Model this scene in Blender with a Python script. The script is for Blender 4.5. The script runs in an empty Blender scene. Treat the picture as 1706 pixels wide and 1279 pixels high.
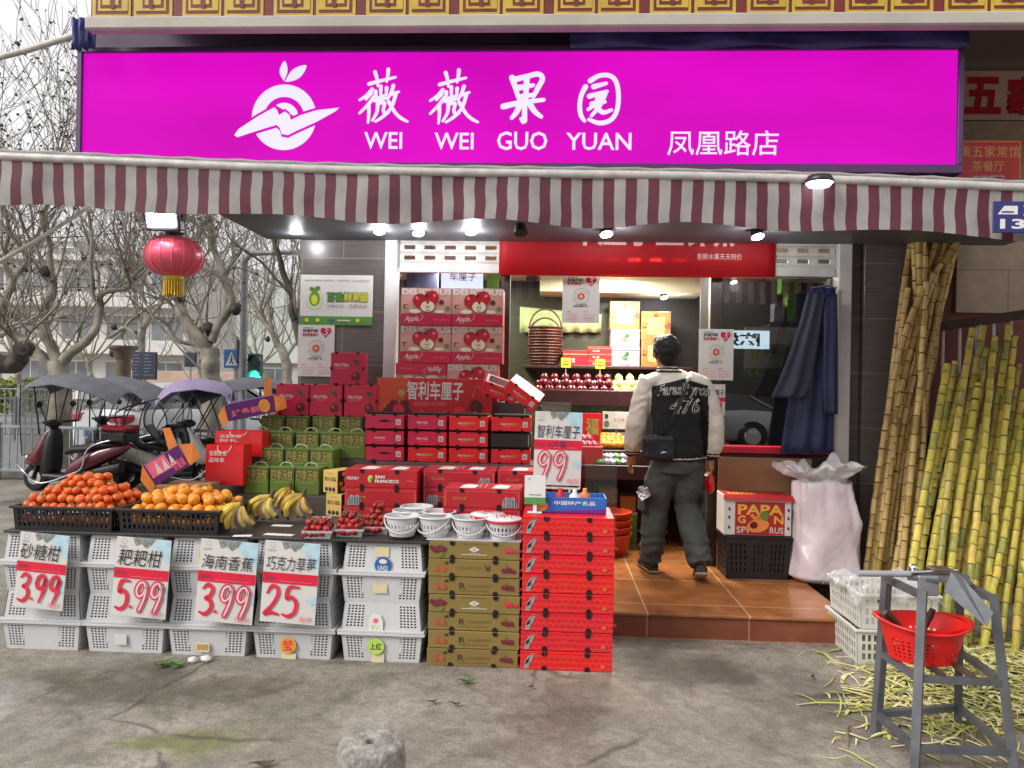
import bpy, bmesh, math, random
from math import sin, cos, pi, radians as R
from mathutils import Vector as V, Matrix, noise
from mathutils.bvhtree import BVHTree
random.seed(7)
S = bpy.context.scene
COL = S.collection
# ------------------------------------------------------------------ camera, sky, sun, exposure
YAW, ROLL, EYE, F = 0.05, 0.018, 1.55, 1281.0
rt = V((cos(YAW), sin(YAW), 0)); fw = V((-sin(YAW), cos(YAW), 0)); up = V((0, 0, 1))
cr = rt*cos(ROLL) + up*sin(ROLL); cu = -rt*sin(ROLL) + up*cos(ROLL)
cam = bpy.data.objects.new('camera', bpy.data.cameras.new('camera')); COL.objects.link(cam)
cam.data.sensor_width = 36; cam.data.lens = 36*F/1706; cam.data.clip_end = 2000; cam.data.clip_start = .05
M = Matrix((cr, cu, -fw)).transposed().to_4x4(); M.translation = V((0, 0, EYE)); cam.matrix_world = M
S.camera = cam
W = bpy.data.worlds.new('World'); S.world = W; W.use_nodes = True
nt = W.node_tree; nt.nodes.clear()
sky = nt.nodes.new('ShaderNodeTexSky'); sky.sky_type = 'NISHITA'; sky.sun_disc = False
sky.sun_elevation = R(38); sky.sun_rotation = R(232); sky.air_density = 1.2; sky.dust_density = 6; sky.ozone_density = 1
hs = nt.nodes.new('ShaderNodeHueSaturation'); hs.inputs['Saturation'].default_value = .12
gm = nt.nodes.new('ShaderNodeGamma'); gm.inputs[1].default_value = .25
bg = nt.nodes.new('ShaderNodeBackground'); bg.inputs[1].default_value = .15
wo = nt.nodes.new('ShaderNodeOutputWorld')
nt.links.new(sky.outputs[0], hs.inputs['Color']); nt.links.new(gm.outputs[0], bg.inputs[0]); nt.links.new(hs.outputs[0], gm.inputs[0]); nt.links.new(bg.outputs[0], wo.inputs[0])
sl = bpy.data.lights.new('sun', 'SUN'); sl.energy = .55; sl.angle = R(25); sl.color = (1, .96, .9)
so = bpy.data.objects.new('sun', sl); COL.objects.link(so); so.rotation_euler = (R(52), 0, R(-52))
S.view_settings.view_transform = 'Standard'; S.view_settings.look = 'None'; S.view_settings.gamma = 1
S.view_settings.exposure = 2.35
S.cycles.use_denoising = True
S.cycles.max_bounces = 6; S.cycles.transparent_max_bounces = 12; S.cycles.sample_clamp_indirect = 4

# ------------------------------------------------------------------ measuring: photo pixel -> point on a real plane
def ray(px, py):
    u, v = (px-853)/F, (639.5-py)/F
    a = u*cos(ROLL) - v*sin(ROLL); b = u*sin(ROLL) + v*cos(ROLL)
    return fw + rt*a + up*b
def onY(px, py, Y):
    d = ray(px, py); t = Y/d.y; return V((d.x*t, Y, EYE + d.z*t))
def onZ(px, py, z=0):
    d = ray(px, py); t = (z-EYE)/d.z; return V((d.x*t, d.y*t, z))
def rectY(x0, y0, x1, y1, Y):          # photo rectangle -> X0, Z0, X1, Z1 on plane Y
    xm, ym = (x0+x1)/2, (y0+y1)/2
    return onY(x0, ym, Y).x, onY(xm, y1, Y).z, onY(x1, ym, Y).x, onY(xm, y0, Y).z

# ------------------------------------------------------------------ materials
def lin(h):
    h = h.lstrip('#'); c = [int(h[i:i+2], 16)/255 for i in (0, 2, 4)]
    return tuple(x/12.92 if x <= .04045 else ((x+.055)/1.055)**2.4 for x in c)
def pm(name, col, rough=.6, var=.12, scale=6, bump=0, bscale=40, metal=0, rnd=0, spec=.5, coat=0, trans=0, stretch=None):
    m = bpy.data.materials.new(name); m.use_nodes = True; t = m.node_tree; N = t.nodes; L = t.links
    b = N['Principled BSDF']; c = lin(col) if isinstance(col, str) else col
    b.inputs['Roughness'].default_value = rough; b.inputs['Metallic'].default_value = metal
    b.inputs['Specular IOR Level'].default_value = spec; b.inputs['Coat Weight'].default_value = coat
    if trans: b.inputs['Transmission Weight'].default_value = trans
    tc = N.new('ShaderNodeTexCoord'); src = tc.outputs['Object']
    if stretch:
        mp = N.new('ShaderNodeMapping'); mp.inputs['Scale'].default_value = stretch; L.new(src, mp.inputs[0]); src = mp.outputs[0]
    nz = N.new('ShaderNodeTexNoise'); nz.inputs['Scale'].default_value = scale; nz.inputs['Detail'].default_value = 5; L.new(src, nz.inputs['Vector'])
    rp = N.new('ShaderNodeValToRGB'); e = rp.color_ramp.elements
    e[0].position = .3; e[1].position = .72
    e[0].color = tuple(max(0, x*(1-var)) for x in c)+(1,); e[1].color = tuple(min(1, x*(1+var)) for x in c)+(1,)
    L.new(nz.outputs[0], rp.inputs[0]); out = rp.outputs[0]
    if rnd:
        oi = N.new('ShaderNodeObjectInfo'); h = N.new('ShaderNodeHueSaturation')
        mr = N.new('ShaderNodeMapRange'); mr.inputs[3].default_value = 1-rnd; mr.inputs[4].default_value = 1+rnd
        m2 = N.new('ShaderNodeMapRange'); m2.inputs[3].default_value = .5-rnd*.04; m2.inputs[4].default_value = .5+rnd*.04
        L.new(oi.outputs['Random'], mr.inputs[0]); L.new(oi.outputs['Random'], m2.inputs[0])
        L.new(mr.outputs[0], h.inputs['Value']); L.new(m2.outputs[0], h.inputs['Hue']); L.new(out, h.inputs['Color']); out = h.outputs[0]
    L.new(out, b.inputs['Base Color'])
    if bump:
        n2 = N.new('ShaderNodeTexNoise'); n2.inputs['Scale'].default_value = bscale; n2.inputs['Detail'].default_value = 4; L.new(src, n2.inputs['Vector'])
        bp = N.new('ShaderNodeBump'); bp.inputs['Strength'].default_value = bump; bp.inputs['Distance'].default_value = .01
        L.new(n2.outputs[0], bp.inputs['Height']); L.new(bp.outputs[0], b.inputs['Normal'])
    return m
def em(name, col, strength, base=.3):
    m = bpy.data.materials.new(name); m.use_nodes = True; t = m.node_tree; b = t.nodes['Principled BSDF']
    c = lin(col) if isinstance(col, str) else col
    b.inputs['Base Color'].default_value = (*[x*base for x in c], 1); b.inputs['Emission Color'].default_value = (*c, 1); b.inputs['Emission Strength'].default_value = strength
    b.inputs['Roughness'].default_value = .9 if base < .2 else .3; b.inputs['Specular IOR Level'].default_value = .1 if base < .2 else .5
    return m
def glassy(name, refl, tint=(1, 1, 1), rough=.0):
    m = bpy.data.materials.new(name); m.use_nodes = True; t = m.node_tree; N = t.nodes; N.clear()
    o = N.new('ShaderNodeOutputMaterial'); mx = N.new('ShaderNodeMixShader'); tr = N.new('ShaderNodeBsdfTransparent'); gl = N.new('ShaderNodeBsdfGlossy')
    tr.inputs[0].default_value = (*tint, 1); gl.inputs['Roughness'].default_value = rough
    mx.inputs[0].default_value = refl
    t.links.new(tr.outputs[0], mx.inputs[1]); t.links.new(gl.outputs[0], mx.inputs[2]); t.links.new(mx.outputs[0], o.inputs[0])
    return m
def film(name, col, alpha, rough=.25):  # thin translucent plastic
    m = bpy.data.materials.new(name); m.use_nodes = True; b = m.node_tree.nodes['Principled BSDF']
    b.inputs['Base Color'].default_value = (*lin(col), 1); b.inputs['Alpha'].default_value = alpha; b.inputs['Roughness'].default_value = rough
    return m
def tiled(name, c1, c2, mortar, bw, bh, ms=.004, rough=.35, grain=None, axis='XZ', offs=.5, bump=.0, gvar=.25):
    m = bpy.data.materials.new(name); m.use_nodes = True; t = m.node_tree; N = t.nodes; L = t.links; b = N['Principled BSDF']
    b.inputs['Roughness'].default_value = rough
    tc = N.new('ShaderNodeTexCoord'); sp = N.new('ShaderNodeSeparateXYZ'); cb = N.new('ShaderNodeCombineXYZ')
    L.new(tc.outputs['Object'], sp.inputs[0]); L.new(sp.outputs[axis[0]], cb.inputs[0]); L.new(sp.outputs[axis[1]], cb.inputs[1])
    br = N.new('ShaderNodeTexBrick'); br.inputs['Scale'].default_value = 1; br.inputs['Brick Width'].default_value = bw; br.inputs['Row Height'].default_value = bh
    br.inputs['Mortar Size'].default_value = ms; br.offset = offs
    br.inputs['Color1'].default_value = (*lin(c1), 1); br.inputs['Color2'].default_value = (*lin(c2), 1); br.inputs['Mortar'].default_value = (*lin(mortar), 1)
    L.new(cb.outputs[0], br.inputs['Vector'])
    mp = N.new('ShaderNodeMapping'); mp.inputs['Scale'].default_value = grain or (4, 4, 4); L.new(tc.outputs['Object'], mp.inputs[0])
    nz = N.new('ShaderNodeTexNoise'); nz.inputs['Scale'].default_value = 3; nz.inputs['Detail'].default_value = 6; L.new(mp.outputs[0], nz.inputs['Vector'])
    mr = N.new('ShaderNodeMapRange'); mr.inputs[1].default_value = .3; mr.inputs[2].default_value = .7; mr.inputs[3].default_value = 1-gvar; mr.inputs[4].default_value = 1+gvar; L.new(nz.outputs[0], mr.inputs[0])
    h = N.new('ShaderNodeHueSaturation'); L.new(mr.outputs[0], h.inputs['Value']); L.new(br.outputs[0], h.inputs['Color']); L.new(h.outputs[0], b.inputs['Base Color'])
    if bump:
        bp = N.new('ShaderNodeBump'); bp.inputs['Strength'].default_value = bump; bp.inputs['Distance'].default_value = .004; bp.invert = True
        L.new(br.outputs['Fac'], bp.inputs['Height']); L.new(bp.outputs[0], b.inputs['Normal'])
    return m

# ------------------------------------------------------------------ mesh building
class MB:
    def __init__(s): s.v = []; s.f = []; s.mi = []; s.sm = []; s.mats = []
    def add(s, vs, fs, mat, smooth=False):
        if mat not in s.mats: s.mats.append(mat)
        k = s.mats.index(mat); n = len(s.v)
        s.v += [tuple(p) for p in vs]; s.f += [tuple(i+n for i in f) for f in fs]
        s.mi += [k]*len(fs); s.sm += [smooth]*len(fs); return s
    def merge(s, o, Mx=None):
        for k, m in enumerate(o.mats):
            pass
        n = len(s.v); s.v += [tuple(Mx @ V(p)) if Mx else p for p in o.v]
        for f, k, q in zip(o.f, o.mi, o.sm):
            m = o.mats[k]
            if m not in s.mats: s.mats.append(m)
            s.f.append(tuple(i+n for i in f)); s.mi.append(s.mats.index(m)); s.sm.append(q)
        return s
    def box(s, x0, y0, z0, x1, y1, z1, mat, b=.003):
        b = min(b, (x1-x0)*.45, (y1-y0)*.45, (z1-z0)*.45)
        if b <= 0:
            vs = [(x, y, z) for z in (z0, z1) for y in (y0, y1) for x in (x0, x1)]
            return s.add(vs, [(0, 2, 3, 1), (4, 5, 7, 6), (0, 1, 5, 4), (2, 6, 7, 3), (0, 4, 6, 2), (1, 3, 7, 5)], mat)
        bm = bmesh.new(); q = {}
        X, Y, Z = (x0, x1), (y0, y1), (z0, z1)
        for i in (0, 1):
            for j in (0, 1):
                for k in (0, 1):
                    for ax in range(3):
                        p = [X[i], Y[j], Z[k]]
                        for o in range(3):
                            if o != ax: p[o] += b*(1-2*(i, j, k)[o])
                        q[i, j, k, ax] = len(q); bm.verts.new(p)
        vs = [v.co.copy() for v in bm.verts]; bm.free(); fs = []
        def face(ids, n):
            a = (vs[ids[1]]-vs[ids[0]]).cross(vs[ids[2]]-vs[ids[1]])
            fs.append(tuple(ids) if a.dot(V(n)) > 0 else tuple(reversed(ids)))
        for ax in range(3):
            o1, o2 = [a for a in range(3) if a != ax]
            for e in (0, 1):
                ids = []
                for (p, r) in ((0, 0), (1, 0), (1, 1), (0, 1)):
                    ijk = [0, 0, 0]; ijk[ax] = e; ijk[o1] = p; ijk[o2] = r; ids.append(q[(*ijk, ax)])
                n = [0, 0, 0]; n[ax] = 2*e-1; face(ids, n)
            for p in (0, 1):
                for r in (0, 1):
                    A = [0, 0, 0]; B = [0, 0, 0]; A[ax] = 0; B[ax] = 1
                    for t in (A, B): t[o1] = p; t[o2] = r
                    n = [0, 0, 0]; n[o1] = 2*p-1; n[o2] = 2*r-1
                    face([q[(*A, o1)], q[(*B, o1)], q[(*B, o2)], q[(*A, o2)]], n)
        for i in (0, 1):
            for j in (0, 1):
                for k in (0, 1):
                    face([q[i, j, k, 0], q[i, j, k, 1], q[i, j, k, 2]], (2*i-1, 2*j-1, 2*k-1))
        return s.add(vs, fs, mat)
    def tube(s, pts, rad, mat, n=8, caps=True, smooth=True, flat=1.0):
        pts = [V(p) for p in pts]; m = len(pts)
        if not hasattr(rad, '__len__'): rad = [rad]*m
        vs = []; t0 = (pts[1]-pts[0]).normalized()
        a = t0.orthogonal().normalized() if abs(t0.z) > .95 else t0.cross(V((0, 0, 1))).normalized()
        for i in range(m):
            t = ((pts[min(i+1, m-1)]-pts[max(i-1, 0)])); t = t.normalized() if t.length > 1e-9 else t0
            a = (a - t*a.dot(t)); a = a.normalized() if a.length > 1e-6 else t.orthogonal().normalized(); c = t.cross(a)
            for k in range(n):
                w = 2*pi*k/n; vs.append(pts[i] + (a*cos(w) + c*sin(w)*flat)*rad[i])
        fs = [(i*n+k, i*n+(k+1) % n, (i+1)*n+(k+1) % n, (i+1)*n+k) for i in range(m-1) for k in range(n)]
        s.add(vs, fs, mat, smooth)
        if caps: s.add(vs[:n], [tuple(reversed(range(n)))], mat); s.add(vs[-n:], [tuple(range(n))], mat)
        return s
    def bar(s, p0, p1, w, h, mat):       # rectangular bar
        p0, p1 = V(p0), V(p1); t = (p1-p0).normalized()
        a = t.cross(V((0, 0, 1))); a = a.normalized() if a.length > .05 else V((1, 0, 0)); c = a.cross(t).normalized()
        vs = [p + a*w/2*i + c*h/2*j for p in (p0, p1) for (i, j) in ((-1, -1), (1, -1), (1, 1), (-1, 1))]
        return s.add(vs, [(0, 1, 5, 4), (1, 2, 6, 5), (2, 3, 7, 6), (3, 0, 4, 7), (3, 2, 1, 0), (4, 5, 6, 7)], mat)
    def lathe(s, prof, c, mat, n=24, smooth=True, ang=2*pi):
        c = V(c); vs = [c + V((r*cos(ang*k/n), r*sin(ang*k/n), z)) for (r, z) in prof for k in range(n)]
        fs = [(i*n+k, i*n+(k+1) % n, (i+1)*n+(k+1) % n, (i+1)*n+k) for i in range(len(prof)-1) for k in range(n)]
        return s.add(vs, fs, mat, smooth)
    def ell(s, c, r, mat, n=12, m=8, Mx=None, jit=0):
        vs = []; r = (r, r, r) if not hasattr(r, '__len__') else r
        for i in range(m+1):
            th = pi*i/m
            for k in range(n):
                p = V((r[0]*sin(th)*cos(2*pi*k/n), r[1]*sin(th)*sin(2*pi*k/n), r[2]*cos(th)))
                if jit: p *= 1+jit*noise.noise(p*6/max(r)*.4+V(c))
                if Mx: p = Mx @ p
                vs.append(V(c)+p)
        fs = [(i*n+k, (i+1)*n+k, (i+1)*n+(k+1) % n, i*n+(k+1) % n) for i in range(m) for k in range(n)]
        return s.add(vs, fs, mat, True)
    def build(s, name, parent=None, loc=(0, 0, 0), rz=0, rot=None):
        me = bpy.data.meshes.new(name); me.from_pydata(s.v, [], s.f)
        for m in s.mats: me.materials.append(m)
        me.polygons.foreach_set('material_index', s.mi); me.polygons.foreach_set('use_smooth', s.sm); me.update()
        o = bpy.data.objects.new(name, me); COL.objects.link(o); o.location = loc; o.rotation_euler = rot or (0, 0, rz)
        if parent: o.parent = parent
        return o
def tag(o, label, cat, group=None, kind=None):
    if label: o['label'] = label
    if cat: o['category'] = cat
    if group: o['group'] = group
    if kind: o['kind'] = kind
    return o
def thing(name, label, cat, loc=(0, 0, 0), rz=0, group=None, rot=None):
    o = bpy.data.objects.new(name, None); COL.objects.link(o); o.empty_display_size = .1
    o.location = loc; o.rotation_euler = rot or (0, 0, rz); return tag(o, label, cat, group)
def struct(o): o['kind'] = 'structure'; return o
KIDS = {}
def dup(o, loc=None, rz=None, label=None, group=None, rot=None, scale=None):
    def cp(x, par):
        c = x.copy(); COL.objects.link(c)
        if par: c.parent = par
        for ch in [k for k in list(x.children)]: cp(ch, c)
        return c
    c = cp(o, None)
    if loc is not None: c.location = loc
    if rz is not None: c.rotation_euler = (0, 0, rz)
    if rot is not None: c.rotation_euler = rot
    if scale is not None: c.scale = (scale,)*3 if not hasattr(scale, '__len__') else scale
    if label: c['label'] = label
    if group: c['group'] = group
    return c
def lamp(name, kind, parent, loc, energy, col=(1, 1, 1), size=.1, rot=(0, 0, 0), spot=None):
    l = bpy.data.lights.new(name, kind); l.energy = energy; l.color = col
    if kind == 'AREA': l.size = size
    else: l.shadow_soft_size = size
    if spot: l.spot_size = spot; l.spot_blend = .8
    o = bpy.data.objects.new(name, l); COL.objects.link(o); o.location = loc; o.rotation_euler = rot
    if parent: o.parent = parent
    return o
def smooth_path(pts, k=4):
    out = []; n = len(pts); P = [V(p) for p in pts]
    for i in range(n-1):
        p0, p1, p2, p3 = P[max(i-1, 0)], P[i], P[i+1], P[min(i+2, n-1)]
        for j in range(k):
            t = j/k
            out.append(.5*((2*p1)+(p2-p0)*t+(2*p0-5*p1+4*p2-p3)*t*t+(3*p1-p0-3*p2+p3)*t**3))
    return out+[P[-1]]
GL = {}
def glyphs(txt, bold=0, shear=0):
    k = (txt, bold, shear)
    if k not in GL:
        c = bpy.data.curves.new('lettering', 'FONT'); c.body = txt; c.resolution_u = 2; c.offset = bold; c.shear = shear; c.fill_mode = 'FRONT'
        o = bpy.data.objects.new('lettering', c); COL.objects.link(o)
        me = bpy.data.meshes.new_from_object(o.evaluated_get(bpy.context.evaluated_depsgraph_get()))
        vs = [(v.co.x, v.co.y) for v in me.vertices]; fs = [tuple(p.vertices) for p in me.polygons]
        bpy.data.objects.remove(o); bpy.data.curves.remove(c); bpy.data.meshes.remove(me)
        xs = [v[0] for v in vs] or [0, 1]; ys = [v[1] for v in vs] or [0, 1]
        w, h = max(xs)-min(xs) or 1, max(ys)-min(ys) or 1
        GL[k] = ([((x-min(xs))/w, (y-min(ys))/h) for x, y in vs], fs)
    return GL[k]
class Face:                              # printing on a flat face; coordinates run 0..1 over it
    def __init__(s, mb, o, u, v, step=.0005, start=.0012):
        s.mb, s.o, s.u, s.v = mb, V(o), V(u), V(v); s.n = s.u.cross(s.v).normalized(); s.off = start; s.step = step
        s.lu, s.lv = s.u.length, s.v.length
    def w(s, a, b): return s.o + s.u*a + s.v*b + s.n*s.off
    def poly(s, pts, mat):
        A = sum(pts[i][0]*pts[(i+1) % len(pts)][1]-pts[(i+1) % len(pts)][0]*pts[i][1] for i in range(len(pts)))
        if A < 0: pts = pts[::-1]
        s.mb.add([s.w(*p) for p in pts], [tuple(range(len(pts)))], mat); s.off += s.step
    def rect(s, a, b, c, d, mat): s.poly([(a, b), (c, b), (c, d), (a, d)], mat)
    def ell(s, a, b, ru, rv, mat, n=16, a0=0, a1=2*pi, rot=0):
        pts = []
        full = a1-a0 > 6.28
        for k in range(n if full else n+1):
            w = a0+(a1-a0)*k/n; x, y = ru*cos(w), rv*sin(w)
            if rot: x, y = (x*s.lu*cos(rot)-y*s.lv*sin(rot))/s.lu, (x*s.lu*sin(rot)+y*s.lv*cos(rot))/s.lv
            pts.append((a+x, b+y))
        s.poly(pts, mat)
    def pill(s, a, b, ru, rv, mat):      # rounded slot
        r = min(ru*s.lu, rv*s.lv); pts = []
        for cx, cy, w0 in ((1, 1, 0), (-1, 1, pi/2), (-1, -1, pi), (1, -1, 1.5*pi)):
            for k in range(5):
                w = w0+k*pi/8
                pts.append((a+(cx*(ru*s.lu-r)+r*cos(w))/s.lu, b+(cy*(rv*s.lv-r)+r*sin(w))/s.lv))
        s.poly(pts, mat)
    def text(s, t, a, b, c, d, mat, bold=0, shear=0):
        vs, fs = glyphs(t, bold, shear)
        s.mb.add([s.w(a+(c-a)*x, b+(d-b)*y) for x, y in vs], fs, mat); s.off += s.step
    def stroke(s, pts, wd, mat, k=4):    # brush stroke, widths in metres
        if not hasattr(wd, '__len__'): wd = [wd]*len(pts)
        P = smooth_path([(p[0]*s.lu, p[1]*s.lv, w) for p, w in zip(pts, wd)], k) if len(pts) > 2 else [V((p[0]*s.lu, p[1]*s.lv, w)) for p, w in zip(pts, wd)]
        L_, R_ = [], []
        for i, p in enumerate(P):
            t = P[min(i+1, len(P)-1)]-P[max(i-1, 0)]; t = V((t.x, t.y)); t = t.normalized() if t.length > 1e-9 else V((1, 0)); h = max(p.z, .0005)/2
            L_.append(((p.x-t.y*h)/s.lu, (p.y+t.x*h)/s.lv)); R_.append(((p.x+t.y*h)/s.lu, (p.y-t.x*h)/s.lv))
        n = len(P); vs = [s.w(*p) for p in R_]+[s.w(*p) for p in L_]
        s.mb.add(vs, [(i, i+1, n+i+1, n+i) for i in range(n-1)], mat)
        for q, sg in ((0, -1), (n-1, 1)):  # round ends
            c = P[q]; h = max(c.z, .0005)/2; s.mb.add([s.w((c.x+h*cos(z*pi/4))/s.lu, (c.y+h*sin(z*pi/4))/s.lv) for z in range(8)], [tuple(range(8))], mat)
        s.off += s.step
    def ring(s, a, b, r, wd, mat, a0=0, a1=2*pi, n=20):   # r in metres
        s.stroke([(a+r*cos(a0+(a1-a0)*i/n)/s.lu, b+r*sin(a0+(a1-a0)*i/n)/s.lv) for i in range(n+1)], wd, mat, 1)
def front(mb, x0, y0, z0, w, h, **k): return Face(mb, (x0, y0, z0), (w, 0, 0), (0, 0, h), **k)
def rside(mb, x1, y0, z0, d, h, **k): return Face(mb, (x1, y0, z0), (0, d, 0), (0, 0, h), **k)
def lside(mb, x0, y1, z0, d, h, **k): return Face(mb, (x0, y1, z0), (0, -d, 0), (0, 0, h), **k)
def topf(mb, x0, y0, z1, w, d, **k): return Face(mb, (x0, y0, z1), (w, 0, 0), (0, d, 0), **k)
def cells(*reg):                         # (start, end, holes, hole share) -> edges and hole flags
    E = [reg[0][0]]; H = []
    for r in reg:
        a, b, n = r[:3]; q = r[3] if len(r) > 3 else .62
        if not n: E.append(b); H.append(False); continue
        p = (b-a)/n
        for i in range(n):
            E += [a+p*(i+.5-q/2), a+p*(i+.5+q/2)]; H += [False, True]
        E.append(b); H.append(False)
    return E, H
def lattice(mb, P, U, Vv, mat, closed=False, hole=None, smooth=False):   # P(u, v, t): t 0 outer, 1 inner skin
    (us, hu), (vs, hv) = U, Vv; nu, nv = len(us), len(vs)
    vv = [P(u, v, t) for t in (0, 1) for v in vs for u in us]
    I = lambda i, j, t: t*nu*nv + j*nu + i
    full = lambda i, j: 0 <= j < nv-1 and ((0 <= i < nu-1) or closed) and not ((hole(i % (nu-1), j) if hole else True) and hu[i % (nu-1)] and hv[j])
    fs = []
    for j in range(nv-1):
        for i in range(nu-1):
            if not full(i, j): continue
            fs += [(I(i, j, 0), I(i+1, j, 0), I(i+1, j+1, 0), I(i, j+1, 0)), (I(i, j, 1), I(i, j+1, 1), I(i+1, j+1, 1), I(i+1, j, 1))]
            for (di, dj, a, b) in ((-1, 0, (0, 1), (0, 0)), (1, 0, (1, 0), (1, 1)), (0, -1, (0, 0), (1, 0)), (0, 1, (1, 1), (0, 1))):
                if not full(i+di, j+dj):
                    p, q = (i+a[0], j+a[1]), (i+b[0], j+b[1]); fs.append((I(*p, 0), I(*p, 1), I(*q, 1), I(*q, 0)))
    mb.add(vv, fs, mat, smooth)
def crate_mb(w, d, h, bw, bd, mat, fu, fv, su, th=.004, rim=.012, bottom=True):   # open box, rim size w x d, base bw x bd
    mb = MB()
    def wall(A, B, A2, B2, inn):
        A, B, A2, B2, inn = V(A), V(B), V(A2), V(B2), V(inn)
        return lambda u, v, t: A.lerp(B, u).lerp(A2.lerp(B2, u), v) + inn*th*t
    a, b, c, e = w/2, d/2, bw/2, bd/2
    lattice(mb, wall((-c, -e, 0), (c, -e, 0), (-a, -b, h), (a, -b, h), (0, 1, 0)), fu, fv, mat)
    lattice(mb, wall((c, e, 0), (-c, e, 0), (a, b, h), (-a, b, h), (0, -1, 0)), fu, fv, mat)
    lattice(mb, wall((c, -e, 0), (c, e, 0), (a, -b, h), (a, b, h), (-1, 0, 0)), su, fv, mat)
    lattice(mb, wall((-c, e, 0), (-c, -e, 0), (-a, b, h), (-a, -b, h), (1, 0, 0)), su, fv, mat)
    if bottom: mb.box(-c, -e, 0, c, e, .006, mat, 0)
    r = rim
    for (x0, y0, x1, y1) in ((-a-r, -b-r, a+r, -b), (-a-r, b, a+r, b+r), (-a-r, -b, -a, b), (a, -b, a+r, b)):
        mb.box(x0, y0, h-.014, x1, y1, h, mat, .002)
    return mb
ORD = ['lowest', 'second from the bottom', 'third from the bottom', 'fourth from the bottom', 'fifth from the bottom', 'sixth from the bottom', 'seventh from the bottom', 'eighth from the bottom']
def order(i, n): return 'topmost' if i == n-1 else ORD[i]
# common materials
WHITEP = pm('white_plastic', '#bfbfc1', .45, .05, 4, rnd=.05)
BLACKP = pm('black_plastic', '#1b1a1c', .45, .2, 8)
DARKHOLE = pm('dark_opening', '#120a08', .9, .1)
WHITE = pm('white_paint', '#d4d2d0', .6, .04, 5)
INKB = pm('dark_blue_ink', '#23274a', .6, .25, 20)
INKK = pm('black_ink', '#1c1a1c', .6, .2, 20)
INKR = pm('red_ink', '#d02040', .6, .22, 25)
INKP = pm('pink_ink', '#e0647c', .6, .2, 25)
PAPER = pm('paper_white', '#c8c4c0', .7, .05, 5, bump=.15, bscale=6)
REDB = pm('red_card', '#c41222', .45, .12, 3, rnd=.07, bump=.35, bscale=7)
REDC = pm('carmine_card', '#b5103a', .45, .12, 3, rnd=.08, bump=.35, bscale=7)
GREENL = pm('leaf_green', '#3d6b24', .5, .35, 30, rnd=.2)
GOLDI = pm('gold_ink', '#b58a3a', .4, .2, 20)
STEEL = pm('grey_steel', '#777b80', .4, .15, 12, metal=.6)
CHROME = pm('chrome', '#c8c8cc', .15, .05, 5, metal=1)
RUBBER = pm('rubber', '#161617', .8, .2, 20)
CARDB = pm('brown_cardboard', '#8d6647', .75, .12, 3, bump=.1, bscale=60)
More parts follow.
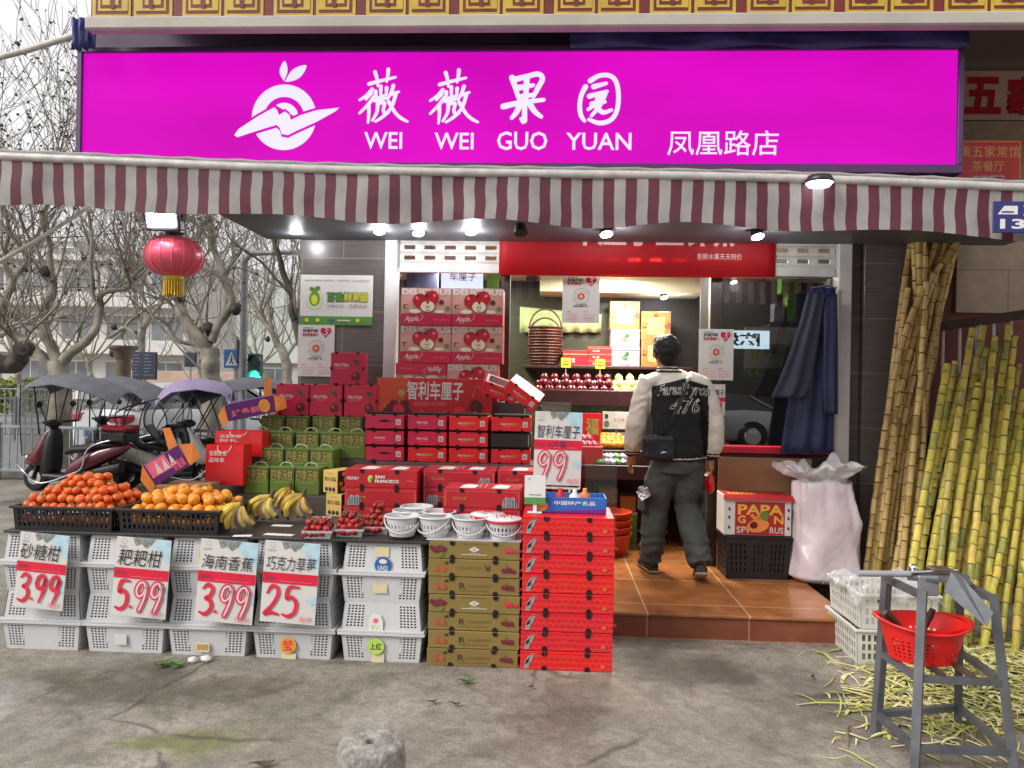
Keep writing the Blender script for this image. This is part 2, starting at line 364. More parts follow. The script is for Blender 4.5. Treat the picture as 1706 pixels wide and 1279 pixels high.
# ================================================================== SETTING
def ground_mat():
    m = bpy.data.materials.new('worn_concrete'); m.use_nodes = True; t = m.node_tree; N = t.nodes; L = t.links; b = N['Principled BSDF']
    tc = N.new('ShaderNodeTexCoord')
    def nz(sc, det, dist=0, st=None):
        n = N.new('ShaderNodeTexNoise'); n.inputs['Scale'].default_value = sc; n.inputs['Detail'].default_value = det; n.inputs['Distortion'].default_value = dist; n.inputs['Roughness'].default_value = .64
        if st:
            mp = N.new('ShaderNodeMapping'); mp.inputs['Scale'].default_value = st; L.new(tc.outputs['Object'], mp.inputs[0]); L.new(mp.outputs[0], n.inputs['Vector'])
        else: L.new(tc.outputs['Object'], n.inputs['Vector'])
        return n.outputs[0]
    def ramp(src, *st):
        r = N.new('ShaderNodeValToRGB'); e = r.color_ramp.elements
        while len(e) < len(st): e.new(.5)
        for q, (p, c) in zip(e, st): q.position = p; q.color = (*(lin(c) if isinstance(c, str) else (c,)*3), 1)
        L.new(src, r.inputs[0]); return r.outputs[0]
    def mix(a, bb, f, typ='MIX'):
        x = N.new('ShaderNodeMixRGB'); x.blend_type = typ
        for s, i in ((f, 0), (a, 1), (bb, 2)):
            if isinstance(s, (int, float)): x.inputs[i].default_value = s if i == 0 else (s, s, s, 1)
            elif isinstance(s, str): x.inputs[i].default_value = (*lin(s), 1)
            else: L.new(s, x.inputs[i])
        return x.outputs[0]
    base = ramp(nz(1.1, 9, .6), (.3, '#7a7267'), (.5, '#928a7f'), (.7, '#a9a196'))
    fine = ramp(nz(28, 8, 0, (1, 2.2, 1)), (.32, .6), (.68, 1.18)); base = mix(base, fine, .75, 'MULTIPLY')
    st = ramp(nz(2.1, 12, .9), (.5, 0.0), (.58, 1.0)); base = mix(base, '#5e5648', mix(st, .42, 1.0, 'MULTIPLY'))
    st2 = ramp(nz(.55, 7, .8, (1, 1.6, 1)), (.52, 0.0), (.68, 1.0)); base = mix(base, '#6e6a52', mix(st2, .38, 1.0, 'MULTIPLY'))
    sp = ramp(nz(70, 2), (.66, 0.0), (.72, 1.0)); base = mix(base, '#4a443c', mix(sp, .5, 1.0, 'MULTIPLY'))
    pale = ramp(nz(90, 2), (.7, 0.0), (.75, 1.0)); base = mix(base, '#c3bdb2', mix(pale, .5, 1.0, 'MULTIPLY'))
    # grimy and mossy patches, and a pale one, each with its own place on the slab
    sx = N.new('ShaderNodeSeparateXYZ'); L.new(tc.outputs['Object'], sx.inputs[0])
    def patch(cx, cy, rx, ry, col, amt, base):
        v = N.new('ShaderNodeMapping'); v.inputs['Location'].default_value = (-cx/rx, -cy/ry, 0); v.inputs['Scale'].default_value = (1/rx, 1/ry, 0)
        L.new(tc.outputs['Object'], v.inputs[0]); ln = N.new('ShaderNodeVectorMath'); ln.operation = 'LENGTH'; L.new(v.outputs[0], ln.inputs[0])
        ad = N.new('ShaderNodeMath'); ad.operation = 'ADD'; L.new(ln.outputs['Value'], ad.inputs[0])
        q = N.new('ShaderNodeMath'); q.operation = 'MULTIPLY_ADD'; q.inputs[1].default_value = 2.4; q.inputs[2].default_value = -1.2; L.new(nz(3.3, 9, .8), q.inputs[0]); L.new(q.outputs[0], ad.inputs[1])
        f = ramp(ad.outputs[0], (.45, 1.0), (1.05, 0.0)); return mix(base, col, mix(f, amt, 1.0, 'MULTIPLY'))
    base = patch(-2.0, 3.75, .75, .35, '#4e4638', .75, base); base = patch(-1.55, 3.2, .35, .14, '#6b6a34', .8, base)
    base = patch(.75, 4.25, .5, .3, '#4a443d', .7, base); base = patch(.2, 3.55, .5, .2, '#625b52', .55, base); base = patch(1.3, 3.9, .35, .4, '#585149', .5, base)
    base = patch(-2.9, 3.3, .5, .5, '#b9b6b2', .5, base)  # pale patch: sky reflection at the left painted into the slab colour
    def cracks(sc, w, amt, base, seed):
        mp = N.new('ShaderNodeMapping'); mp.inputs['Location'].default_value = (seed, seed*.7, 0); ad = N.new('ShaderNodeMixRGB'); ad.inputs[0].default_value = .12; L.new(tc.outputs['Object'], mp.inputs[0]); L.new(mp.outputs[0], ad.inputs[1])
        n0 = N.new('ShaderNodeTexNoise'); n0.inputs['Scale'].default_value = 4; n0.inputs['Detail'].default_value = 8; L.new(mp.outputs[0], n0.inputs['Vector']); L.new(n0.outputs['Color'], ad.inputs[2])
        vo = N.new('ShaderNodeTexVoronoi'); vo.feature = 'DISTANCE_TO_EDGE'; vo.inputs['Scale'].default_value = sc; L.new(ad.outputs[0], vo.inputs['Vector'])
        f = ramp(vo.outputs['Distance'], (0.0, 1.0), (w, 0.0)); k = ramp(nz(.9, 3), (.48, 0.0), (.56, 1.0)); return mix(base, '#3a342e', mix(mix(f, k, 1.0, 'MULTIPLY'), amt, 1.0, 'MULTIPLY'))
    base = cracks(.75, .012, .75, base, 3.1); base = cracks(2.3, .02, .35, base, 8.4)
    grit = ramp(nz(130, 4), (.36, .7), (.64, 1.2)); base = mix(base, grit, .85, 'MULTIPLY'); g2 = ramp(nz(14, 10, .3), (.4, .78), (.6, 1.1)); base = mix(base, g2, .8, 'MULTIPLY')
    L.new(base, b.inputs['Base Color'])
    L.new(ramp(nz(1.7, 6, .5), (.35, .42), (.65, .85)), b.inputs['Roughness'])
    hgt = mix(nz(6, 10, .4), nz(55, 6), .35); bp = N.new('ShaderNodeBump'); bp.inputs['Strength'].default_value = .75; bp.inputs['Distance'].default_value = .03
    L.new(hgt, bp.inputs['Height']); L.new(bp.outputs[0], b.inputs['Normal'])
    return m
mb = MB(); g = 600; mb.add([(-g, -g, 0), (g, -g, 0), (g, g, 0), (-g, g, 0)], [(0, 1, 2, 3)], ground_mat()); struct(mb.build('ground'))
ASPH = pm('asphalt', '#6a6a6a', .6, .2, 3, bump=.2, bscale=60)
mb = MB(); mb.box(-200, 11.4, 0, 200, 24, .004, ASPH, 0); struct(mb.build('road'))
KERB = pm('kerb_stone', '#8d8a86', .8, .15, 4)
mb = MB(); mb.box(-60, 11.1, 0, -1.8, 11.35, .13, KERB, .01); struct(mb.build('kerb'))
mb = MB(); mb.box(-60, 24.05, 0, 60, 24.3, .14, KERB, .01); struct(mb.build('far_kerb'))
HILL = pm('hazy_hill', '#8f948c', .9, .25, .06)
mb = MB(); n = 40; vs = []
for j in range(8):
    for i in range(n): x = -170+i*6; vs.append((x, 95+j*12, (j/7)**.8*(30+9*noise.noise((x*.02, j*.2, 0))) - .2))
mb.add(vs, [(j*n+i, j*n+i+1, (j+1)*n+i+1, (j+1)*n+i) for j in range(7) for i in range(n-1)], HILL, True); struct(mb.build('hill'))

# ------------------------------------------------------------------ shop building
PIL = tiled('dark_tile', '#625b58', '#5a5350', '#8a847e', .66, .42, .0025, .32, (1.2, 1, 26), bump=.3, gvar=.22)
WALLD = pm('dark_wall', '#2c2725', .6, .2, 2)
OLIVE = tiled('green_glow_tile', '#3b3a28', '#38372a', '#4d4a36', .9, .45, .003, .35, (2, 2, 8), gvar=.15)
CREAM = pm('cream_ceiling', '#cfc6ac', .7, .05, 2)
FRAME = pm('white_frame', '#c3c0be', .45, .08, 5)
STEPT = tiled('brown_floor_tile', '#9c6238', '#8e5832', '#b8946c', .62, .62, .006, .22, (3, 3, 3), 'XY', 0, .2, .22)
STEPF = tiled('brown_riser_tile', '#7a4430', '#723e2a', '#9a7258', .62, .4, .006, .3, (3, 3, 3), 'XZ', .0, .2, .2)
SOFF = pm('grey_soffit', '#4e4e54', .5, .12, 2)
FL = .16
shop = thing('shop_building', 'fruit shop building with dark tiled pillars and a brown tiled step', 'building', (0, 6, 0))
def P_(name, mb): return mb.build(name, shop, (0, -6, 0))
xa, xb = onY(498, 520, 6).x, onY(640, 520, 6).x
mb = MB(); mb.box(xa, 6, FL, xb, 6.4, 2.75, PIL, .004); P_('pillar', mb)
xc, xd = onY(1437, 650, 6).x, onY(1512, 650, 6).x
mb = MB(); mb.box(xc, 6.0, .0, xd, 6.45, 2.75, PIL, .004); mb.box(xc-.10, 6.06, FL, xc-.003, 6.4, 2.75, PIL, .003); P_('pillar', mb)
x1 = 1.86
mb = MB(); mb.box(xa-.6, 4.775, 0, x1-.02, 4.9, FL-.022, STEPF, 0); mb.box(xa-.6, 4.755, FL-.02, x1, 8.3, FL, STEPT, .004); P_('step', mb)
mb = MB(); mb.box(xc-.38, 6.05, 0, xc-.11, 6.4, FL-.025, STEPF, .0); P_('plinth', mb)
wl, wr = xb+.0, onY(1415, 600, 6).x
mb = MB(); mb.box(wl+.004, 5.97, FL, wl+.10, 6.09, 2.75, FRAME, .006); P_('window_post', mb)
mb = MB(); mb.box(wr-.10, 5.97, FL, wr, 6.09, 2.75, FRAME, .006); P_('window_post', mb)
wl += .106; wr -= .106
mb = MB(); mb.box(xa, 6.02, 2.76, xd, 6.5, 3.72, WALLD, 0); P_('upper_wall', mb)
# rolled shutter with real slots
SHUT = pm('shutter_metal', '#c8c6c2', .45, .15, 9)
mb = MB(); zb, nr = 2.44, 4
for r in range(nr):
    z0 = zb+.055+r*.082
    P = lambda u, v, t: V((wl+u*(wr-wl), 6.05+.012*t-.012*sin(v*pi)*(1-t), z0+v*.08))
    lattice(mb, P, cells((0, 1, 21, .56)), ([0, .2, .32, .72, .85, 1], [False, False, True, False, False]), SHUT)
mb.box(wl, 6.035, zb-.02, wr, 6.075, zb+.053, SHUT, .004); P_('roller_shutter', mb)
# interior
mb = MB(); mb.box(xa, 8.12, FL, xd, 8.3, 2.7, WALLD, 0); P_('back_wall', mb)
a0, a1 = onY(800, 500, 8.1).x, onY(1034, 500, 8.1).x
mb = MB(); mb.box(a0, 8.095, FL, a1, 8.117, 2.56, OLIVE, 0); P_('green_glow_panel', mb)  # green glow on the left half of the wall, put into the panel's colour
mb = MB(); mb.box(xa, 6.41, FL, xa+.1, 8.11, 2.62, WALLD, 0); P_('side_wall', mb)
mb = MB(); mb.box(xd-.1, 6.46, FL, xd, 8.11, 2.62, WALLD, 0); P_('side_wall', mb)
mb = MB(); mb.box(xa, 6.1, 2.64, xd, 8.11, 2.7, CREAM, 0); P_('ceiling', mb)
b0, b1 = onY(900, 460, 7.7).x, onY(1172, 460, 7.7).x
mb = MB(); mb.box(b0, 7.6, 2.47, b1, 8.09, 2.636, CREAM, .005); P_('ceiling_beam', mb)
MULL = pm('brown_post', '#3d302a', .4, .3, 14)
for (p0, p1) in ((832, 848), (1182, 1202)):
    q0, q1 = onY(p0, 600, 6.08).x, onY(p1, 600, 6.08).x
    mb = MB(); mb.box(q0, 6.08, FL, q1, 6.16, zb-.022, MULL, .004); P_('door_post', mb)
GLC = glassy('clear_glass', .05, (.96, .98, .97)); GLM = glassy('reflecting_glass', .34, (.5, .5, .5))
q0, q1, q2, q3 = wl, onY(832, 600, 6.08).x, onY(848, 600, 6.1).x, onY(1032, 600, 6.1).x
mb = MB(); mb.box(q0, 6.11, .95, q1-.002, 6.118, zb-.022, GLC, 0); P_('window_glass', mb)
mb = MB(); mb.box(q2+.002, 6.13, FL+.01, q3, 6.138, zb-.022, GLC, 0); P_('door_glass', mb)
q4 = onY(1202, 600, 6.1).x+.002
mb = MB(); mb.box(q4, 6.11, 1.1, wr, 6.118, zb-.022, GLM, 0); P_('window_glass', mb)
mb = MB(); mb.box(q4, 7.0, 1.1, wr+.08, 7.03, 2.6, WALLD, 0); P_('inner_partition', mb)
mb = MB(); mb.box(q4, 6.02, 1.045, wr-.002, 6.3, 1.095, REDB, .005); P_('window_sill', mb)
q5 = onY(1195, 840, 5.99).x; q6 = onY(1350, 840, 5.99).x
mb = MB(); mb.box(q4, 6.04, FL, wr-.002, 6.28, 1.04, WALLD, .003); P_('counter', mb)
mb = MB(); mb.box(q5, 5.97, FL+.004, q6, 5.985, 1.02, CARDB, .002); tag(mb.build('cardboard_panel'), 'large plain brown cardboard sheet leaning on the counter under the window', 'cardboard sheet')
mb = MB(); mb.bar(onY(1245, 720, 6.0), onY(1262, 720, 6.0), .02, .03, CHROME); P_('window_latch', mb)
# canopy soffit, eave beam, frieze, storey above
sx = onY(365, 350, 5.1).x
mb = MB(); mb.box(sx, 5.02, 2.66, 3.4, 5.98, 2.75, SOFF, .006); mb.box(sx, 5.3, 2.76, 3.4, 6.0, 2.98, SOFF, 0); P_('canopy_soffit', mb)
BEAM = pm('weathered_beam', '#aaa39c', .7, .12, 3, bump=.15, bscale=20)
ex0 = onY(140, 35, 4.7).x; zb0 = onY(850, 44, 4.7).z; zb1 = onY(850, 22, 4.7).z
mb = MB(); mb.box(ex0, 4.7, zb0, 6, 4.79, zb1, BEAM, .01); P_('eave_beam', mb)
YEL = pm('ochre_gold', '#b89a30', .5, .15, 9); FRED = pm('frieze_red', '#6a1a1c', .6, .2, 5); UPW = pm('upper_wall_paint', '#6e5a50', .8, .12, 2)
mb = MB(); mb.box(ex0+.02, 4.74, zb1, 6, 4.84, zb1+.32, FRED, 0)
f = front(mb, 0, 4.74, zb1, 1, 1, start=.004); u = .585; x = ex0+.03; i = 0
while x < 5:
    for s_ in (0, 1):
        m = lambda a, b, c, d, mt, off=0: (f.rect(*((x+s_*.27+(a if not s_ else .25-c)), b, (x+s_*.27+(c if not s_ else .25-a)), d), mt))
        f.off = .004; m(0, .008, .25, .24, YEL); f.off = .006; m(.022, .028, .232, .21, FRED); f.off = .008; m(.04, .046, .232, .19, YEL)
        f.off = .010; m(.055, .064, .19, .17, FRED); f.off = .012; m(.07, .082, .175, .15, YEL); f.off = .014; m(.12, .06, .15, .13, FRED)
    x += u
P_('frieze', mb)
mb = MB(); mb.box(ex0+.1, 4.85, zb1+.32, 8, 9, 8.5, UPW, 0); P_('upper_storey', mb)
mb = MB(); mb.box(ex0-.33, 5.3, 3.3, 2.62, 5.4, zb1+.318, pm('recess_violet', '#5c4c62', .7, .25, 2), 0); P_('recess_wall', mb)
TARP = pm('blue_tarp', '#3a3a78', .35, .25, 6, bump=.3, bscale=9)
def tarp(px0, py0, px1, py1, Y, label):
    X0, Z0, X1, Z1 = rectY(px0, py0, px1, py1, Y); mb = MB()
    P = lambda u, v, t: V((X0+u*(X1-X0), Y+.012*sin(u*23+v*3)+.006*t+.02*noise.noise((u*9, v*2, 3)), Z0+v*(Z1-Z0)+.008*sin(u*17)))
    lattice(mb, P, cells((0, 1, 0), (1, 1, 0)) if 0 else ([i/40 for i in range(41)], [False]*40), ([0, .33, .66, 1], [False]*3), TARP, smooth=True)
    tag(mb.build('tarpaulin'), label, 'tarpaulin')
tarp(950, 48, 1615, 78, 4.93, 'long dark blue tarpaulin strip stretched above the right half of the sign')
tarp(118, 30, 160, 82, 4.86, 'short blue tarpaulin flap wrapped round the left upper corner of the sign')
# ------------------------------------------------------------------ the magenta sign
SY = 4.98
X0, Z0, X1, Z1 = rectY(138, 86, 1594, 270, SY); Z0 = 2.98
MAG = em('lit_magenta', '#e00ac6', .19, .03); LET = em('lit_white', '#ece6ff', .195, .1); SFR = pm('sign_frame_purple', '#4a2a58', .4, .15, 6)
t = MAG.node_tree; tc = t.nodes.new('ShaderNodeTexCoord'); mp = t.nodes.new('ShaderNodeMapping'); mp.inputs['Scale'].default_value = (.55, 1, 1.6); n_ = t.nodes.new('ShaderNodeTexNoise'); n_.inputs['Scale'].default_value = 1.2; mr = t.nodes.new('ShaderNodeMapRange'); mr.inputs[1].default_value = .3; mr.inputs[2].default_value = .7; mr.inputs[3].default_value = .165; mr.inputs[4].default_value = .21
t.links.new(tc.outputs['Object'], mp.inputs[0]); t.links.new(mp.outputs[0], n_.inputs['Vector']); t.links.new(n_.outputs[0], mr.inputs[0]); t.links.new(mr.outputs[0], t.nodes['Principled BSDF'].inputs['Emission Strength'])
sign = thing('shop_sign', 'long glowing magenta shop sign with white fruit logo and lettering', 'sign', ((X0+X1)/2, SY, Z0))
def SG(name, mb): return mb.build(name, sign, (-(X0+X1)/2, -SY, -Z0))
mb = MB(); mb.box(X0, SY, Z0, X1, SY+.06, Z1, MAG, 0); SG('lit_face', mb)
mb = MB(); w = .035
for (a, b, c, d) in ((X0-w, Z1, X1+w, Z1+w), (X0-w, Z0-w*1.6, X1+w, Z0), (X0-w, Z0, X0, Z1), (X1, Z0, X1+w, Z1)): mb.box(a, SY-.02, b, c, SY+.3, d, SFR, .004)
mb.box(X0, SY+.065, Z0, X1, SY+.3, Z1, SFR, 0); SG('frame', mb)
def pxface(mb, Y, start=.002, step=.0006):   # a face whose coordinates are metres on plane Y
    return Face(mb, (0, Y, 0), (1, 0, 0), (0, 0, 1), start=start, step=step)
def q(px, py, Y=SY): p = onY(px, py, Y); return (p.x, p.z)
mb = MB(); f = pxface(mb, SY)
z1 = lambda x, y: q(x/2.8417, y/2.8417)
lc = z1(1345, 555); k = 158/2.8417*SY/F
f.ell(*lc, k, k, LET, 40); f.ell(*lc, k*.62, k*.62, MAG, 30, R(5), R(190)); f.ell(*lc, k*.44, k*.44, LET, 24, R(-5), R(125)); f.ell(lc[0]-k*.04, lc[1], k*.16, k*.16, MAG, 12)
sw = [(1110, 640), (1130, 612), (1220, 552), (1300, 508), (1314, 522), (1322, 545), (1350, 528), (1372, 545), (1378, 568), (1425, 545), (1500, 522), (1608, 510), (1590, 527), (1500, 577), (1400, 622), (1365, 640), (1335, 635), (1325, 605), (1310, 592), (1250, 610), (1180, 632), (1125, 650)]
big = [(x+(14 if x > 1360 else -14)*.0, y+(13 if i > 11 else -13)) for i, (x, y) in enumerate(sw)]
f.poly([z1(*p) for p in big], MAG); f.poly([z1(*p) for p in sw], LET)
f.poly([z1(*p) for p in smooth_path([(1345, 385, 0), (1325, 345, 0), (1333, 310, 0), (1350, 290, 0), (1362, 320, 0), (1360, 350, 0), (1345, 385, 0)], 3) for p in [(p[0], p[1])]][:-1], LET)
f.poly([z1(*p) for p in smooth_path([(1350, 388, 0), (1378, 340, 0), (1410, 318, 0), (1452, 310, 0), (1440, 345, 0), (1415, 372, 0), (1380, 386, 0), (1350, 388, 0)], 3) for p in [(p[0], p[1])]][:-1], LET)
SG('fruit_logo', mb)
zz = lambda x, y: q(550+x/2.8433, 60+y/2.8433)
WEI = [[(185, 227), (240, 212), (310, 195)], [(213, 170), (222, 200), (226, 236)], [(276, 158), (274, 185), (268, 216)], [(200, 252), (175, 280), (140, 303)], [(195, 270), (170, 300)], [(207, 290), (180, 325), (140, 365)], [(183, 325), (184, 365), (180, 410)],
       [(216, 262), (222, 292), (268, 278)], [(240, 238), (241, 284)], [(268, 245), (266, 280)], [(212, 306), (272, 293)], [(226, 320), (222, 360), (200, 400)], [(226, 322), (258, 314), (252, 350), (262, 368), (278, 362)],
       [(300, 235), (292, 262), (272, 300)], [(288, 276), (326, 264)], [(312, 272), (292, 335), (255, 378), (215, 405)], [(278, 312), (308, 362), (335, 388), (366, 405)]]
GUO = [[(862, 197), (878, 245), (893, 297)], [(870, 207), (930, 192), (985, 180), (1006, 202), (985, 245), (962, 288)], [(893, 245), (962, 233)], [(895, 290), (962, 278)], [(932, 195), (927, 280), (921, 345), (920, 405), (905, 392)], [(820, 334), (900, 316), (1012, 302)], [(897, 332), (880, 365), (860, 388)], [(948, 325), (970, 358), (1000, 382)]]
YUN = [[(1210, 240), (1190, 280), (1182, 330), (1188, 375), (1205, 402)], [(1232, 212), (1275, 188), (1325, 188), (1356, 220), (1366, 290), (1356, 360), (1325, 400), (1275, 412), (1225, 395)], [(1248, 240), (1308, 224)], [(1228, 285), (1312, 262)], [(1272, 282), (1258, 318), (1222, 348)], [(1302, 272), (1276, 330), (1238, 378)], [(1240, 322), (1302, 312)], [(1262, 335), (1292, 362), (1332, 350)]]
wpx = SY/F/2.8433
def brush(strokes, dx=0, dy=0, w=15):
    mb = MB(); f = pxface(mb, SY, .002, .00005)
    for s_ in strokes:
        n = len(s_); f.stroke([zz(x+dx, y+dy) for x, y in s_], [w*wpx*(1.15 if i == 0 else (.75 if i == n-1 else 1)) for i in range(n)], LET)
    return mb
for st, dx, dy, w in ((WEI, 0, 0, 16.5), (WEI, 334, 3, 16.5), (GUO, 0, 0, 25), (YUN, 0, 0, 22)): SG('calligraphy_character', brush(st, dx, dy, w))
for t, (a, b, c, d), bo in (('WEI', (607, 220, 670, 248), .012), ('WEI', (724, 221, 789, 249), .012), ('GUO', (828, 219, 912, 250), .012), ('YUAN', (943, 221, 1052, 250), .012), ('凤凰路店', (1112, 217, 1297, 259), .004)):
    mb = MB(); f = pxface(mb, SY); A, B = q(a, (b+d)/2), q(c, (b+d)/2); T, Bt = q((a+c)/2, b), q((a+c)/2, d)
    f.text(t, A[0], Bt[1], B[0], T[1], LET, bo); SG('lettering', mb)
# ------------------------------------------------------------------ striped awning
AW0, AW1 = -3.75, 4.1
aY = lambda x: 4.17+.018*(x+3)
aZ = lambda x: 2.765-.0195*(x+3)+.012*sin(x*1.3)
MAR = pm('maroon_stripe', '#55222f', .7, .28, 5); GRY = pm('grey_white_stripe', '#908b88', .75, .26, 5); ALU = pm('old_white_bar', '#b4b0ac', .4, .22, 14)
def translucent(m, col, k):
    t = m.node_tree; b = t.nodes['Principled BSDF']; tl = t.nodes.new('ShaderNodeBsdfTranslucent'); tl.inputs[0].default_value = (*lin(col), 1); x = t.nodes.new('ShaderNodeMixShader'); x.inputs[0].default_value = k
    t.links.new(b.outputs[0], x.inputs[1]); t.links.new(tl.outputs[0], x.inputs[2]); t.links.new(x.outputs[0], t.nodes['Material Output'].inputs[0])
MAR2 = pm('maroon_canvas', '#6a2a3a', .7, .15, 6); GRY2 = pm('white_canvas', '#bcb6b0', .7, .12, 9); translucent(MAR2, '#8a4a58', .5); translucent(GRY2, '#d8d2cc', .5)
aw = thing('striped_awning', 'maroon and white striped awning with scalloped valance under the sign', 'awning', (0, 4.2, 2.7))
def AWP(name, mb): return mb.build(name, aw, (0, -4.2, -2.7))
mb = MB(); pit = .0592; nst = int((AW1-AW0)/pit); sub, rows = 2, 8
def val(x, v):
    ph = x*6.2+1.1*sin(x*.9); wv = .013*sin(ph)*v + .012*noise.noise((x*3, v*1.2, 0))
    bot = .25+.016*sin(x*5.35+.6)+.012*noise.noise((x*1.7, 5, 0))
    return V((x+.01*noise.noise((x*2, v*2, 9)), aY(x)-.005+wv, aZ(x)-.022-v*bot))
for i in range(nst):
    m = MAR if i % 2 == 0 else GRY
    xs = [AW0+pit*(i+k/sub) for k in range(sub+1)]
    vs = [val(x, j/rows)+V((0, .004*t, 0)) for t in (0, 1) for j in range(rows+1) for x in xs]; n = sub+1; o2 = n*(rows+1)
    mb.add(vs, [(j*n+k+n, j*n+k+1+n, j*n+k+1, j*n+k) for j in range(rows) for k in range(sub)]+[(o2+j*n+k, o2+j*n+k+1, o2+j*n+k+1+n, o2+j*n+k+n) for j in range(rows) for k in range(sub)], m, True)
    if abs(i % 9-4) < .1: pass
AWP('valance', mb)
mb = MB()
for i in range(nst):
    m = MAR2 if i % 2 == 0 else GRY2; x, x2 = AW0+pit*i, AW0+pit*(i+1)
    for t in (0,):
        sag = lambda x, s: V((x, aY(x)+.02+s*(5.0-aY(x)), aZ(x)+.03+s*.22-.04*sin(s*pi)+t))
        if x > sx-1.4: mb.add([p for s_ in (0, .25, .5, .75, 1) for p in (sag(x, s_), sag(x2, s_))], [(2*k, 2*k+1, 2*k+3, 2*k+2) for k in range(4)], m, True)
AWP('canvas_roof', mb)
mb = MB(); mb.tube([(AW0+.1*i, aY(AW0+.1*i), aZ(AW0+.1*i)) for i in range(int((AW1-AW0)/.1))], .024, ALU, 10)
mb.tube([(AW0+.1*i, aY(AW0+.1*i)+.02, aZ(AW0+.1*i)+.034+.004*sin(i*2.3)) for i in range(int((AW1-AW0)/.1))], .013, GRY, 8); AWP('front_bar', mb)
for x in (-1.95, 2.4):
    mb = MB(); mb.bar((x, aY(x)+.05, aZ(x)-.02), (x+.1, 4.6, 2.72), .03, .05, STEEL); mb.bar((x+.1, 4.6, 2.72), (x-.02, 5.05, 2.79), .03, .05, STEEL); AWP('folding_arm', mb)
# blue phone plate pinned on the valance
BLU = pm('navy_plate', '#2c2c6c', .4, .1, 6)
A = onY(1650, 337, 4.2); B = onY(1760, 390, 4.2); mb = MB(); mb.box(A.x, 4.17, B.z, B.x, 4.18, A.z, BLU, .002)
f = front(mb, A.x, 4.17, B.z, B.x-A.x, A.z-B.z); f.text('1388', .1, .12, .98, .44, WHITE, .03); f.poly([(.06, .58), (.16, .85), (.36, .85), (.36, .58)], WHITE); f.text('东', .44, .52, .68, .94, WHITE, .03); f.rect(.12, .63, .3, .68, BLU)
tag(mb.build('phone_plate'), 'navy plate with white phone digits pinned to the right end of the valance', 'plate')
# ------------------------------------------------------------------ red banner hung before the shutter
BAN = pm('red_banner_cloth', '#b41420', .6, .1, 3)
t = BAN.node_tree; b = t.nodes['Principled BSDF']; tl = t.nodes.new('ShaderNodeBsdfTranslucent'); tl.inputs[0].default_value = (.75, .05, .05, 1); tp = t.nodes.new('ShaderNodeBsdfTransparent'); tp.inputs[0].default_value = (1, .25, .2, 1)
mx = t.nodes.new('ShaderNodeMixShader'); mx.inputs[0].default_value = .35; m2 = t.nodes.new('ShaderNodeMixShader'); m2.inputs[0].default_value = .16
t.links.new(b.outputs[0], mx.inputs[1]); t.links.new(tl.outputs[0], mx.inputs[2]); t.links.new(mx.outputs[0], m2.inputs[1]); t.links.new(tp.outputs[0], m2.inputs[2]); t.links.new(m2.outputs[0], t.nodes['Material Output'].inputs[0])
X0b, Z0b, X1b, Z1b = rectY(832, 352, 1292, 460, 5.99); mb = MB()
P = lambda u, v, t: V((X0b+u*(X1b-X0b), 5.99+.006*sin(u*19)*(1-v)+.002*t, Z0b+v*(Z1b-Z0b)-.006*sin(u*pi)))
lattice(mb, P, ([i/30 for i in range(31)], [False]*30), ([0, .5, 1], [False]*2), BAN, smooth=True)
BTX = pm('banner_print', '#d8a0a0', .6, .1, 5)
f = front(mb, X0b, 5.98, Z0b, X1b-X0b, Z1b-Z0b); f.text('车厘子直销点', .26, .46, .88, .9, BTX, .03); f.text('新鲜水果天天特价', .72, .26, .88, .36, BTX, .01)
tag(mb.build('banner'), 'red cloth banner hung across the shutter over the doorway', 'banner')
# ------------------------------------------------------------------ lamps
LED = em('lit_led', '#eef4ff', 9); BLK = pm('black_lamp_metal', '#232326', .4, .2, 8)
def spot(px, py, Y, label, on=True, e=26, tilt=0.25, top=2.66, grp=None, sz=.045):
    p = onY(px, py, Y); o = thing('spot_lamp', label, 'lamp', p, 0, grp)
    d = V((tilt*.5, -.35, -.9)).normalized(); q_ = -d; L = .09
    mb = MB(); mb.tube([q_*L, q_*.03, V((0, 0, 0)), d*.012], [sz*.6, sz*.95, sz, sz*1.08], BLK, 14); mb.build('housing', o)
    mb = MB(); a = d.orthogonal().normalized(); c = d.cross(a); r = sz*.95
    mb.add([d*.0135+(a*cos(2*pi*k/16)+c*sin(2*pi*k/16))*r for k in range(16)], [tuple(range(16))], LED if on else BLK); mb.build('lens', o)
    mb = MB(); mb.tube([q_*L*.8, (q_*L*.8).to_2d().to_3d()+V((0, 0, max(.02, top-p.z)))], .009, BLK, 8); mb.build('stem', o)
    if on: lamp('spot_light', 'POINT', o, d*.06, e*.07, (.93, .97, 1), .04)
    return o
g = 'lit spot lamps under the canopy'
spot(493, 379, 5.75, 'round lit spot lamp under the soffit above the left dark pillar', grp=g)
spot(632, 383, 5.6, 'round lit spot lamp above the white window post', grp=g)
spot(697, 386, 5.6, 'black spot lamp with a dim lens in front of the left shutter', grp=g, e=10)
spot(785, 384, 5.6, 'round lit spot lamp in front of the left shutter beside the red banner', grp=g)
spot(868, 386, 5.3, 'unlit black spot lamp hanging in front of the red banner corner', on=False, grp=g)
spot(1010, 388, 5.45, 'added fill spot lamp half behind the valance above the red banner', grp=g, e=30)  # this lamp and the next are added to brighten the dark entrance
spot(1262, 392, 5.45, 'added fill spot lamp half behind the valance at the right end of the red banner', grp=g, e=30)
spot(1222, 468, 6.9, 'small lit spot lamp seen inside behind the right window', e=3, top=2.64, sz=.032)
spot(1106, 494, 7.7, 'small lit spot lamp inside above the gold gift boxes', e=26, top=2.47, sz=.036)
spot(886, 462, 7.2, 'black unlit spot lamp under the shop ceiling beside the poster', on=False, top=2.64, sz=.055)
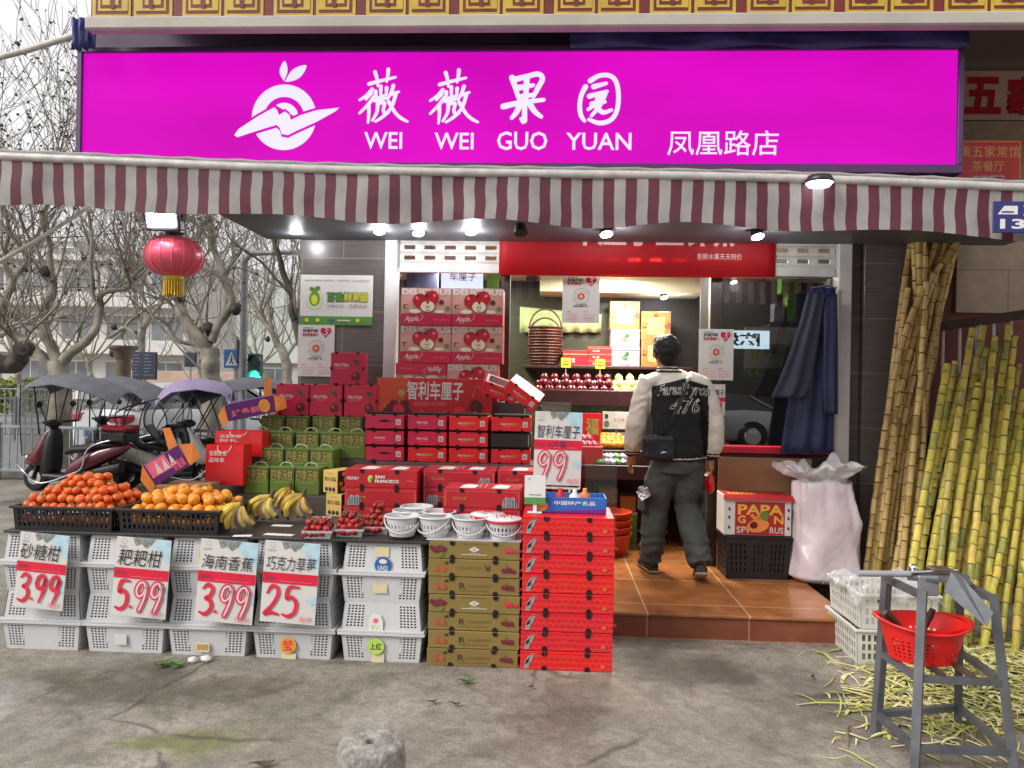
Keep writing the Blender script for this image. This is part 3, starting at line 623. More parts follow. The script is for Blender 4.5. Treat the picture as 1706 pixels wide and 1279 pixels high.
# round bulb lamp sitting on the awning bar
p = onY(1365, 301, 4.2); o = thing('downlight', 'oval white downlight glowing between the sign and the awning bar', 'lamp', p)
mb = MB(); mb.lathe([(.0, .03), (.06, .025), (.075, 0), (.07, -.012)], (0, 0, 0), BLK, 20); mb.build('housing', o)
mb = MB(); mb.lathe([(.07, -.012), (.055, -.03), (.0, -.036)], (0, 0, 0), em('lit_downlight', '#f4f0ff', 1.2), 20); mb.build('lens', o)
mb = MB(); mb.tube([(0, .02, .02), (0, .05, -.03)], .01, BLK); mb.build('stem', o)
# ceiling panel lamps that light the room (they hang just inside, above the door head)
CP = em('lit_panel', '#fff3e0', 5)
for x, y in ((-.9, 7.3), (.55, 7.35), (1.6, 6.75), (.75, 6.5)):  # the last lamp is added to brighten the entrance floor
    o = thing('ceiling_lamp', 'flat white ceiling lamp inside the shop, the last of four added', 'lamp', (x, y, 2.62), 0, 'ceiling lamps inside the shop'); mb = MB(); mb.box(-.2, -.08, 0, .2, .08, .018, WHITE, .003); mb.box(-.18, -.06, -.012, .18, .06, -.002, CP, 0); mb.build('lamp_panel', o)
    lamp('panel_light', 'AREA', o, (0, 0, -.03), 14 if y > 7 else (3 if x > 1 else 11), (1, .95, .82), .35)
# floodlight
p = onY(268, 360, 4.3); o = thing('floodlight', 'square black floodlight shining white above the red lantern', 'lamp', p, 0, None)
FLD = em('lit_flood', '#f2f6ff', 40); d = V((-.1, -.95, -.25)).normalized(); a = V((1, 0, 0)); a = (a-d*a.dot(d)).normalized(); c = a.cross(d); MM = Matrix((a, c, d)).transposed().to_4x4()
t_ = MB(); t_.box(-.11, -.085, -.05, .11, .085, .0, BLK, .01); mb = MB().merge(t_, MM); mb.build('housing', o)
t_ = MB(); t_.box(-.085, -.06, .0, .085, .06, .006, FLD, 0); mb = MB().merge(t_, MM); mb.build('lens', o)
mb = MB(); mb.bar((.12, .03, -.02), (.13, .06, .2), .012, .03, BLK); mb.bar((-.12, .03, -.02), (-.12, .06, .2), .012, .03, BLK); mb.bar((-.125, .06, .2), (.135, .06, .2), .03, .012, BLK); mb.bar((0, .06, .2), (0, .06, .24), .02, .02, BLK); mb.build('bracket', o)
lamp('flood_light', 'SPOT', o, d*.05, 16, (.93, .97, 1), .08, d.to_track_quat('-Z', 'Y').to_euler(), R(120))
# red lantern
p = onY(290, 427, 4.5); o = thing('lantern', 'round red lantern with gold tassel hanging below the floodlight', 'lantern', p)
LRED = pm('lantern_cloth', '#c8485e', .3, .1, 6); LRIB = pm('lantern_rib', '#d8707c', .4, .1, 6); LG = pm('tassel_gold', '#c8a428', .5, .2, 30)
r, h = 47*4.6/F, 34*4.6/F; mb = MB(); n = 48
prof = [(r*max(.28, cos(-pi/2+pi*j/14)**.8 if abs(j-7) < 7 else 0), h*sin(-pi/2+pi*j/14)) for j in range(15)]
mb.lathe(prof, (0, 0, 0), LRED, n)
mb.v = [(x*(1-.018*abs(sin(8*math.atan2(y, x)))), y*(1-.018*abs(sin(8*math.atan2(y, x)))), z) for x, y, z in mb.v]; mb.build('lantern_shade', o)
mb = MB()
for k in range(16):
    w = 2*pi*k/16; mb.tube([((a_+.002)*cos(w), (a_+.002)*sin(w), z_) for a_, z_ in prof[1:-1]], .0022, LRIB, 4)
mb.build('ribs', o)
mb = MB(); mb.lathe([(0, h+.02), (r*.33, h+.02), (r*.34, h-.012), (0, h-.012)], (0, 0, 0), BLK, 20); mb.build('cap', o); mb = MB(); mb.lathe([(0, -h+.012), (r*.34, -h+.012), (r*.34, -h-.02), (0, -h-.02)], (0, 0, 0), LG, 20); mb.build('cap', o)
mb = MB()
for k in range(44):
    w = 2*pi*k/44; q_ = r*.31*(1 if k % 2 else .8); l = .085+.02*random.random(); mb.tube([(q_*cos(w), q_*sin(w), -h-.018), (q_*cos(w)*1.05, q_*sin(w)*1.05, -h-.02-l)], .005, LG, 4)
mb.build('tassel', o)
mb = MB(); mb.tube([(0, 0, h+.02), (0, 0, .3)], .004, BLK, 6); mb.build('cord', o)
# pale steel poles at the left of the sign
for (a, b, Y0, Y1, l) in (((-40, 105), (135, 55), 5.2, 5.0, 'pale steel pole reaching from the upper left corner of the sign out of frame'), ((-30, 452), (152, 343), 4.6, 4.3, 'thin pale pole slanting down left under the awning')):
    A, B = onY(*a, Y0), onY(*b, Y1); mb = MB(); mb.tube([A, A.lerp(B, .5)+V((0, 0, -.01)), B], .022 if Y0 > 5 else .012, ALU, 10); tag(mb.build('pole'), l, 'pole')
# ------------------------------------------------------------------ neighbour on the right
NB = pm('red_brown_wall', '#7a443c', .7, .2, 2); BEI = tiled('beige_wall_tile', '#b09a86', '#aa947f', '#8b7766', .9, .42, .005, .4, gvar=.1); PINK = pm('pink_band', '#d0aca2', .6, .1, 3)
nb = thing('restaurant_front', 'neighbouring restaurant front with red characters and beige tiles at the right', 'building', (3.5, 6.3, 0))
def NP(name, mb): return mb.build(name, nb, (-3.5, -6.3, 0))
nx = xd+.004
mb = MB(); mb.box(nx, 6.3, 0, 8, 6.5, 3.9, NB, 0); NP('wall', mb)
Xa, Za, Xb, Zb = rectY(1592, 118, 1800, 200, 6.28); mb = MB(); mb.box(Xa, 6.27, Za, 6.5, 6.298, Zb, PINK, .003); NP('name_band', mb)
Xc, Zc, Xd_, Zd = rectY(1592, 400, 1800, 522, 6.28); mb = MB(); mb.box(Xc, 6.265, Zc, 6.5, 6.298, Za-.01, BEI, .003); NP('tile_panel', mb)
f_ = None; CHR = pm('sign_red', '#b8142a', .5, .1, 5)
for t, (a, b, c, d) in (('五', (1607, 128, 1668, 190)), ('家', (1676, 126, 1745, 192))):
    mb = MB(); f = pxface(mb, 6.268); A, B = q(a, (b+d)/2, 6.268), q(c, (b+d)/2, 6.268); f.text(t, A[0], q(a, d, 6.268)[1], B[0], q(a, b, 6.268)[1], CHR, .045); NP('lettering', mb)
X0p, Z0p, X1p, Z1p = rectY(1590, 233, 1702, 330, 5.6); mb = MB(); mb.box(X0p, 5.6, Z0p, X1p, 5.606, Z1p, pm('red_poster', '#cc1c1c', .4, .15, 3), .001); f = front(mb, X0p, 5.6, Z0p, X1p-X0p, Z1p-Z0p)
GI = pm('poster_gold', '#e0b060', .5, .1, 9); f.text('黄五家常馆', .08, .70, .97, .9, GI); f.text('茶餐厅', .26, .46, .74, .64, GI); f.text('疫情期间', .26, .2, .74, .4, WHITE)
for (a, b) in (((.03, .03), (.97, .03)), ((.97, .03), (.97, .97)), ((.97, .97), (.03, .97)), ((.03, .97), (.03, .03))): f.stroke([a, b], .006, GI)
tag(mb.build('poster'), 'red restaurant poster with gold and white characters right of the sign', 'poster')
# brown stair rail behind the cane
BRW = pm('brown_rail_paint', '#3e2820', .45, .2, 6)
rl = thing('stair_railing', 'brown handrail with white balusters behind the upright sugar cane', 'railing', onY(1640, 700, 6.0))
org = rl.location.copy()
A, B = onY(1560, 545, 6.05), onY(1800, 510, 5.85); mb = MB(); mb.bar(A, B, .07, .07, BRW); mb.build('handrail', rl, -org)
for i in range(9):
    s_ = .05+i*.12; p = A.lerp(B, s_); mb = MB(); mb.tube([p-V((0, 0, .03)), V((p.x, p.y, .02))], .012, FRAME, 8); mb.build('baluster', rl, -org)
A2 = V((A.x, A.y+.1, 0)); mb = MB(); mb.box(A.x, 6.12, 0, 4.6, 6.28, 1.2, pm('stair_side', '#43302a', .7, .2, 3), .01); NP('stair_side', mb)
# ================================================================== THE STALL
def adopt(ch, par): ch.parent = par; ch.matrix_parent_inverse = par.matrix_basis.inverted(); return ch
XS = [onY(px, 1000, 4.2).x for px in (68, 207, 346, 488, 636)]
cf = cells((0, .05, 0), (.05, .27, 5, .6), (.27, .72, 0), (.72, .95, 5, .6), (.95, 1, 0)); cv = cells((0, .1, 0), (.1, .84, 8, .6), (.84, 1, 0)); cs = cells((0, .06, 0), (.06, .94, 14, .6), (.94, 1, 0))
CH = .164
cm = crate_mb(.452, .36, CH, .418, .33, WHITEP, cf, cv, cs, rim=.017)
for x in (-.105, .105): cm.box(x-.006, -.172, .05, x+.006, -.162, CH-.016, WHITEP, .002)
CIN = pm('crate_shade_liner', '#4a4a4c', .8, .3, 14)  # added dark liner: shade inside the empty crates put into colour
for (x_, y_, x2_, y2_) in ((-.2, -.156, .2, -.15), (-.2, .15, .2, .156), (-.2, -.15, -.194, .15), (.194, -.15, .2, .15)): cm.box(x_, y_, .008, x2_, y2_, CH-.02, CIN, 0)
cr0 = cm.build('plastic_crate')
WHERE = ['in the leftmost stack behind the 砂糖柑 board', 'in the stack behind the 5.99 board', 'in the stack behind the 海南香蕉 board', 'in the stack behind the 25 board', 'in the stack beside the gold boxes']
CRATES = {}
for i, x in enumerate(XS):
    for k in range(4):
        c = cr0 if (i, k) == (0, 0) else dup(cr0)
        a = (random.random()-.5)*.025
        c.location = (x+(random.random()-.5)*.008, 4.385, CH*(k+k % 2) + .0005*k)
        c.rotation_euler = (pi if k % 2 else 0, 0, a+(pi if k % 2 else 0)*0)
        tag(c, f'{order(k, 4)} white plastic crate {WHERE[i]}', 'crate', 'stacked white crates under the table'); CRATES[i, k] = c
def sticker(i, k, px0, py0, px1, py1, draw, Y=4.2):
    X0, Z0, X1, Z1 = rectY(px0, py0, px1, py1, Y); mb = MB(); f = front(mb, X0, Y, Z0, X1-X0, Z1-Z0); draw(f)
    adopt(mb.build('sticker'), CRATES[i, k])
YELP = pm('sticker_paper', '#cfc29c', .7, .1, 20); SBL = pm('sticker_blue', '#2a5f9c', .5, .1, 9); SYE = pm('sticker_yellow', '#e0a818', .5, .08, 9); SGR = pm('sticker_green', '#b0cc58', .5, .08, 9); TAN = pm('sticker_tan', '#a88c58', .6, .2, 20); ORG = pm('sticker_orange', '#d8803a', .6, .15, 12)
sy = 4.195
def s_blue(f): f.ell(.5, .5, .5, .5, SBL, 24); f.ell(.5, .5, .42, .42, SBL, 20); f.ell(.5, .72, .24, .14, WHITE, 12); f.text('UHD', .2, .2, .8, .48, WHITE, .02)
def s_yel(f): f.ell(.5, .5, .5, .5, SYE, 24); f.ell(.5, .5, .4, .4, SYE, 24); f.ring(.5, .5, .034, .002, INKR); f.text('莹', .2, .18, .8, .84, INKR, .02)
def s_grn(f): f.ell(.5, .5, .5, .5, SGR, 24); f.text('上红', .15, .3, .85, .7, INKK, .02)
def s_pap(f): f.rect(0, 0, 1, 1, YELP)
def s_whi(f): f.rect(0, 0, 1, 1, PAPER)
def s_tan(f): f.rect(0, 0, 1, 1, YELP); f.rect(.1, .2, .9, .8, TAN)
def s_org(f): f.rect(0, 0, 1, 1, YELP); f.rect(.15, .15, .85, .8, ORG)
def s_tag(f): f.poly([(0, 0), (1, 0), (1, .7), (.75, 1), (.25, 1), (0, .7)], WHITE); f.ell(.5, .68, .2, .13, INKP, 12); f.text('红心', .2, .12, .8, .5, SGR)
sticker(4, 3, 624, 911, 648, 928, s_pap, 4.209); sticker(4, 3, 624, 927, 652, 956, s_blue, 4.2); sticker(4, 2, 621, 972, 645, 988, s_pap, 4.207); sticker(4, 1, 614, 1023, 638, 1057, s_tag, 4.2); sticker(4, 0, 612, 1063, 640, 1090, s_grn, 4.2); sticker(4, 0, 619, 1088, 640, 1103, s_pap, 4.209)
sticker(3, 0, 466, 1062, 493, 1088, s_yel, 4.2); sticker(3, 0, 469, 1088, 493, 1104, s_pap, 4.209); sticker(2, 0, 326, 1070, 349, 1086, s_tan, 4.202); sticker(1, 0, 191, 1056, 211, 1074, s_whi, 4.202); sticker(2, 3, 330, 915, 346, 944, s_org, 4.205)
# table boards
BOARD = pm('dark_board', '#2c2927', .4, .2, 4, bump=.1)
x0 = XS[0]-.22; gx0 = onY(713, 1000, 4.19).x; gx1 = onY(866, 1000, 4.19).x; rx0 = onY(869, 1000, 4.18).x; rx1 = onY(1022, 1000, 4.18).x
mb = MB(); mb.box(x0, 4.19, CH*4+.004, gx0-.002, 4.66, CH*4+.018, BOARD, .003); tag(mb.build('table_board'), 'thin dark board laid over the white crates as the front table top', 'board')
TZ = CH*4+.0185
# stepped display stand behind
STD = pm('stand_brown', '#4f4542', .5, .15, 4)
stand = thing('display_stand', 'dark stepped display stand carrying the rows of fruit boxes', 'display stand', (-1.5, 5, 0))
def ST(name, *b):
    mb = MB()
    for q_ in b: mb.box(*q_, STD, .004)
    return mb.build(name, stand, (1.5, -5, 0))
lx0, lx1 = onY(332, 800, 5.05).x, onY(600, 800, 5.05).x
ST('front_shelf', (x0+.4, 4.68, .17, rx0+.42, 5.02, .66))
ST('step_tier', (lx0, 5.03, .17, lx1+.05, 5.21, .785)); ST('step_tier', (lx0+.02, 5.213, .17, lx1+.05, 5.38, .895)); ST('step_tier', (lx0+.05, 5.383, .17, lx1+.05, 5.55, 1.0)); ST('step_tier', (lx0+.08, 5.553, .17, lx1+.1, 5.95, 1.105))
tx0, tx1 = onY(600, 770, 5.28).x, onY(905, 770, 5.28).x
ST('tray_tier', (lx1+.055, 5.27, .17, tx1, 5.62, onY(740, 771, 5.28).z))
ab = onY(750, 668, 5.72).z
ST('back_tier', (lx1+.105, 5.7, .17, tx1-.15, 5.94, ab))
# ---------------------------------------------------------------- printed cartons
def carton(name, w, d, h, mat, draws, b=.003):
    mb = MB(); mb.box(-w/2, 0, 0, w/2, d, h, mat, b)
    fs = {'f': front(mb, -w/2, 0, 0, w, h), 'r': rside(mb, w/2, 0, 0, d, h), 'l': lside(mb, -w/2, d, 0, d, h), 't': topf(mb, -w/2, 0, h, w, d)}
    for k, fn in draws.items(): fn(fs[k])
    o = mb.build(name); return o
def holes(f, us, top=True, ru=.028, rv=.24, bot=True):
    for u in us:
        if top: f.poly([(u-ru, 1), (u-ru, 1-rv*.6), (u-ru*.6, 1-rv*.9), (u, 1-rv), (u+ru*.6, 1-rv*.9), (u+ru, 1-rv*.6), (u+ru, 1)], DARKHOLE)
        if bot: f.poly([(u-ru, 0), (u-ru, rv*.6), (u-ru*.6, rv*.9), (u, rv), (u+ru*.6, rv*.9), (u+ru, rv*.6), (u+ru, 0)], DARKHOLE)
# gold cartons
GOLDC = pm('gold_card', '#86703c', .45, .12, 4, metal=.1, rnd=.06, bump=.3, bscale=7); GOLDD = pm('gold_card_print', '#6f5526', .45, .1, 9); BRN = pm('dark_brown_print', '#4a2a1a', .5, .2, 20); GRP = pm('grape_print', '#6a2030', .5, .4, 60); MNG = pm('fruit_brown_print', '#9a5530', .5, .3, 50); LFP = pm('leaf_print', '#5c7434', .5, .2, 20)
def cluster(f, a, b, r, mat, n=11, seed=1):
    rd = random.Random(seed)
    for i in range(n): f.off += -.00035; f.ell(a+rd.uniform(-1, 1)*r*1.2, b+rd.uniform(-1, 1)*r*1.6, r*.45, r*.45*f.lu/f.lv, mat, 8)
gw, gh = gx1-gx0-.004, .098
def gold(kind):
    def dr(f):
        if kind == 0:
            f.poly([(.5, .72), (.56, .55), (.5, .38), (.44, .55)], PAPER); f.rect(.488, .45, .494, .64, GOLDC); f.rect(.506, .45, .512, .64, GOLDC); f.rect(.36, .24, .64, .28, PAPER); f.text('COCOLIGHT', .45, .3, .56, .36, PAPER); f.rect(.36, .87, .64, .9, GOLDD)
            cluster(f, .1, .55, .06, GRP, 16, 3); f.ell(.14, .25, .03, .12, LFP, 8, rot=.5); cluster(f, .9, .55, .045, INKR, 9, 8)
        else:
            if kind == 1: f.text('R', .34, .34, .41, .68, BRN, .02); f.text('OQUEFORT', .43, .40, .70, .58, GOLDD); f.rect(.34, .22, .66, .25, GOLDD)
            else:
                f.mb.add([], [], BRN); vs, fs = glyphs('R', .02); f.mb.add([f.w(.68-.07*x, .7-.34*y) for x, y in vs], fs, BRN); vs, fs = glyphs('OQUEFORT'); f.mb.add([f.w(.59-.27*x, .64-.2*y) for x, y in vs], fs, GOLDD)
            f.ell(.12, .45, .06, .18, MNG, 14, rot=.3); f.ell(.17, .38, .04, .14, MNG, 12); f.ell(.2, .78, .025, .07, BRN, 8, rot=.4); cluster(f, .88, .45, .05, GRP, 12, 5+kind); f.ell(.85, .75, .02, .05, LFP, 8, rot=.6)
        f.off = .004; holes(f, (.26, .735))
    return carton('fruit_carton', gw, .36, gh-.003, GOLDC, {'f': dr})
gk = [1, 1, 1, 0, 1, 2, 0]; src = {}
for k, t in enumerate(gk):
    c = src.get(t); c = dup(c) if c else gold(t); src.setdefault(t, c)
    c.location = ((gx0+gx1)/2+(random.random()-.5)*.008, 4.19+(random.random()-.5)*.006, gh*k); c.rotation_euler = (0, 0, (random.random()-.5)*.012)
    tag(c, f'{order(k, 7)} gold fruit carton in the stack left of the bright red one', 'carton', 'stack of gold cartons')
# bright red wave cartons
REDW = pm('bright_red_card', '#d0141e', .42, .08, 4, rnd=.05, bump=.35, bscale=7); REDL = pm('wave_print', '#ec5a5c', .4, .05, 5); SILV = pm('silver_print', '#8f8c8c', .35, .35, 60); GLDL = pm('thin_gold_print', '#c05a30', .4, .1, 9)
def redw(f):
    for r in range(3):
        for i in range(15):
            for rr in (.016, .010): f.off = .0012+.0002*r; f.ring((i+.5*(r % 2))/14.5, .06+r*.3, rr, .0016, REDL, 0, pi, 6)
    f.off = .0025
    f.poly([(.04, .08), (.05, .5), (.1, .82), (.15, .8), (.13, .55), (.1, .3), (.09, .08)], SILV); f.poly([(.055, .3), (.06, .5), (.1, .68), (.09, .4)], INKK); f.stroke([(.1, .8), (.14, .9), (.18, .82)], .003, SILV)
    f.stroke([(.265, 0), (.265, 1)], .0015, GLDL); f.text('大樱桃', .42, .42, .52, .58, GLDL); f.rect(.46, .12, .56, .16, GLDL); f.ell(.9, .3, .03, .12, GLDL, 6)
    f.off = .004; holes(f, (.262, .73), ru=.03, rv=.27)
rh = .1045; rw = carton('fruit_carton', rx1-rx0, .38, rh-.003, REDW, {'f': redw})
for k in range(8):
    c = rw if k == 0 else dup(rw)
    c.location = ((rx0+rx1)/2+(random.random()-.5)*.007, 4.18+(random.random()-.5)*.006, rh*k); c.rotation_euler = (0, 0, (random.random()-.5)*.01)
    tag(c, f'{order(k, 8)} bright red carton in the tall red stack by the step', 'carton', 'stack of bright red cartons')
RZ = rh*8
# open blue carton on the red stack
BLC = pm('blue_card', '#2a62b0', .4, .1, 5); PUR = pm('purple_card', '#6a2a7c', .4, .15, 5)
X0, _, X1, _ = rectY(886, 830, 1010, 860, 4.32); mb = MB(); w = X1-X0; h = .085
for (a, b, c, d) in ((0, 0, w, .006), (0, .2, w, .206), (0, .006, .006, .2), (w-.006, .006, w, .2)): mb.box(a, b, 0, c, d, h, BLC, .001)
mb.box(.006, .006, 0, w-.006, .2, .004, BLC, 0); f = front(mb, 0, 0, 0, w, h); f.ell(.12, .42, .1, .34, ORG, 14); f.text('中国特产名品', .3, .5, .85, .78, WHITE, .015); f.poly([(.0, .0), (1, 0), (1, .3), (.3, .12)], PUR)
tag(mb.build('open_carton', None, (X0, 4.3, RZ+.001)), 'open blue carton standing on the bright red stack', 'carton')
for i, (dx, dy, m) in enumerate(((.06, .07, BLC), (.16, .1, REDB), (.24, .06, WHITE), (.3, .12, ORG))):
    mb = MB(); mb.lathe([(.0, 0), (.03, 0), (.034, .05), (.03, .085), (.012, .1), (.012, .118), (0, .118)], (0, 0, 0), m, 12); tag(mb.build('snack_jar', None, (X0+dx, 4.3+dy, RZ+.006)), ['small blue jar in the open blue carton', 'small red jar in the open blue carton', 'small white jar in the open blue carton', 'small orange jar in the open blue carton'][i], 'jar')
# payment plate (no code on it)
X0, Z0, X1, Z1 = rectY(874, 792, 909, 840, 4.27); o = thing('payment_plate', 'small white payment plate with green foot standing on the red stack', 'sign', ((X0+X1)/2, 4.27, RZ))
mb = MB(); mb.box(X0, 4.27, Z0, X1, 4.276, Z1, WHITE, .001); f = front(mb, X0, 4.27, Z0, X1-X0, Z1-Z0); f.rect(0, 0, 1, .24, pm('pay_green', '#4c8c4c', .5, .05, 4)); f.ring(.22, .88, .005, .0015, INKK); f.rect(.2, .32, .8, .35, SILV)
mb.build('plate', o, (-(X0+X1)/2, -4.27, -RZ)); mb = MB(); mb.bar((0, .006, Z0-RZ), (0, .006, 0), .02, .004, WHITE); mb.box(-.04, -.015, 0, .04, .03, .006, WHITE, .001); mb.build('foot', o)
# ---------------------------------------------------------------- green gift cartons
GRC = pm('green_card', '#5a7228', .5, .14, 3, rnd=.1, bump=.3, bscale=8); GRD = pm('dark_green_print', '#3c5020', .5, .2, 12); GTX = pm('olive_gold_print', '#a08a44', .5, .2, 20); STRAP = film('clear_strap', '#e8ece4', .5)
gbw, gbh = .165, .178
def gdraw(f): f.rect(.01, .55, .99, .98, GRD); f.text('四季沃柑', .06, .52, .94, .93, GTX, .01); f.rect(.2, .44, .8, .47, GTX)
gb = carton('gift_carton', gbw, .165, gbh, GRC, {'f': gdraw})
mb = MB(); mb.tube(smooth_path([(-.045, .08, gbh), (-.03, .08, gbh+.02), (0, .08, gbh+.028), (.03, .08, gbh+.02), (.045, .08, gbh)], 3), .003, STRAP, 6); mb.build('handle', gb)
rows = [('front', 5.05, 776, (427, 470, 512), .787), ('second', 5.22, 748, (453, 495, 536), .897), ('third', 5.39, 724, (428, 469, 512, 553, 590), 1.002), ('back', 5.56, 701, (454, 495, 539, 584), 1.107)]
NM = ['leftmost', 'second from the left', 'third from the left', 'fourth from the left', 'rightmost']
first = True
for rn, Y, py, pxs, zt in rows:
    for i, px in enumerate(pxs):
        c = gb if first else dup(gb); first = False
        p = onY(px, py, Y); c.location = (p.x, Y, zt); c.rotation_euler = (0, 0, (random.random()-.5)*.05)
        tag(c, f'green gift carton, {NM[i] if i < len(pxs)-1 else NM[-1]} of the {rn} row on the stepped stand', 'carton', 'green gift cartons in rows')
# FRUTEA cartons
LFD = pm('leaf_dark_print', '#2c4a26', .5, .2, 20); CHD = pm('cherry_print', '#5c0a18', .4, .4, 30)
def fdraw(f):
    f.text('FRUTEA', .12, .56, .55, .66, PAPER, .015); f.rect(.16, .5, .5, .515, INKP)
    f.ell(.76, .72, .11, .06, LFD, 12, rot=-.6); f.stroke([(.8, .66), (.82, .5), (.78, .4)], .004, LFD); f.ell(.76, .26, .14, .15, CHD, 16); f.ell(.72, .3, .05, .05, INKR, 8)
    for u in (.18, .82): f.pill(u, .99, .045, .03, DARKHOLE); f.pill(u, .02, .045, .03, DARKHOLE)
    f.pill(.02, .5, .03, .06, DARKHOLE); f.pill(.98, .5, .03, .06, DARKHOLE)
fz = 1.107+gbh+.002
fb = carton('fruit_carton', .245, .14, .235, REDC, {'f': fdraw})
for i, (px, z, l) in enumerate(((487, fz, 'carmine cherry carton, left one of three standing on the green cartons'), (543, fz, 'carmine cherry carton, middle one of three standing on the green cartons'), (601, fz, 'carmine cherry carton, right one of three standing on the green cartons'), (578, fz+.237, 'single carmine cherry carton on top of the row of three'))):
    c = fb if i == 0 else dup(fb); c.location = (onY(px, 650, 5.6).x, 5.6, z); c.rotation_euler = (0, 0, .02*(i-1)); tag(c, l, 'carton', 'upright carmine cherry cartons')
sb = carton('small_carton', .075, .14, .14, REDB, {'f': lambda f: (f.rect(.2, .55, .8, .85, YELP), f.rect(.2, .05, .8, .3, YELP))}); sb.location = (onY(454, 680, 5.58).x, 5.58, fz); tag(sb, 'small red carton with pale squares at the left end of the carmine cartons', 'carton')
# yellow orange cartons
YC = pm('cream_yellow_card', '#c8aa5e', .5, .08, 4); DKP = pm('dark_purple_print', '#33243a', .5, .2, 20); ORP = pm('orange_print', '#d89038', .5, .2, 30)
def ydraw(f): f.text('果天小蜜橘', .1, .52, .9, .72, BRN, .01); [f.ell(.25+.25*i, .17, .1, .1, DKP, 12) for i in range(3)]; f.rect(.3, .85, .7, .89, ORP)
def ydside(f):
    f.rect(.0, 0, 1, 1, DKP); rd = random.Random(4)
    for i in range(14): f.ell(rd.uniform(.1, .9), rd.uniform(.1, .9), .1, .1, (ORP, YC, ORP)[i % 3], 10)
yb = carton('fruit_carton', .125, .2, .148, YC, {'f': ydraw, 'r': ydside})
p = onY(556, 822, 4.97); yb.location = (p.x, 4.97, .662); yb.rotation_euler = (0, 0, -.38); tag(yb, 'lower of two cream yellow mandarin cartons beside the green cartons', 'carton', 'two cream yellow mandarin cartons')
c = dup(yb, (p.x-.03, 4.99, .812), -.45, 'upper of two cream yellow mandarin cartons beside the green cartons')
# cherry trays in three layers
def tdraw(kind):
    def dr(f):
        if kind == 0: f.poly([(.3, .52), (.42, .6), (.5, .66), (.58, .6), (.7, .52), (.5, .46)], DARKHOLE)
        else: f.text('FRUTEA', .24, .42, .52, .56, PAPER, .015); f.rect(.28, .3, .5, .33, INKP)
        if kind == 2: f.rect(.5, .2, .9, .8, REDB); f.text('车厘子', .42, .4, .66, .6, GTX, .01)
        f.rect(.8, .3, .92, .68, PAPER); f.rect(.82, .35, .9, .62, SILV)
        for u in (.22, .78): f.pill(u, .99, .045, .1, DARKHOLE); f.pill(u, .02, .045, .09, DARKHOLE)
    return dr
tz = onY(740, 771, 5.28).z+.002
trs = {}
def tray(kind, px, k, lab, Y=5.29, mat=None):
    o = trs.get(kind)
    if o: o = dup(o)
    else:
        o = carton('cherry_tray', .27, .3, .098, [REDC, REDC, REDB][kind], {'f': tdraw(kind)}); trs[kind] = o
        mb = MB(); mb.box(-.125, .012, .0985, .125, .29, .1115, DARKHOLE, .0); mb.build('shadow_gap_block', o)  # added dark block: shadow gap between tray layers put into shape and colour
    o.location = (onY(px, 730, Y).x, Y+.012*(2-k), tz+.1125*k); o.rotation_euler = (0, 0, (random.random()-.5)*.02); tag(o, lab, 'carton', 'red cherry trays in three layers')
cn = ['left column', 'second column from the left', 'third column from the left', 'right column beside the 99 price board']
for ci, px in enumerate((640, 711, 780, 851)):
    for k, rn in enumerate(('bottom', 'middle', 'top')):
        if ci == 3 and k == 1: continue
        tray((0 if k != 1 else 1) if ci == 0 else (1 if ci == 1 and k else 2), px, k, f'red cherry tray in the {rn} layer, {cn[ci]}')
DKB = pm('black_tray', '#1c1618', .4, .2, 5); mb = MB(); mb.box(-.14, 0, 0, .14, .28, .098, DKB, .004); front(mb, -.14, 0, 0, .28, .098).rect(.93, .1, .95, .9, SILV); o = mb.build('dark_tray', None, (onY(851, 730, 5.3).x, 5.3, tz+.1125)); tag(o, 'black tray between two red cherry trays beside the 99 price board', 'tray')
# header board 智利车厘子
X0, Z0, X1, Z1 = rectY(628, 630, 820, 696, 5.62); mb = MB(); HR = pm('header_red', '#b8121c', .4, .12, 3); HO = pm('header_orange', '#c8401c', .4, .15, 3)
hb = thing('header_board', 'red header board reading 智利车厘子 above the cherry trays', 'sign', ((X0+X1)/2, 5.62, Z0)); bw_, bh_ = X1-X0, Z1-Z0
mb.box(-bw_/2, 0, 0, bw_/2, .012, bh_, HR, .002); f = front(mb, -bw_/2, 0, 0, bw_, bh_); f.poly([(0, 0), (.2, 0), (.28, 1), (0, 1)], HO)
f.text('智利车厘子', .26, .45, .75, .93, PAPER, .02); f.text('品味鲜甜的智利樱桃', .32, .3, .6, .4, INKP); f.ell(.215, .62, .03, .09, GTX, 12)
for i in range(7): f.ell(.09+.03*i, .12+.1*(i % 3), .04, .13, CHD, 12)
f.ell(.19, .18, .05, .16, INKR, 14); f.ring(.86, .3, .034, .003, PAPER); f.ell(.86, .3, .055, .19, CHD, 14); f.ring(.72, .14, .036, .003, PAPER); f.ell(.72, .14, .055, .17, INKR, 14); f.ring(.86, .06, .03, .003, PAPER)
for q_ in ([(.2, .55), (.14, .75), (.22, .85), (.3, .75)], [(.92, .5), (.95, .8), (.99, .85)], [(.38, .2), (.5, .08), (.62, .2)], [(.83, .55), (.87, .8), (.92, .75)]): f.stroke(q_, .004, GTX)
mb.build('board', hb); mb = MB(); mb.bar((-.2, .02, .02), (-.2, .02, tz+.34-Z0-.1), .03, .014, STEEL); mb.bar((.2, .02, .02), (.2, .02, tz+.34-Z0-.1), .03, .014, STEEL); mb.build('back_prop', hb)
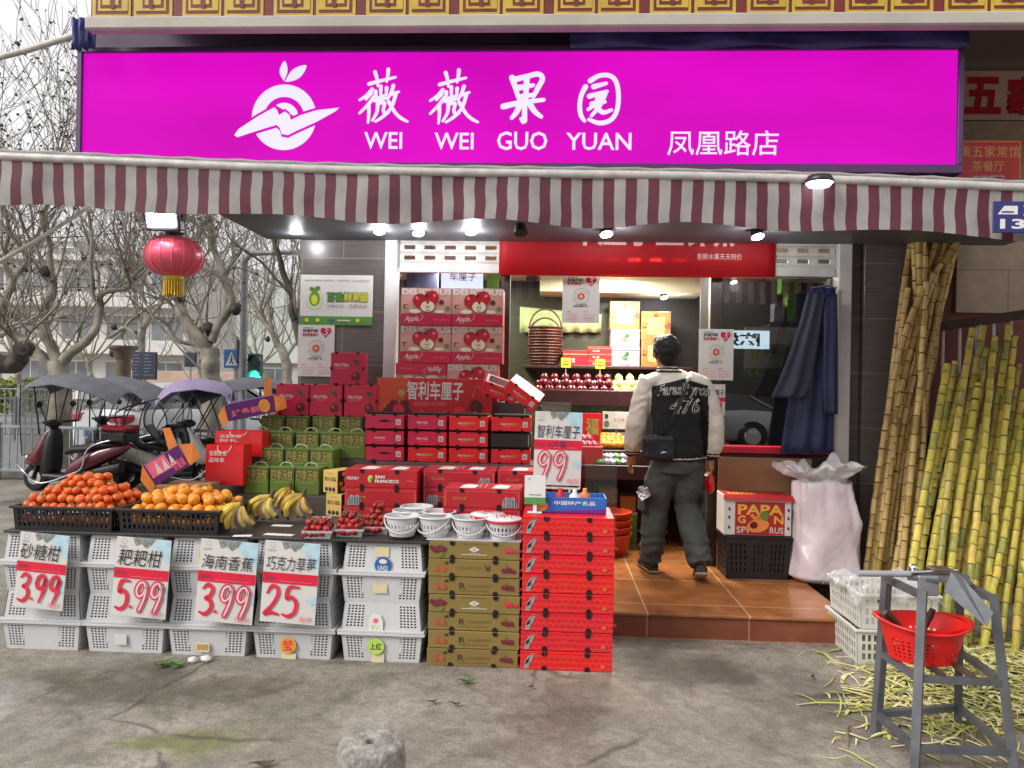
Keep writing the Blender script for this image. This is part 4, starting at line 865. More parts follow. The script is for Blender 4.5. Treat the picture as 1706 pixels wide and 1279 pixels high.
# apple cartons
AP1 = pm('apple_pink_print', '#c08a80', .5, .25, 7); APR = pm('apple_red_print', '#a01420', .4, .4, 12); APW = pm('apple_flesh_print', '#d8cbb0', .5, .1, 9)
def adraw(f):
    f.rect(.0, .3, 1, 1, AP1); f.text('DELICIOUS', .02, .82, .99, .98, PAPER, .035)
    f.ell(.1, .5, .06, .06, BRN, 9); f.ell(.12, .49, .05, .045, AP1, 9); f.ell(.92, .46, .05, .06, LFP, 9); f.ell(.8, .62, .05, .07, BRN, 9); f.ell(.28, .37, .12, .06, APW, 10); f.ell(.76, .37, .1, .05, APW, 9)
    f.ell(.37, .66, .135, .19, APR, 20); f.ell(.32, .73, .03, .05, INKP, 8, rot=.5); f.ell(.605, .74, .145, .19, APR, 20); f.ell(.66, .8, .03, .04, INKP, 8); f.ell(.5, .8, .03, .06, CHD, 8); f.stroke([(.6, .82), (.61, .9), (.64, .94)], .004, BRN)
    f.ell(.53, .5, .15, .17, APR, 20); f.ell(.53, .5, .135, .15, APW, 20); f.ell(.53, .62, .03, .05, APR, 8); f.ell(.505, .49, .012, .03, BRN, 7); f.ell(.555, .49, .012, .03, BRN, 7); f.ell(.53, .4, .05, .02, AP1, 8)
    f.rect(0, 0, 1, .3, REDC); f.text('Apple', .08, .06, .36, .25, PAPER, .01, .35); f.text('FRESH APPLES', .66, .12, .92, .17, INKP); f.stroke([(.36, .1), (.44, .2), (.42, .27)], .003, PAPER)
aw_, ah = .384, .281
ap = carton('apple_carton', aw_-.004, .23, ah-.004, REDC, {'f': adraw})
AL = [('bottom left', 0, 0), ('bottom right', 1, 0), ('middle left', 0, 1), ('middle right', 1, 1), ('top left', 0, 2), ('top right', 1, 2)]
ax = onY(752, 560, 5.7).x
for i, (nme, cx, r) in enumerate(AL):
    c = ap if i == 0 else dup(ap)
    c.location = (ax+(cx-.5)*aw_-(.03 if r == 0 else 0), 5.7, ab+.002+ah*(r-.0)-(0 if r else 0)); c.rotation_euler = (0, 0, (random.random()-.5)*.015)
    if i == 0: c.rotation_euler = (0, pi, .0); c.location.z += ah-.004
    tag(c, f'{nme} apple carton of the six piled before the window', 'carton', 'apple cartons piled before the window')
# SAN FRANCISCO style red cartons
SFC = pm('deep_red_card', '#a81622', .45, .12, 3, rnd=.06, bump=.35, bscale=7); SFL = pm('pale_line_print', '#d87070', .5, .1, 9)
def sdraw(kind):
    def dr(f):
        if kind == 0:
            f.text('SAN', .42, .52, .55, .7, WHITE, .03); f.text('FRANCISCO', .42, .28, .75, .46, WHITE, .03); f.ell(.355, .5, .035, .2, SGR, 12); f.ell(.37, .45, .018, .12, LFP, 10); f.text('特级车厘子', .03, .42, .2, .6, WHITE, .01); f.rect(.86, .4, .95, .43, SFL)
        else:
            f.rect(.02, .86, .98, .875, SFL); f.rect(.02, .03, .027, .87, SFL); f.rect(.973, .03, .98, .87, SFL); f.text('进口水果', .12, .42, .3, .56, GTX)
            s_ = .86 if kind == 1 else .14
            f.poly([(s_-.1, .03), (s_-.09, .4), (s_-.05, .62), (s_, .55), (s_+.05, .62), (s_+.09, .4), (s_+.1, .03)], SILV); [f.rect(s_-.07+.035*i, .06, s_-.062+.035*i, .5, DKP) for i in range(5)]
        f.off = .003; holes(f, (.24, .72), ru=.03, rv=.22)
    return dr
def stop(f):
    for a in (.2, .62): f.poly([(a, .1), (a+.2, .1), (a+.23, .6), (a+.08, .75), (a+.02, .6)], PAPER)
    f.rect(.0, .82, 1, .85, SFL); f.rect(.45, .1, .47, .8, SFL); f.rect(.52, .1, .54, .8, SFL)
sfs = {}
def sf(kind, px, Y, z, lab, rz=0):
    o = sfs.get(kind)
    if o: o = dup(o)
    else: o = carton('fruit_carton', .455, .27, .112, SFC, {'f': sdraw(kind), 't': stop}); sfs[kind] = o
    o.location = (onY(px, 830, Y).x, Y, z); o.rotation_euler = (0, 0, rz); tag(o, lab, 'carton', 'deep red cartons behind the baskets'); return o
SZ = .662
for st, px, Y, kinds in (('left', 634, 4.73, (2, 2, 0)), ('middle', 764, 4.82, (2, 2, 1)), ('right', 888, 4.84, (2, 2, 1))):
    for k, kd in enumerate(kinds): sf(kd, px, Y, SZ+.114*k, f'{order(k, 3)} deep red carton in the {st} stack behind the white baskets', (random.random()-.5)*.02)
for k, kd in enumerate((2, 1)): sf(kd, 803, 4.5, TZ+.03+.114*k, f'{"upper" if k else "lower"} deep red carton directly behind the lidded white baskets', -.01)
# two cherry trays propped at a slant
for i, (px, py, Y, rot, l) in enumerate(((828, 664, 5.32, (.35, .32, .1), 'open red cherry tray propped at a slant left of the doorway'), (862, 668, 5.25, (.3, .62, .0), 'red cherry tray tipped steeply beside the doorway'))):
    o = carton('cherry_tray', .25, .2, .09, REDB, {'f': tdraw(2), 't': (lambda f: (f.rect(.05, .08, .95, .9, PAPER), f.rect(.12, .15, .88, .82, CHD))) if i == 0 else (lambda f: f.rect(.1, .1, .9, .9, SFL))})
    p = onY(px, py, Y); o.location = p; o.rotation_euler = rot; tag(o, l, 'carton')
# ---------------------------------------------------------------- gift bags and purple cartons at the left
BAGR = pm('red_gift_bag', '#c8161c', .35, .08, 4); PRP = pm('purple_print_card', '#5a2468', .4, .15, 6)
bz = onZ(390, 812, .2)
def bag(px0, py0, px1, py1, Y, lab, txt):
    X0, Z0, X1, Z1 = rectY(px0, py0, px1, py1, Y); w, h, d = X1-X0, Z1-Z0, .16; mb = MB(); t = .004
    vs = [(0, 0, 0), (w, 0, 0), (w, d, 0), (0, d, 0), (.004, .012, h), (w-.004, .012, h), (w-.004, d-.012, h), (.004, d-.012, h), (w, d/2, h*.5), (0, d/2, h*.5)]
    mb.add(vs, [(0, 1, 5, 4), (1, 2, 6, 5), (2, 3, 7, 6), (3, 0, 4, 7), (0, 3, 2, 1)], BAGR)
    mb.add([(.008, .016, h), (w-.008, .016, h), (w-.008, d-.016, h), (.008, d-.016, h), (.008, .016, h*.3), (w-.008, .016, h*.3), (w-.008, d-.016, h*.3), (.008, d-.016, h*.3)], [(0, 1, 5, 4), (1, 2, 6, 5), (2, 3, 7, 6), (3, 0, 4, 7)], BAGR)
    f = Face(mb, (0, 0, 0), (w, 0, 0), (0, .012, h)); f.text(txt[0], .1, .72, .56, .85, PAPER, .01); f.text(txt[1], .1, .56, .5, .68, PAPER, .01)
    if h > .3: f.poly([(0, 0), (.8, 0), (.75, .12), (.4, .18), (.1, .14)], SILV); f.rect(.56, .35, .68, .62, INKP); f.stroke([(.62, .1), (.75, .35), (.82, .55)], .02, PAPER); f2 = rside(mb, w, 0, 0, d, h); [f2.ell(.4+.2*(i % 2), .15+.13*i, .3, .1, GTX, 10) for i in range(4)]
    mb.tube(smooth_path([(w*.32, 0.01, h*.98), (w*.36, -.012, h*.86), (w*.5, -.018, h*.8), (w*.64, -.012, h*.86), (w*.68, 0.01, h*.98)], 4), .0025, PAPER, 6)
    o = mb.build('gift_bag', None, (X0, Y, Z0)); tag(o, lab, 'gift bag'); return o
bag(341, 741, 405, 808, 4.98, 'tall red paper gift bag with pale characters at the left end of the stand', ('佳果飘香', '品味享'))
bag(357, 718, 436, 760, 5.2, 'red paper gift bag standing behind the taller red gift bag', ('佳果飘香', '好礼'))
def pdraw(f): f.text('好多鲜果', .1, .2, .9, .6, INKP, .02); f.ell(.8, .5, .12, .4, ORP, 12)
def pside(f): f.rect(.05, .3, .6, .95, INKP); [f.poly([(.2+.2*i, .35), (.36+.2*i, .35), (.3+.2*i, .9)], PAPER) for i in range(3)]
for i, (px, py, Y, dims, rot, l) in enumerate(((288, 792, 4.75, (.24, .12, .15), (.0, -.55, .25), 'purple fruit carton tipped up with its open orange flaps beside the mandarins'), (420, 694, 5.35, (.34, .14, .12), (.1, -.22, .1), 'long purple carton lying on the left end of the green cartons'))):
    o = carton('fruit_carton', *dims, PRP, {'f': pdraw if i else (lambda f: (pside(f), f.text('百香果', .62, .1, .96, .5, INKP, .02))), 't': lambda f: f.rect(.05, .1, .95, .9, PUR)})
    p = onY(px, py, Y); o.location = p; o.rotation_euler = rot; tag(o, l, 'carton')
    w, d, h = dims
    for q_ in ([(w/2, 0, h*.0), (w/2+.01, 0, h), (w/2+.09, -.01, h*.75), (w/2+.08, 0, h*.1)], [(-w/2, .0, 0), (-w/2-.05, .01, -.04), (-w/2-.06, .01, h*.5), (-w/2, 0, h)], [(w/2-.06, 0, h), (w/2-.02, 0, h+.14), (w/2+.02, 0, h+.12), (w/2, 0, h)]):
        mb = MB(); q2 = [(x, y+.003, z) for x, y, z in q_]; mb.add(q_+q2, [(0, 3, 2, 1), (4, 5, 6, 7)]+[(k, (k+1) % 4, 4+(k+1) % 4, 4+k) for k in range(4)], ORG); mb.build('flap', o)

o = carton('brown_carton', .3, .26, .215, CARDB, {'f': lambda f: (f.rect(.1, .3, .4, .7, TAN), f.rect(.0, .48, 1, .5, TAN)), 't': lambda f: f.rect(0, .45, 1, .55, TAN)}); o.location = (onY(292, 815, 4.7).x+.03, 4.69, .662); tag(o, 'brown cardboard carton under the tipped purple carton behind the mandarins', 'carton')
# ================================================================== PRICE BOARDS
DIG = {'3': [(.12, .86), (.42, 1), (.8, .88), (.7, .64), (.38, .54), (.74, .46), (.86, .22), (.5, .0), (.06, .06)], '9': [(.82, .8), (.6, 1), (.25, .92), (.14, .66), (.38, .5), (.7, .62), (.84, .9), (.78, .45), (.5, .0)],
       '5': [(.9, 1), (.28, .98), (.2, .6), (.52, .66), (.84, .46), (.78, .14), (.42, 0), (.04, .06)], '2': [(.1, .74), (.32, .98), (.68, .95), (.78, .7), (.5, .34), (.04, .03), (.45, .09), (.96, .04)]}
SKYP = pm('board_sky_print', '#a8c4d0', .6, .2, 14); TREEP = pm('board_tree_print', '#7c8480', .7, .5, 50); REDBAND = pm('board_red_band', '#cc1034', .5, .12, 8); PURI = pm('purple_ink', '#5a3050', .6, .2, 20)
def price_board(px0, py0, px1, py1, Y, name, price, hollow, label, ink=INKK, unit='元/斤', tilt=.05, sub=None, stand_z=None):
    X0, Z0, X1, Z1 = rectY(px0, py0, px1, py1, Y); w, h = X1-X0, Z1-Z0; mb = MB(); mb.box(-w/2, 0, -h, w/2, .005, 0, PAPER, .001)
    f = front(mb, -w/2, 0, -h, w, h)
    f.poly([(.62, 1), (.7, .86), (.84, .8), (.9, .72), (1, .7), (1, 1)], SKYP); f.poly([(.3, 1), (.36, .9), (.46, .93), (.55, .88), (.66, .94), (.72, 1)], TREEP); f.poly([(.8, .3), (.9, .24), (1, .26), (1, .36)], SKYP); f.ring(.14, .95, .014, .0015, SILV); f.text('品名', .06, .87, .2, .9, SILV)
    f.rect(0, .485, 1, .615, REDBAND); f.text('促销价', .05, .52, .25, .575, PURI); f.rect(.3, .51, .9, .517, INKP)
    n = len(name); f.text(name, .05, .645, .95 if n > 3 else .86, .82 if n > 3 else .86, ink, 0, .15)
    if sub: f.text(sub, .3, .505, .68, .6, PURI, .01)
    x = .06; wd = (.84 if len(price) > 3 else .66)/max(2, len(price.replace('.', '')))
    for i, ch in enumerate(price):
        if ch == '.': f.ell(x+.01, .13, .03, .03*w/h, INKR, 10); x += .05; continue
        pts = [(x+wd*.86*a+.03*b, .09+.36*b) for a, b in DIG[ch]]
        if i in hollow: f.stroke(pts,   .027*w/.27, INKP); f.stroke(pts, .021*w/.27, INKR); f.stroke(pts, .009*w/.27, PAPER)
        else: f.stroke(pts, [(.010 if j in (0, len(pts)-1) else .019)*w/.27 for j in range(len(pts))], INKR)
        x += wd
    f.text(unit, .7, .03, .95, .1, INKP, .01)
    o = mb.build('price_board', None, ((X0+X1)/2, Y, Z1), rot=(-.02, tilt, 0)); tag(o, label, 'price board', 'handwritten price boards'); return o
price_board(33, 889, 115, 1014, 4.14, '砂糖柑', '3.99', (), 'white price board reading 砂糖柑 3.99 hanging on the leftmost white crates', tilt=.07)
price_board(194, 897, 285, 1028, 4.14, '耙耙柑', '5.99', (2, 3), 'white price board reading 耙耙柑 5.99 hanging on the white crates', tilt=.055)
price_board(334, 901, 430, 1037, 4.14, '海南香蕉', '3.99', (2, 3), 'white price board reading 海南香蕉 3.99 hanging on the white crates', tilt=.06)
price_board(441, 903, 533, 1038, 4.14, '巧克力草莓', '25', (), 'white price board reading 巧克力草莓 25 hanging on the white crates', INKB, tilt=.05)
pb = price_board(891, 686, 970, 808, 4.76, '智利车厘子', '99', (0, 1), 'white price board reading 智利车厘子 99 on a clear stand above the red stack', INKB, tilt=.015, sub='5斤装')
mb = MB(); mb.bar((-.08, .012, -.47), (-.08, .012, -.9), .012, .006, STRAP); mb.bar((.08, .012, -.47), (.08, .012, -.9), .012, .006, STRAP); mb.bar((-.13, .012, -.006), (-.13, .012, -.47), .012, .006, STRAP); mb.bar((.14, .012, -.006), (.14, .012, -.47), .012, .006, STRAP); mb.bar((-.14, .012, -.47), (.14, .012, -.47), .006, .012, STRAP); mb.build('clear_stand', pb)
# ================================================================== FRUIT
MAN = pm('mandarin_peel', '#d6601e', .38, .12, 10, bump=.25, bscale=120, rnd=.13); PON = pm('ponkan_peel', '#dc8a1e', .4, .12, 9, bump=.3, bscale=100, rnd=.1)
def citrus(r, mat, leaf, sq):
    mb = MB(); mb.ell((0, 0, 0), (r, r, r*sq), mat, 14, 10)
    mb.v = [(x, y, z-(.22*r*math.exp(-((x*x+y*y)/(r*r*.05))) if z > 0 else 0)) for x, y, z in mb.v]
    mb.tube([(0, 0, r*sq*.72), (0, .002, r*sq*.98)], .003, GREENL, 6)
    if leaf:
        for a in (0, 2.2):
            L_ = r*1.1; vs = [(0, 0, 0), (L_*.4, L_*.22, .006), (L_, .02*L_, .0), (L_*.4, -L_*.22, .006), (L_*.45, 0, -.002)]
            vs = [(x*cos(a)-y*sin(a), x*sin(a)+y*cos(a), z+r*sq*.95) for x, y, z in vs]; mb.add(vs+[(x, y, z+.0012) for x, y, z in vs], [(0, 1, 4), (1, 2, 4), (2, 3, 4), (3, 0, 4), (5, 9, 6), (6, 9, 7), (7, 9, 8), (8, 9, 5)], GREENL)
    return mb
bx0 = onY(12, 880, 4.2).x; bx1 = onY(366, 895, 4.2).x; bw2 = (bx1-bx0)/2
bcm = crate_mb(bw2-.03, .46, .135, bw2-.05, .44, BLACKP, cells((0, .03, 0), (.03, .97, 19, .52), (.97, 1, 0)), cells((0, .12, 0), (.12, .86, 3, .72), (.86, 1, 0)), cells((0, .03, 0), (.03, .97, 14, .52), (.97, 1, 0)), rim=.014)
bc = bcm.build('fruit_crate'); bc.location = (bx0+bw2/2, 4.45, TZ); tag(bc, 'left low black lattice crate heaped with small red-orange mandarins', 'crate', 'low black fruit crates')
b2 = dup(bc, (bx0+bw2*1.5, 4.45, TZ), 0, 'right low black lattice crate filled with larger pale orange ponkans')
def heap(cx, cy, hw, hd, zs, r, protos, name, label, grp, cat, jit=.009, spot=None):
    k = 0; first = {}
    for li, (z, ins) in enumerate(zs):
        nx = int((2*(hw-ins))/(2*r)); ny = int((2*(hd-ins))/(1.8*r))
        for j in range(ny):
            for i in range(nx):
                x = cx+(i-(nx-1)/2)*2*r+(r if j % 2 else 0)*.9+random.uniform(-jit, jit); y = cy+(j-(ny-1)/2)*1.82*r+random.uniform(-jit, jit)
                if abs(x-cx) > hw-r*.7 or abs(y-cy) > hd-r*.7: continue
                if spot and not spot(x, y, li): continue
                if li+1 < len(zs):
                    i2 = zs[li+1][1]
                    if abs(x-cx) < hw-i2-2.3*r and abs(y-cy) < hd-i2-2.3*r: continue
                kind = 1 if random.random() < .07 and li > 0 else 0
                if kind in first: o = dup(first[kind])
                else: o = protos[kind].build(name); first[kind] = o
                s_ = random.uniform(.9, 1.1); o.scale = (s_, s_, s_); o.location = (x, y, z+random.uniform(-jit, jit)+.03*0); o.rotation_euler = (random.uniform(-.9, .9) if kind == 0 else random.uniform(-.3, .3), random.uniform(-.5, .5), random.uniform(0, 6))
                tag(o, label, cat, grp); k += 1
    return k
r1 = .0275
n1 = heap(bx0+bw2/2, 4.45, bw2/2-.022, .222, [(TZ+.05, 0), (TZ+.128, 0), (TZ+.168, .03), (TZ+.206, .075), (TZ+.243, .125), (TZ+.276, .17)], r1, [citrus(r1, MAN, False, .88), citrus(r1, MAN, True, .88)], 'mandarin', 'small red-orange mandarin heaped in the left black crate', 'mandarins heaped in the left black crate', 'mandarin', spot=lambda x, y, l: l > 0 or y < 4.30)
r2 = .036
n2 = heap(bx0+bw2*1.5, 4.45, bw2/2-.035, .215, [(TZ+.05, 0), (TZ+.128, 0), (TZ+.176, .04), (TZ+.214, .13)], r2, [citrus(r2, PON, False, .84), citrus(r2, PON, True, .84)], 'ponkan', 'large pale orange ponkan piled in the right black crate', 'ponkans piled in the right black crate', 'ponkan', spot=lambda x, y, l: l > 0 or y < 4.32 or x > bx1-.12)
print('citrus', n1, n2)
# bananas
BAN_ = pm('banana_peel', '#c2a440', .45, .3, 22, rnd=.2); BTIP = pm('banana_tip', '#4a3a1c', .7, .2, 20); WRAP = film('clear_wrap', '#e8eaec', .07, .1)
def bananas(loc, rz, label, n=5, sc=.95):
    o = thing('banana_bunch', label, 'bananas', loc, rz, 'wrapped banana bunches'); rd = random.Random(int(loc[0]*1000))
    for i in range(n+2):
        k = i if i < n else i-n+.5; a = -.95+1.55*k/(n-1)+rd.uniform(-.05, .05); L_ = rd.uniform(.155, .18); row = 0 if i < n else 1
        y0 = -.012-.02*row+rd.uniform(-.006, .006); d = V((sin(a), 0, -cos(a))); nx = V((cos(a), 0, sin(a))); pts = []
        for j in range(8):
            q_ = j/7; pts.append(V((0, y0*2.2*min(1, q_*2), .168))+d*L_*q_*(.97 if abs(a) < .5 else 1)+nx*(-.034*sin(q_*pi)*(1 if a < .2 else .6))+V((0, -.03*sin(q_*pi), 0)))
        for p in pts: p.z = max(p.z, .014)
        m = len(pts); rad = [.007, .010, .0155, .0178, .018, .017, .013, .007]
        mb = MB(); mb.tube(smooth_path(pts[:-1], 3), [.0075+.0105*sin(min(1, j/(.4*18))*pi/2)-(.004*(j-13)/5 if j > 13 else 0) for j in range(19)], BAN_, 6, True, False); mb.tube([pts[-2], pts[-1]], [.0138, .006], BTIP, 6); mb.build('banana', o)
    mb = MB(); mb.tube([(0, -.01, .15), (0, 0, .175), (.008, .01, .2)], [.02, .015, .012], BTIP, 7); mb.build('stalk', o)
    mb = MB(); mb.lathe([(.085, .0), (.105, .03), (.1, .07), (.075, .11), (.045, .145)], (-.025, -.035, 0), WRAP, 18); mb.v = [(x*(1+.1*noise.noise((x*30, y*30, z*20+loc[0]*9))), y*(.62+.1*noise.noise((x*25, y*30, z*22+5))), z) for x, y, z in mb.v]; mb.build('plastic_wrap', o)
    o.scale = (sc,)*3; return o
for px, py, rz, l in ((402, 884, .2, 'wrapped banana bunch nearest the ponkan crate'), (452, 868, -.3, 'large wrapped banana bunch between two others on the table'), (482, 853, .6, 'wrapped banana bunch at the back of the table'), (505, 866, -.1, 'wrapped banana bunch standing upright nearest the strawberries')):
    p = onZ(px, py, TZ); bananas((p.x, p.y, TZ), rz, l)
for i, (px, py, w, d) in enumerate(((465, 891, .17, .05), (470, 876, .12, .05), (536, 862, .12, .05), (404, 893, .1, .045))):
    p = onZ(px, py, TZ); mb = MB(); mb.box(-w/2, -d/2, 0, w/2, d/2, .002, (PAPER, WHITE)[i % 2], 0); tag(mb.build('paper_card', None, (p.x, p.y, TZ+.001), .1*i-.1), ['white card lying flat in front of the bananas', 'smaller white card lying between the banana bunches', 'white card behind the strawberry punnets', 'white card under the first banana bunch'][i], 'card')
# strawberries in clear punnets
STR = pm('strawberry_red', '#98141e', .35, .2, 60, bump=.4, bscale=200, rnd=.15); CALX = pm('calyx_green', '#4a6a2a', .6, .2, 30)
sm = MB(); sm.lathe([(.0, -.021), (.008, -.018), (.0145, -.006), (.0165, .006), (.012, .014), (.0, .016)], (0, 0, 0), STR, 10)
for k in range(6): a = k*1.05; sm.add([(0, 0, .017), (.013*cos(a-.25), .013*sin(a-.25), .017), (.019*cos(a), .019*sin(a), .012), (.013*cos(a+.25), .013*sin(a+.25), .017)], [(0, 1, 2, 3)], CALX)
st0 = None; CLR = film('clear_punnet', '#dfe4e6', .22, .1)
for pi_, (px, py, hgt, l) in enumerate(((533, 893, 1, 'first'), (585, 890, 2, 'second'), (627, 886, 3, 'third'))):
    p = onZ(px, py, TZ); o = thing('punnet', f'clear plastic punnet of strawberries, {l} from the bananas', 'punnet', (p.x, p.y, TZ+.001), .1, 'clear strawberry punnets'); pmb = crate_mb(.155, .17, .045, .14, .155, CLR, ([0, 1], [False]), ([0, 1], [False]), ([0, 1], [False]), .001, .006); pmb.build('tray', o)
    for l_ in range(hgt+2):
        w_ = .064-.011*l_; d_ = .07-.011*l_+(.01 if hgt == 3 else 0)
        y = -d_
        while y <= d_:
            x = -w_
            while x <= w_:
                c = sm.build('strawberry') if st0 is None else dup(st0)
                st0 = st0 or c; c.location = (p.x+x+random.uniform(-.006, .006), p.y+y+random.uniform(-.006, .006)+.02*l_*(hgt == 3), TZ+.026+.030*l_+random.uniform(-.004, .004)); c.rotation_euler = (random.uniform(-1.9, -.6), random.uniform(-.8, .8), random.uniform(-2, 2)); s_ = random.uniform(1.0, 1.35); c.scale = (s_,)*3
                tag(c, f'ripe red strawberry in the {l} clear punnet from the bananas', 'strawberry', f'strawberries in the {l} punnet'); x += .034
            y += .036
# white round baskets
mb = MB(); mb.box(-.5, -.11, 0, .02, .4, .003, film('white_sheet', '#d8d4d8', .75), 0)
sheet = mb.build('plastic_sheet', None, (gx1-.02, 4.3, gh*7+.0005)); tag(sheet, 'thin white plastic sheet under the white baskets on the gold stack', 'sheet')
BZ = gh*7+.004
def rbasket(lid, loc, rz, label):
    o = thing('round_basket', label, 'basket', loc, rz, 'white round fruit baskets'); mb = MB(); H = .108
    def P(u, v, t): r = (.070+.024*v-.003*t-.002*sin(v*40)*0); a = 2*pi*u; return V((r*cos(a), r*sin(a), v*H))
    E, Hh = cells((0, 1, 24, .42)); lattice(mb, P, (E, Hh), cells((0, .12, 0), (.12, .36, 1, .8), (.36, .42, 0), (.42, .66, 1, .8), (.66, .8, 0), (.8, 1, 0)), WHITEP, True, smooth=False)
    mb.lathe([(0, .002), (.07, .002), (.07, .006), (0, .006)], (0, 0, 0), WHITEP, 24); mb.build('basket_body', o)
    mb = MB(); mb.tube([(.097*cos(2*pi*k/28), .097*sin(2*pi*k/28), H) for k in range(29)], .0055, WHITEP, 6, False); mb.build('rim', o)
    mb = MB(); a_ = -.2 if not lid else -.5
    mb.tube([(.1*cos(pi*k/14), -.1*sin(pi*k/14)*.96-.006, H-.006-.075*sin(pi*k/14)) for k in range(15)], .0045, WHITEP, 6); mb.build('handle', o)
    if lid:
        mb = MB(); mb.lathe([(0, H+.014), (.05, H+.013), (.09, H+.006), (.1, H-.002), (.1, H-.012)], (0, 0, 0), WHITE, 24); mb.lathe([(.101, H+.002), (.103, H-.004), (.102, H-.014)], (0, 0, 0), REDB, 24); f = Face(mb, (-.1, -.1, H+.0145), (.2, 0, 0), (0, .2, 0), start=.0008)
        for s_ in (.3, .5, .7): f.rect(s_-.012, .12, s_+.012, .88, REDB); f.rect(.12, s_-.012, .88, s_+.012, REDB)
        f.poly([(.35, .35), (.5, .52), (.65, .35), (.6, .5), (.65, .65), (.5, .52), (.35, .65), (.4, .5)], INKR); mb.build('lid', o)
    else:
        mb = MB(); mb.lathe([(.095, H+.004), (.08, H-.01), (.05, H-.025), (0, H-.03)], (0, 0, 0), WRAP, 18); mb.build('plastic_liner', o)
    return o
for px, Y, lid, rz, l in ((670, 4.29, 0, .1, 'open white round basket at the left front of the baskets, beside the strawberries'), (725, 4.3, 0, -.5, 'open white round basket second from the strawberries in front'), (682, 4.47, 0, .3, 'open white round basket behind the leftmost front basket'), (731, 4.46, 0, 0, 'open white round basket just behind the second front basket'), (694, 4.62, 0, .2, 'open white round basket farthest back against the red cartons'), (783, 4.29, 0, 0, 'open white round basket directly left of the lidded one'), (839, 4.28, 1, .1, 'white round basket with red checked lid nearest the red stack'), (812, 4.41, 1, .6, 'white round basket with red checked lid half hidden behind two others')):
    rbasket(lid, (onY(px, 890, Y).x, Y, BZ), rz, l)
p = onZ(393, 829, .664); mb = MB(); mb.lathe([(0, .002), (.035, .004), (.062, .05), (.066, .075), (.062, .074), (.058, .05), (.033, .008), (0, .006)], (0, 0, 0), CLR, 16); mb.v = [(x*(1+.05*(k % 2)), y*(1+.05*(k % 2)), z) for k, (x, y, z) in enumerate(mb.v)]; tag(mb.build('clear_bowl', None, (p.x, min(p.y, 4.95), .664)), 'clear fluted plastic bowl behind the ponkan crate', 'bowl')
# ================================================================== POSTERS
PGR = pm('poster_green', '#4f8a38', .5, .12, 6); PYL = pm('lettering_yellow', '#c8c030', .5, .1, 6); PDG = pm('lettering_dark_green', '#274a20', .5, .1, 6); HEART = pm('heart_red', '#b41838', .5, .1, 9)
def poster_green(X0, Z0, X1, Z1, Y, label):
    w, h = X1-X0, Z1-Z0; mb = MB(); mb.box(0, 0, 0, w, .004, h, PAPER, .0005); f = front(mb, 0, 0, 0, w, h)
    f.rect(0, 0, 1, .17, PGR); f.text('新鲜水果天天到货', .06, .86, .45, .91, SILV); f.text('好吃不贵', .52, .86, .68, .91, SILV); f.text('只为您挑选', .72, .86, .95, .91, SILV)
    f.ell(.2, .5, .12, .2, pm('pale_leaf_print', '#b8c8a0', .6, .1, 9), 20); f.ell(.2, .52, .075, .15, PGR, 16); f.ell(.2, .5, .045, .1, PYL, 14); f.ell(.235, .72, .05, .05, LFP, 8, rot=.6); f.ell(.165, .71, .04, .045, LFP, 8, rot=-.6)
    f.text('百香鲜果园', .37, .455, .935, .665, PDG, .055); f.text('百香', .375, .47, .60, .65, PGR, .02); f.text('鲜果园', .605, .47, .93, .65, PYL, .02); f.text('好吃不贵', .38, .34, .61, .42, SILV); f.text('实惠自然', .68, .34, .93, .42, SILV)
    for a in (.1, .25, .8): f.ell(a, .09, .03, .04, PYL, 10)
    f.rect(.4, .07, .48, .12, SBL); f.rect(.52, .075, .7, .1, PAPER); tag(mb.build('poster', None, (X0, Y, Z0)), label, 'poster')
poster_green(*rectY(500, 458, 621, 541, 5.985), 5.985, 'white and green fruit poster reading 百香鲜果园 on the left dark pillar')
def poster_code(X0, Z0, X1, Z1, Y, label, rz=0):
    w, h = X1-X0, Z1-Z0; mb = MB(); mb.box(0, 0, 0, w, .003, h, PAPER, .0005); f = front(mb, 0, 0, 0, w, h)
    f.rect(.14, .935, .42, .945, INKK); f.text('抖音扫码', .13, .85, .55, .92, INKK, .03); f.text('购优惠套餐', .13, .775, .6, .84, HEART, .03)
    f.poly([(.76, .75), (.62, .87), (.63, .93), (.7, .95), (.76, .92), (.83, .95), (.9, .93), (.91, .87)], HEART); f.ring(.75, .845, .05*w, .02*w, WHITE, -2.6, 1.6, 10); f.stroke([(.78, .86), (.79, .92), (.84, .9)], .02*w, WHITE)
    f.ring(.5, .55, .21*w, .008*w, INKK, .9, 2.9); f.ring(.5, .55, .21*w, .008*w, INKK, 3.3, 6.9); f.ring(.5, .55, .15*w, .005*w, SILV, .5, 5); f.ell(.5, .55, .1, .07, pm('coral_dot', '#c8503c', .5, .1, 9), 16); f.poly([(.5, .59), (.46, .53), (.54, .53)], PAPER); f.ring(.68, .64, .05*w, .005*w, INKK)
    f.rect(.36, .375, .66, .383, INKK); f.text('更多优惠等你', .3, .33, .68, .36, INKK, .03)
    for a in (.12, .56):
        for b in range(4): f.rect(a, .06+.055*b, a+(.32 if b != 3 else .12), .064+.055*b+.004, INKP if b != 3 else INKK)
    tag(mb.build('poster', None, (X0, Y, Z0), rz), label, 'poster')
poster_code(*rectY(496, 541, 557, 627, 5.983), 5.983, 'white promotion poster with ring mark low on the left dark pillar')
poster_code(*rectY(937, 457, 999, 538, 6.12), 6.12, 'white promotion poster with ring mark taped high on the glass door')
poster_code(*rectY(1164, 548, 1222, 633, 6.06), 6.06, 'white promotion poster with ring mark on the brown post beside the man')
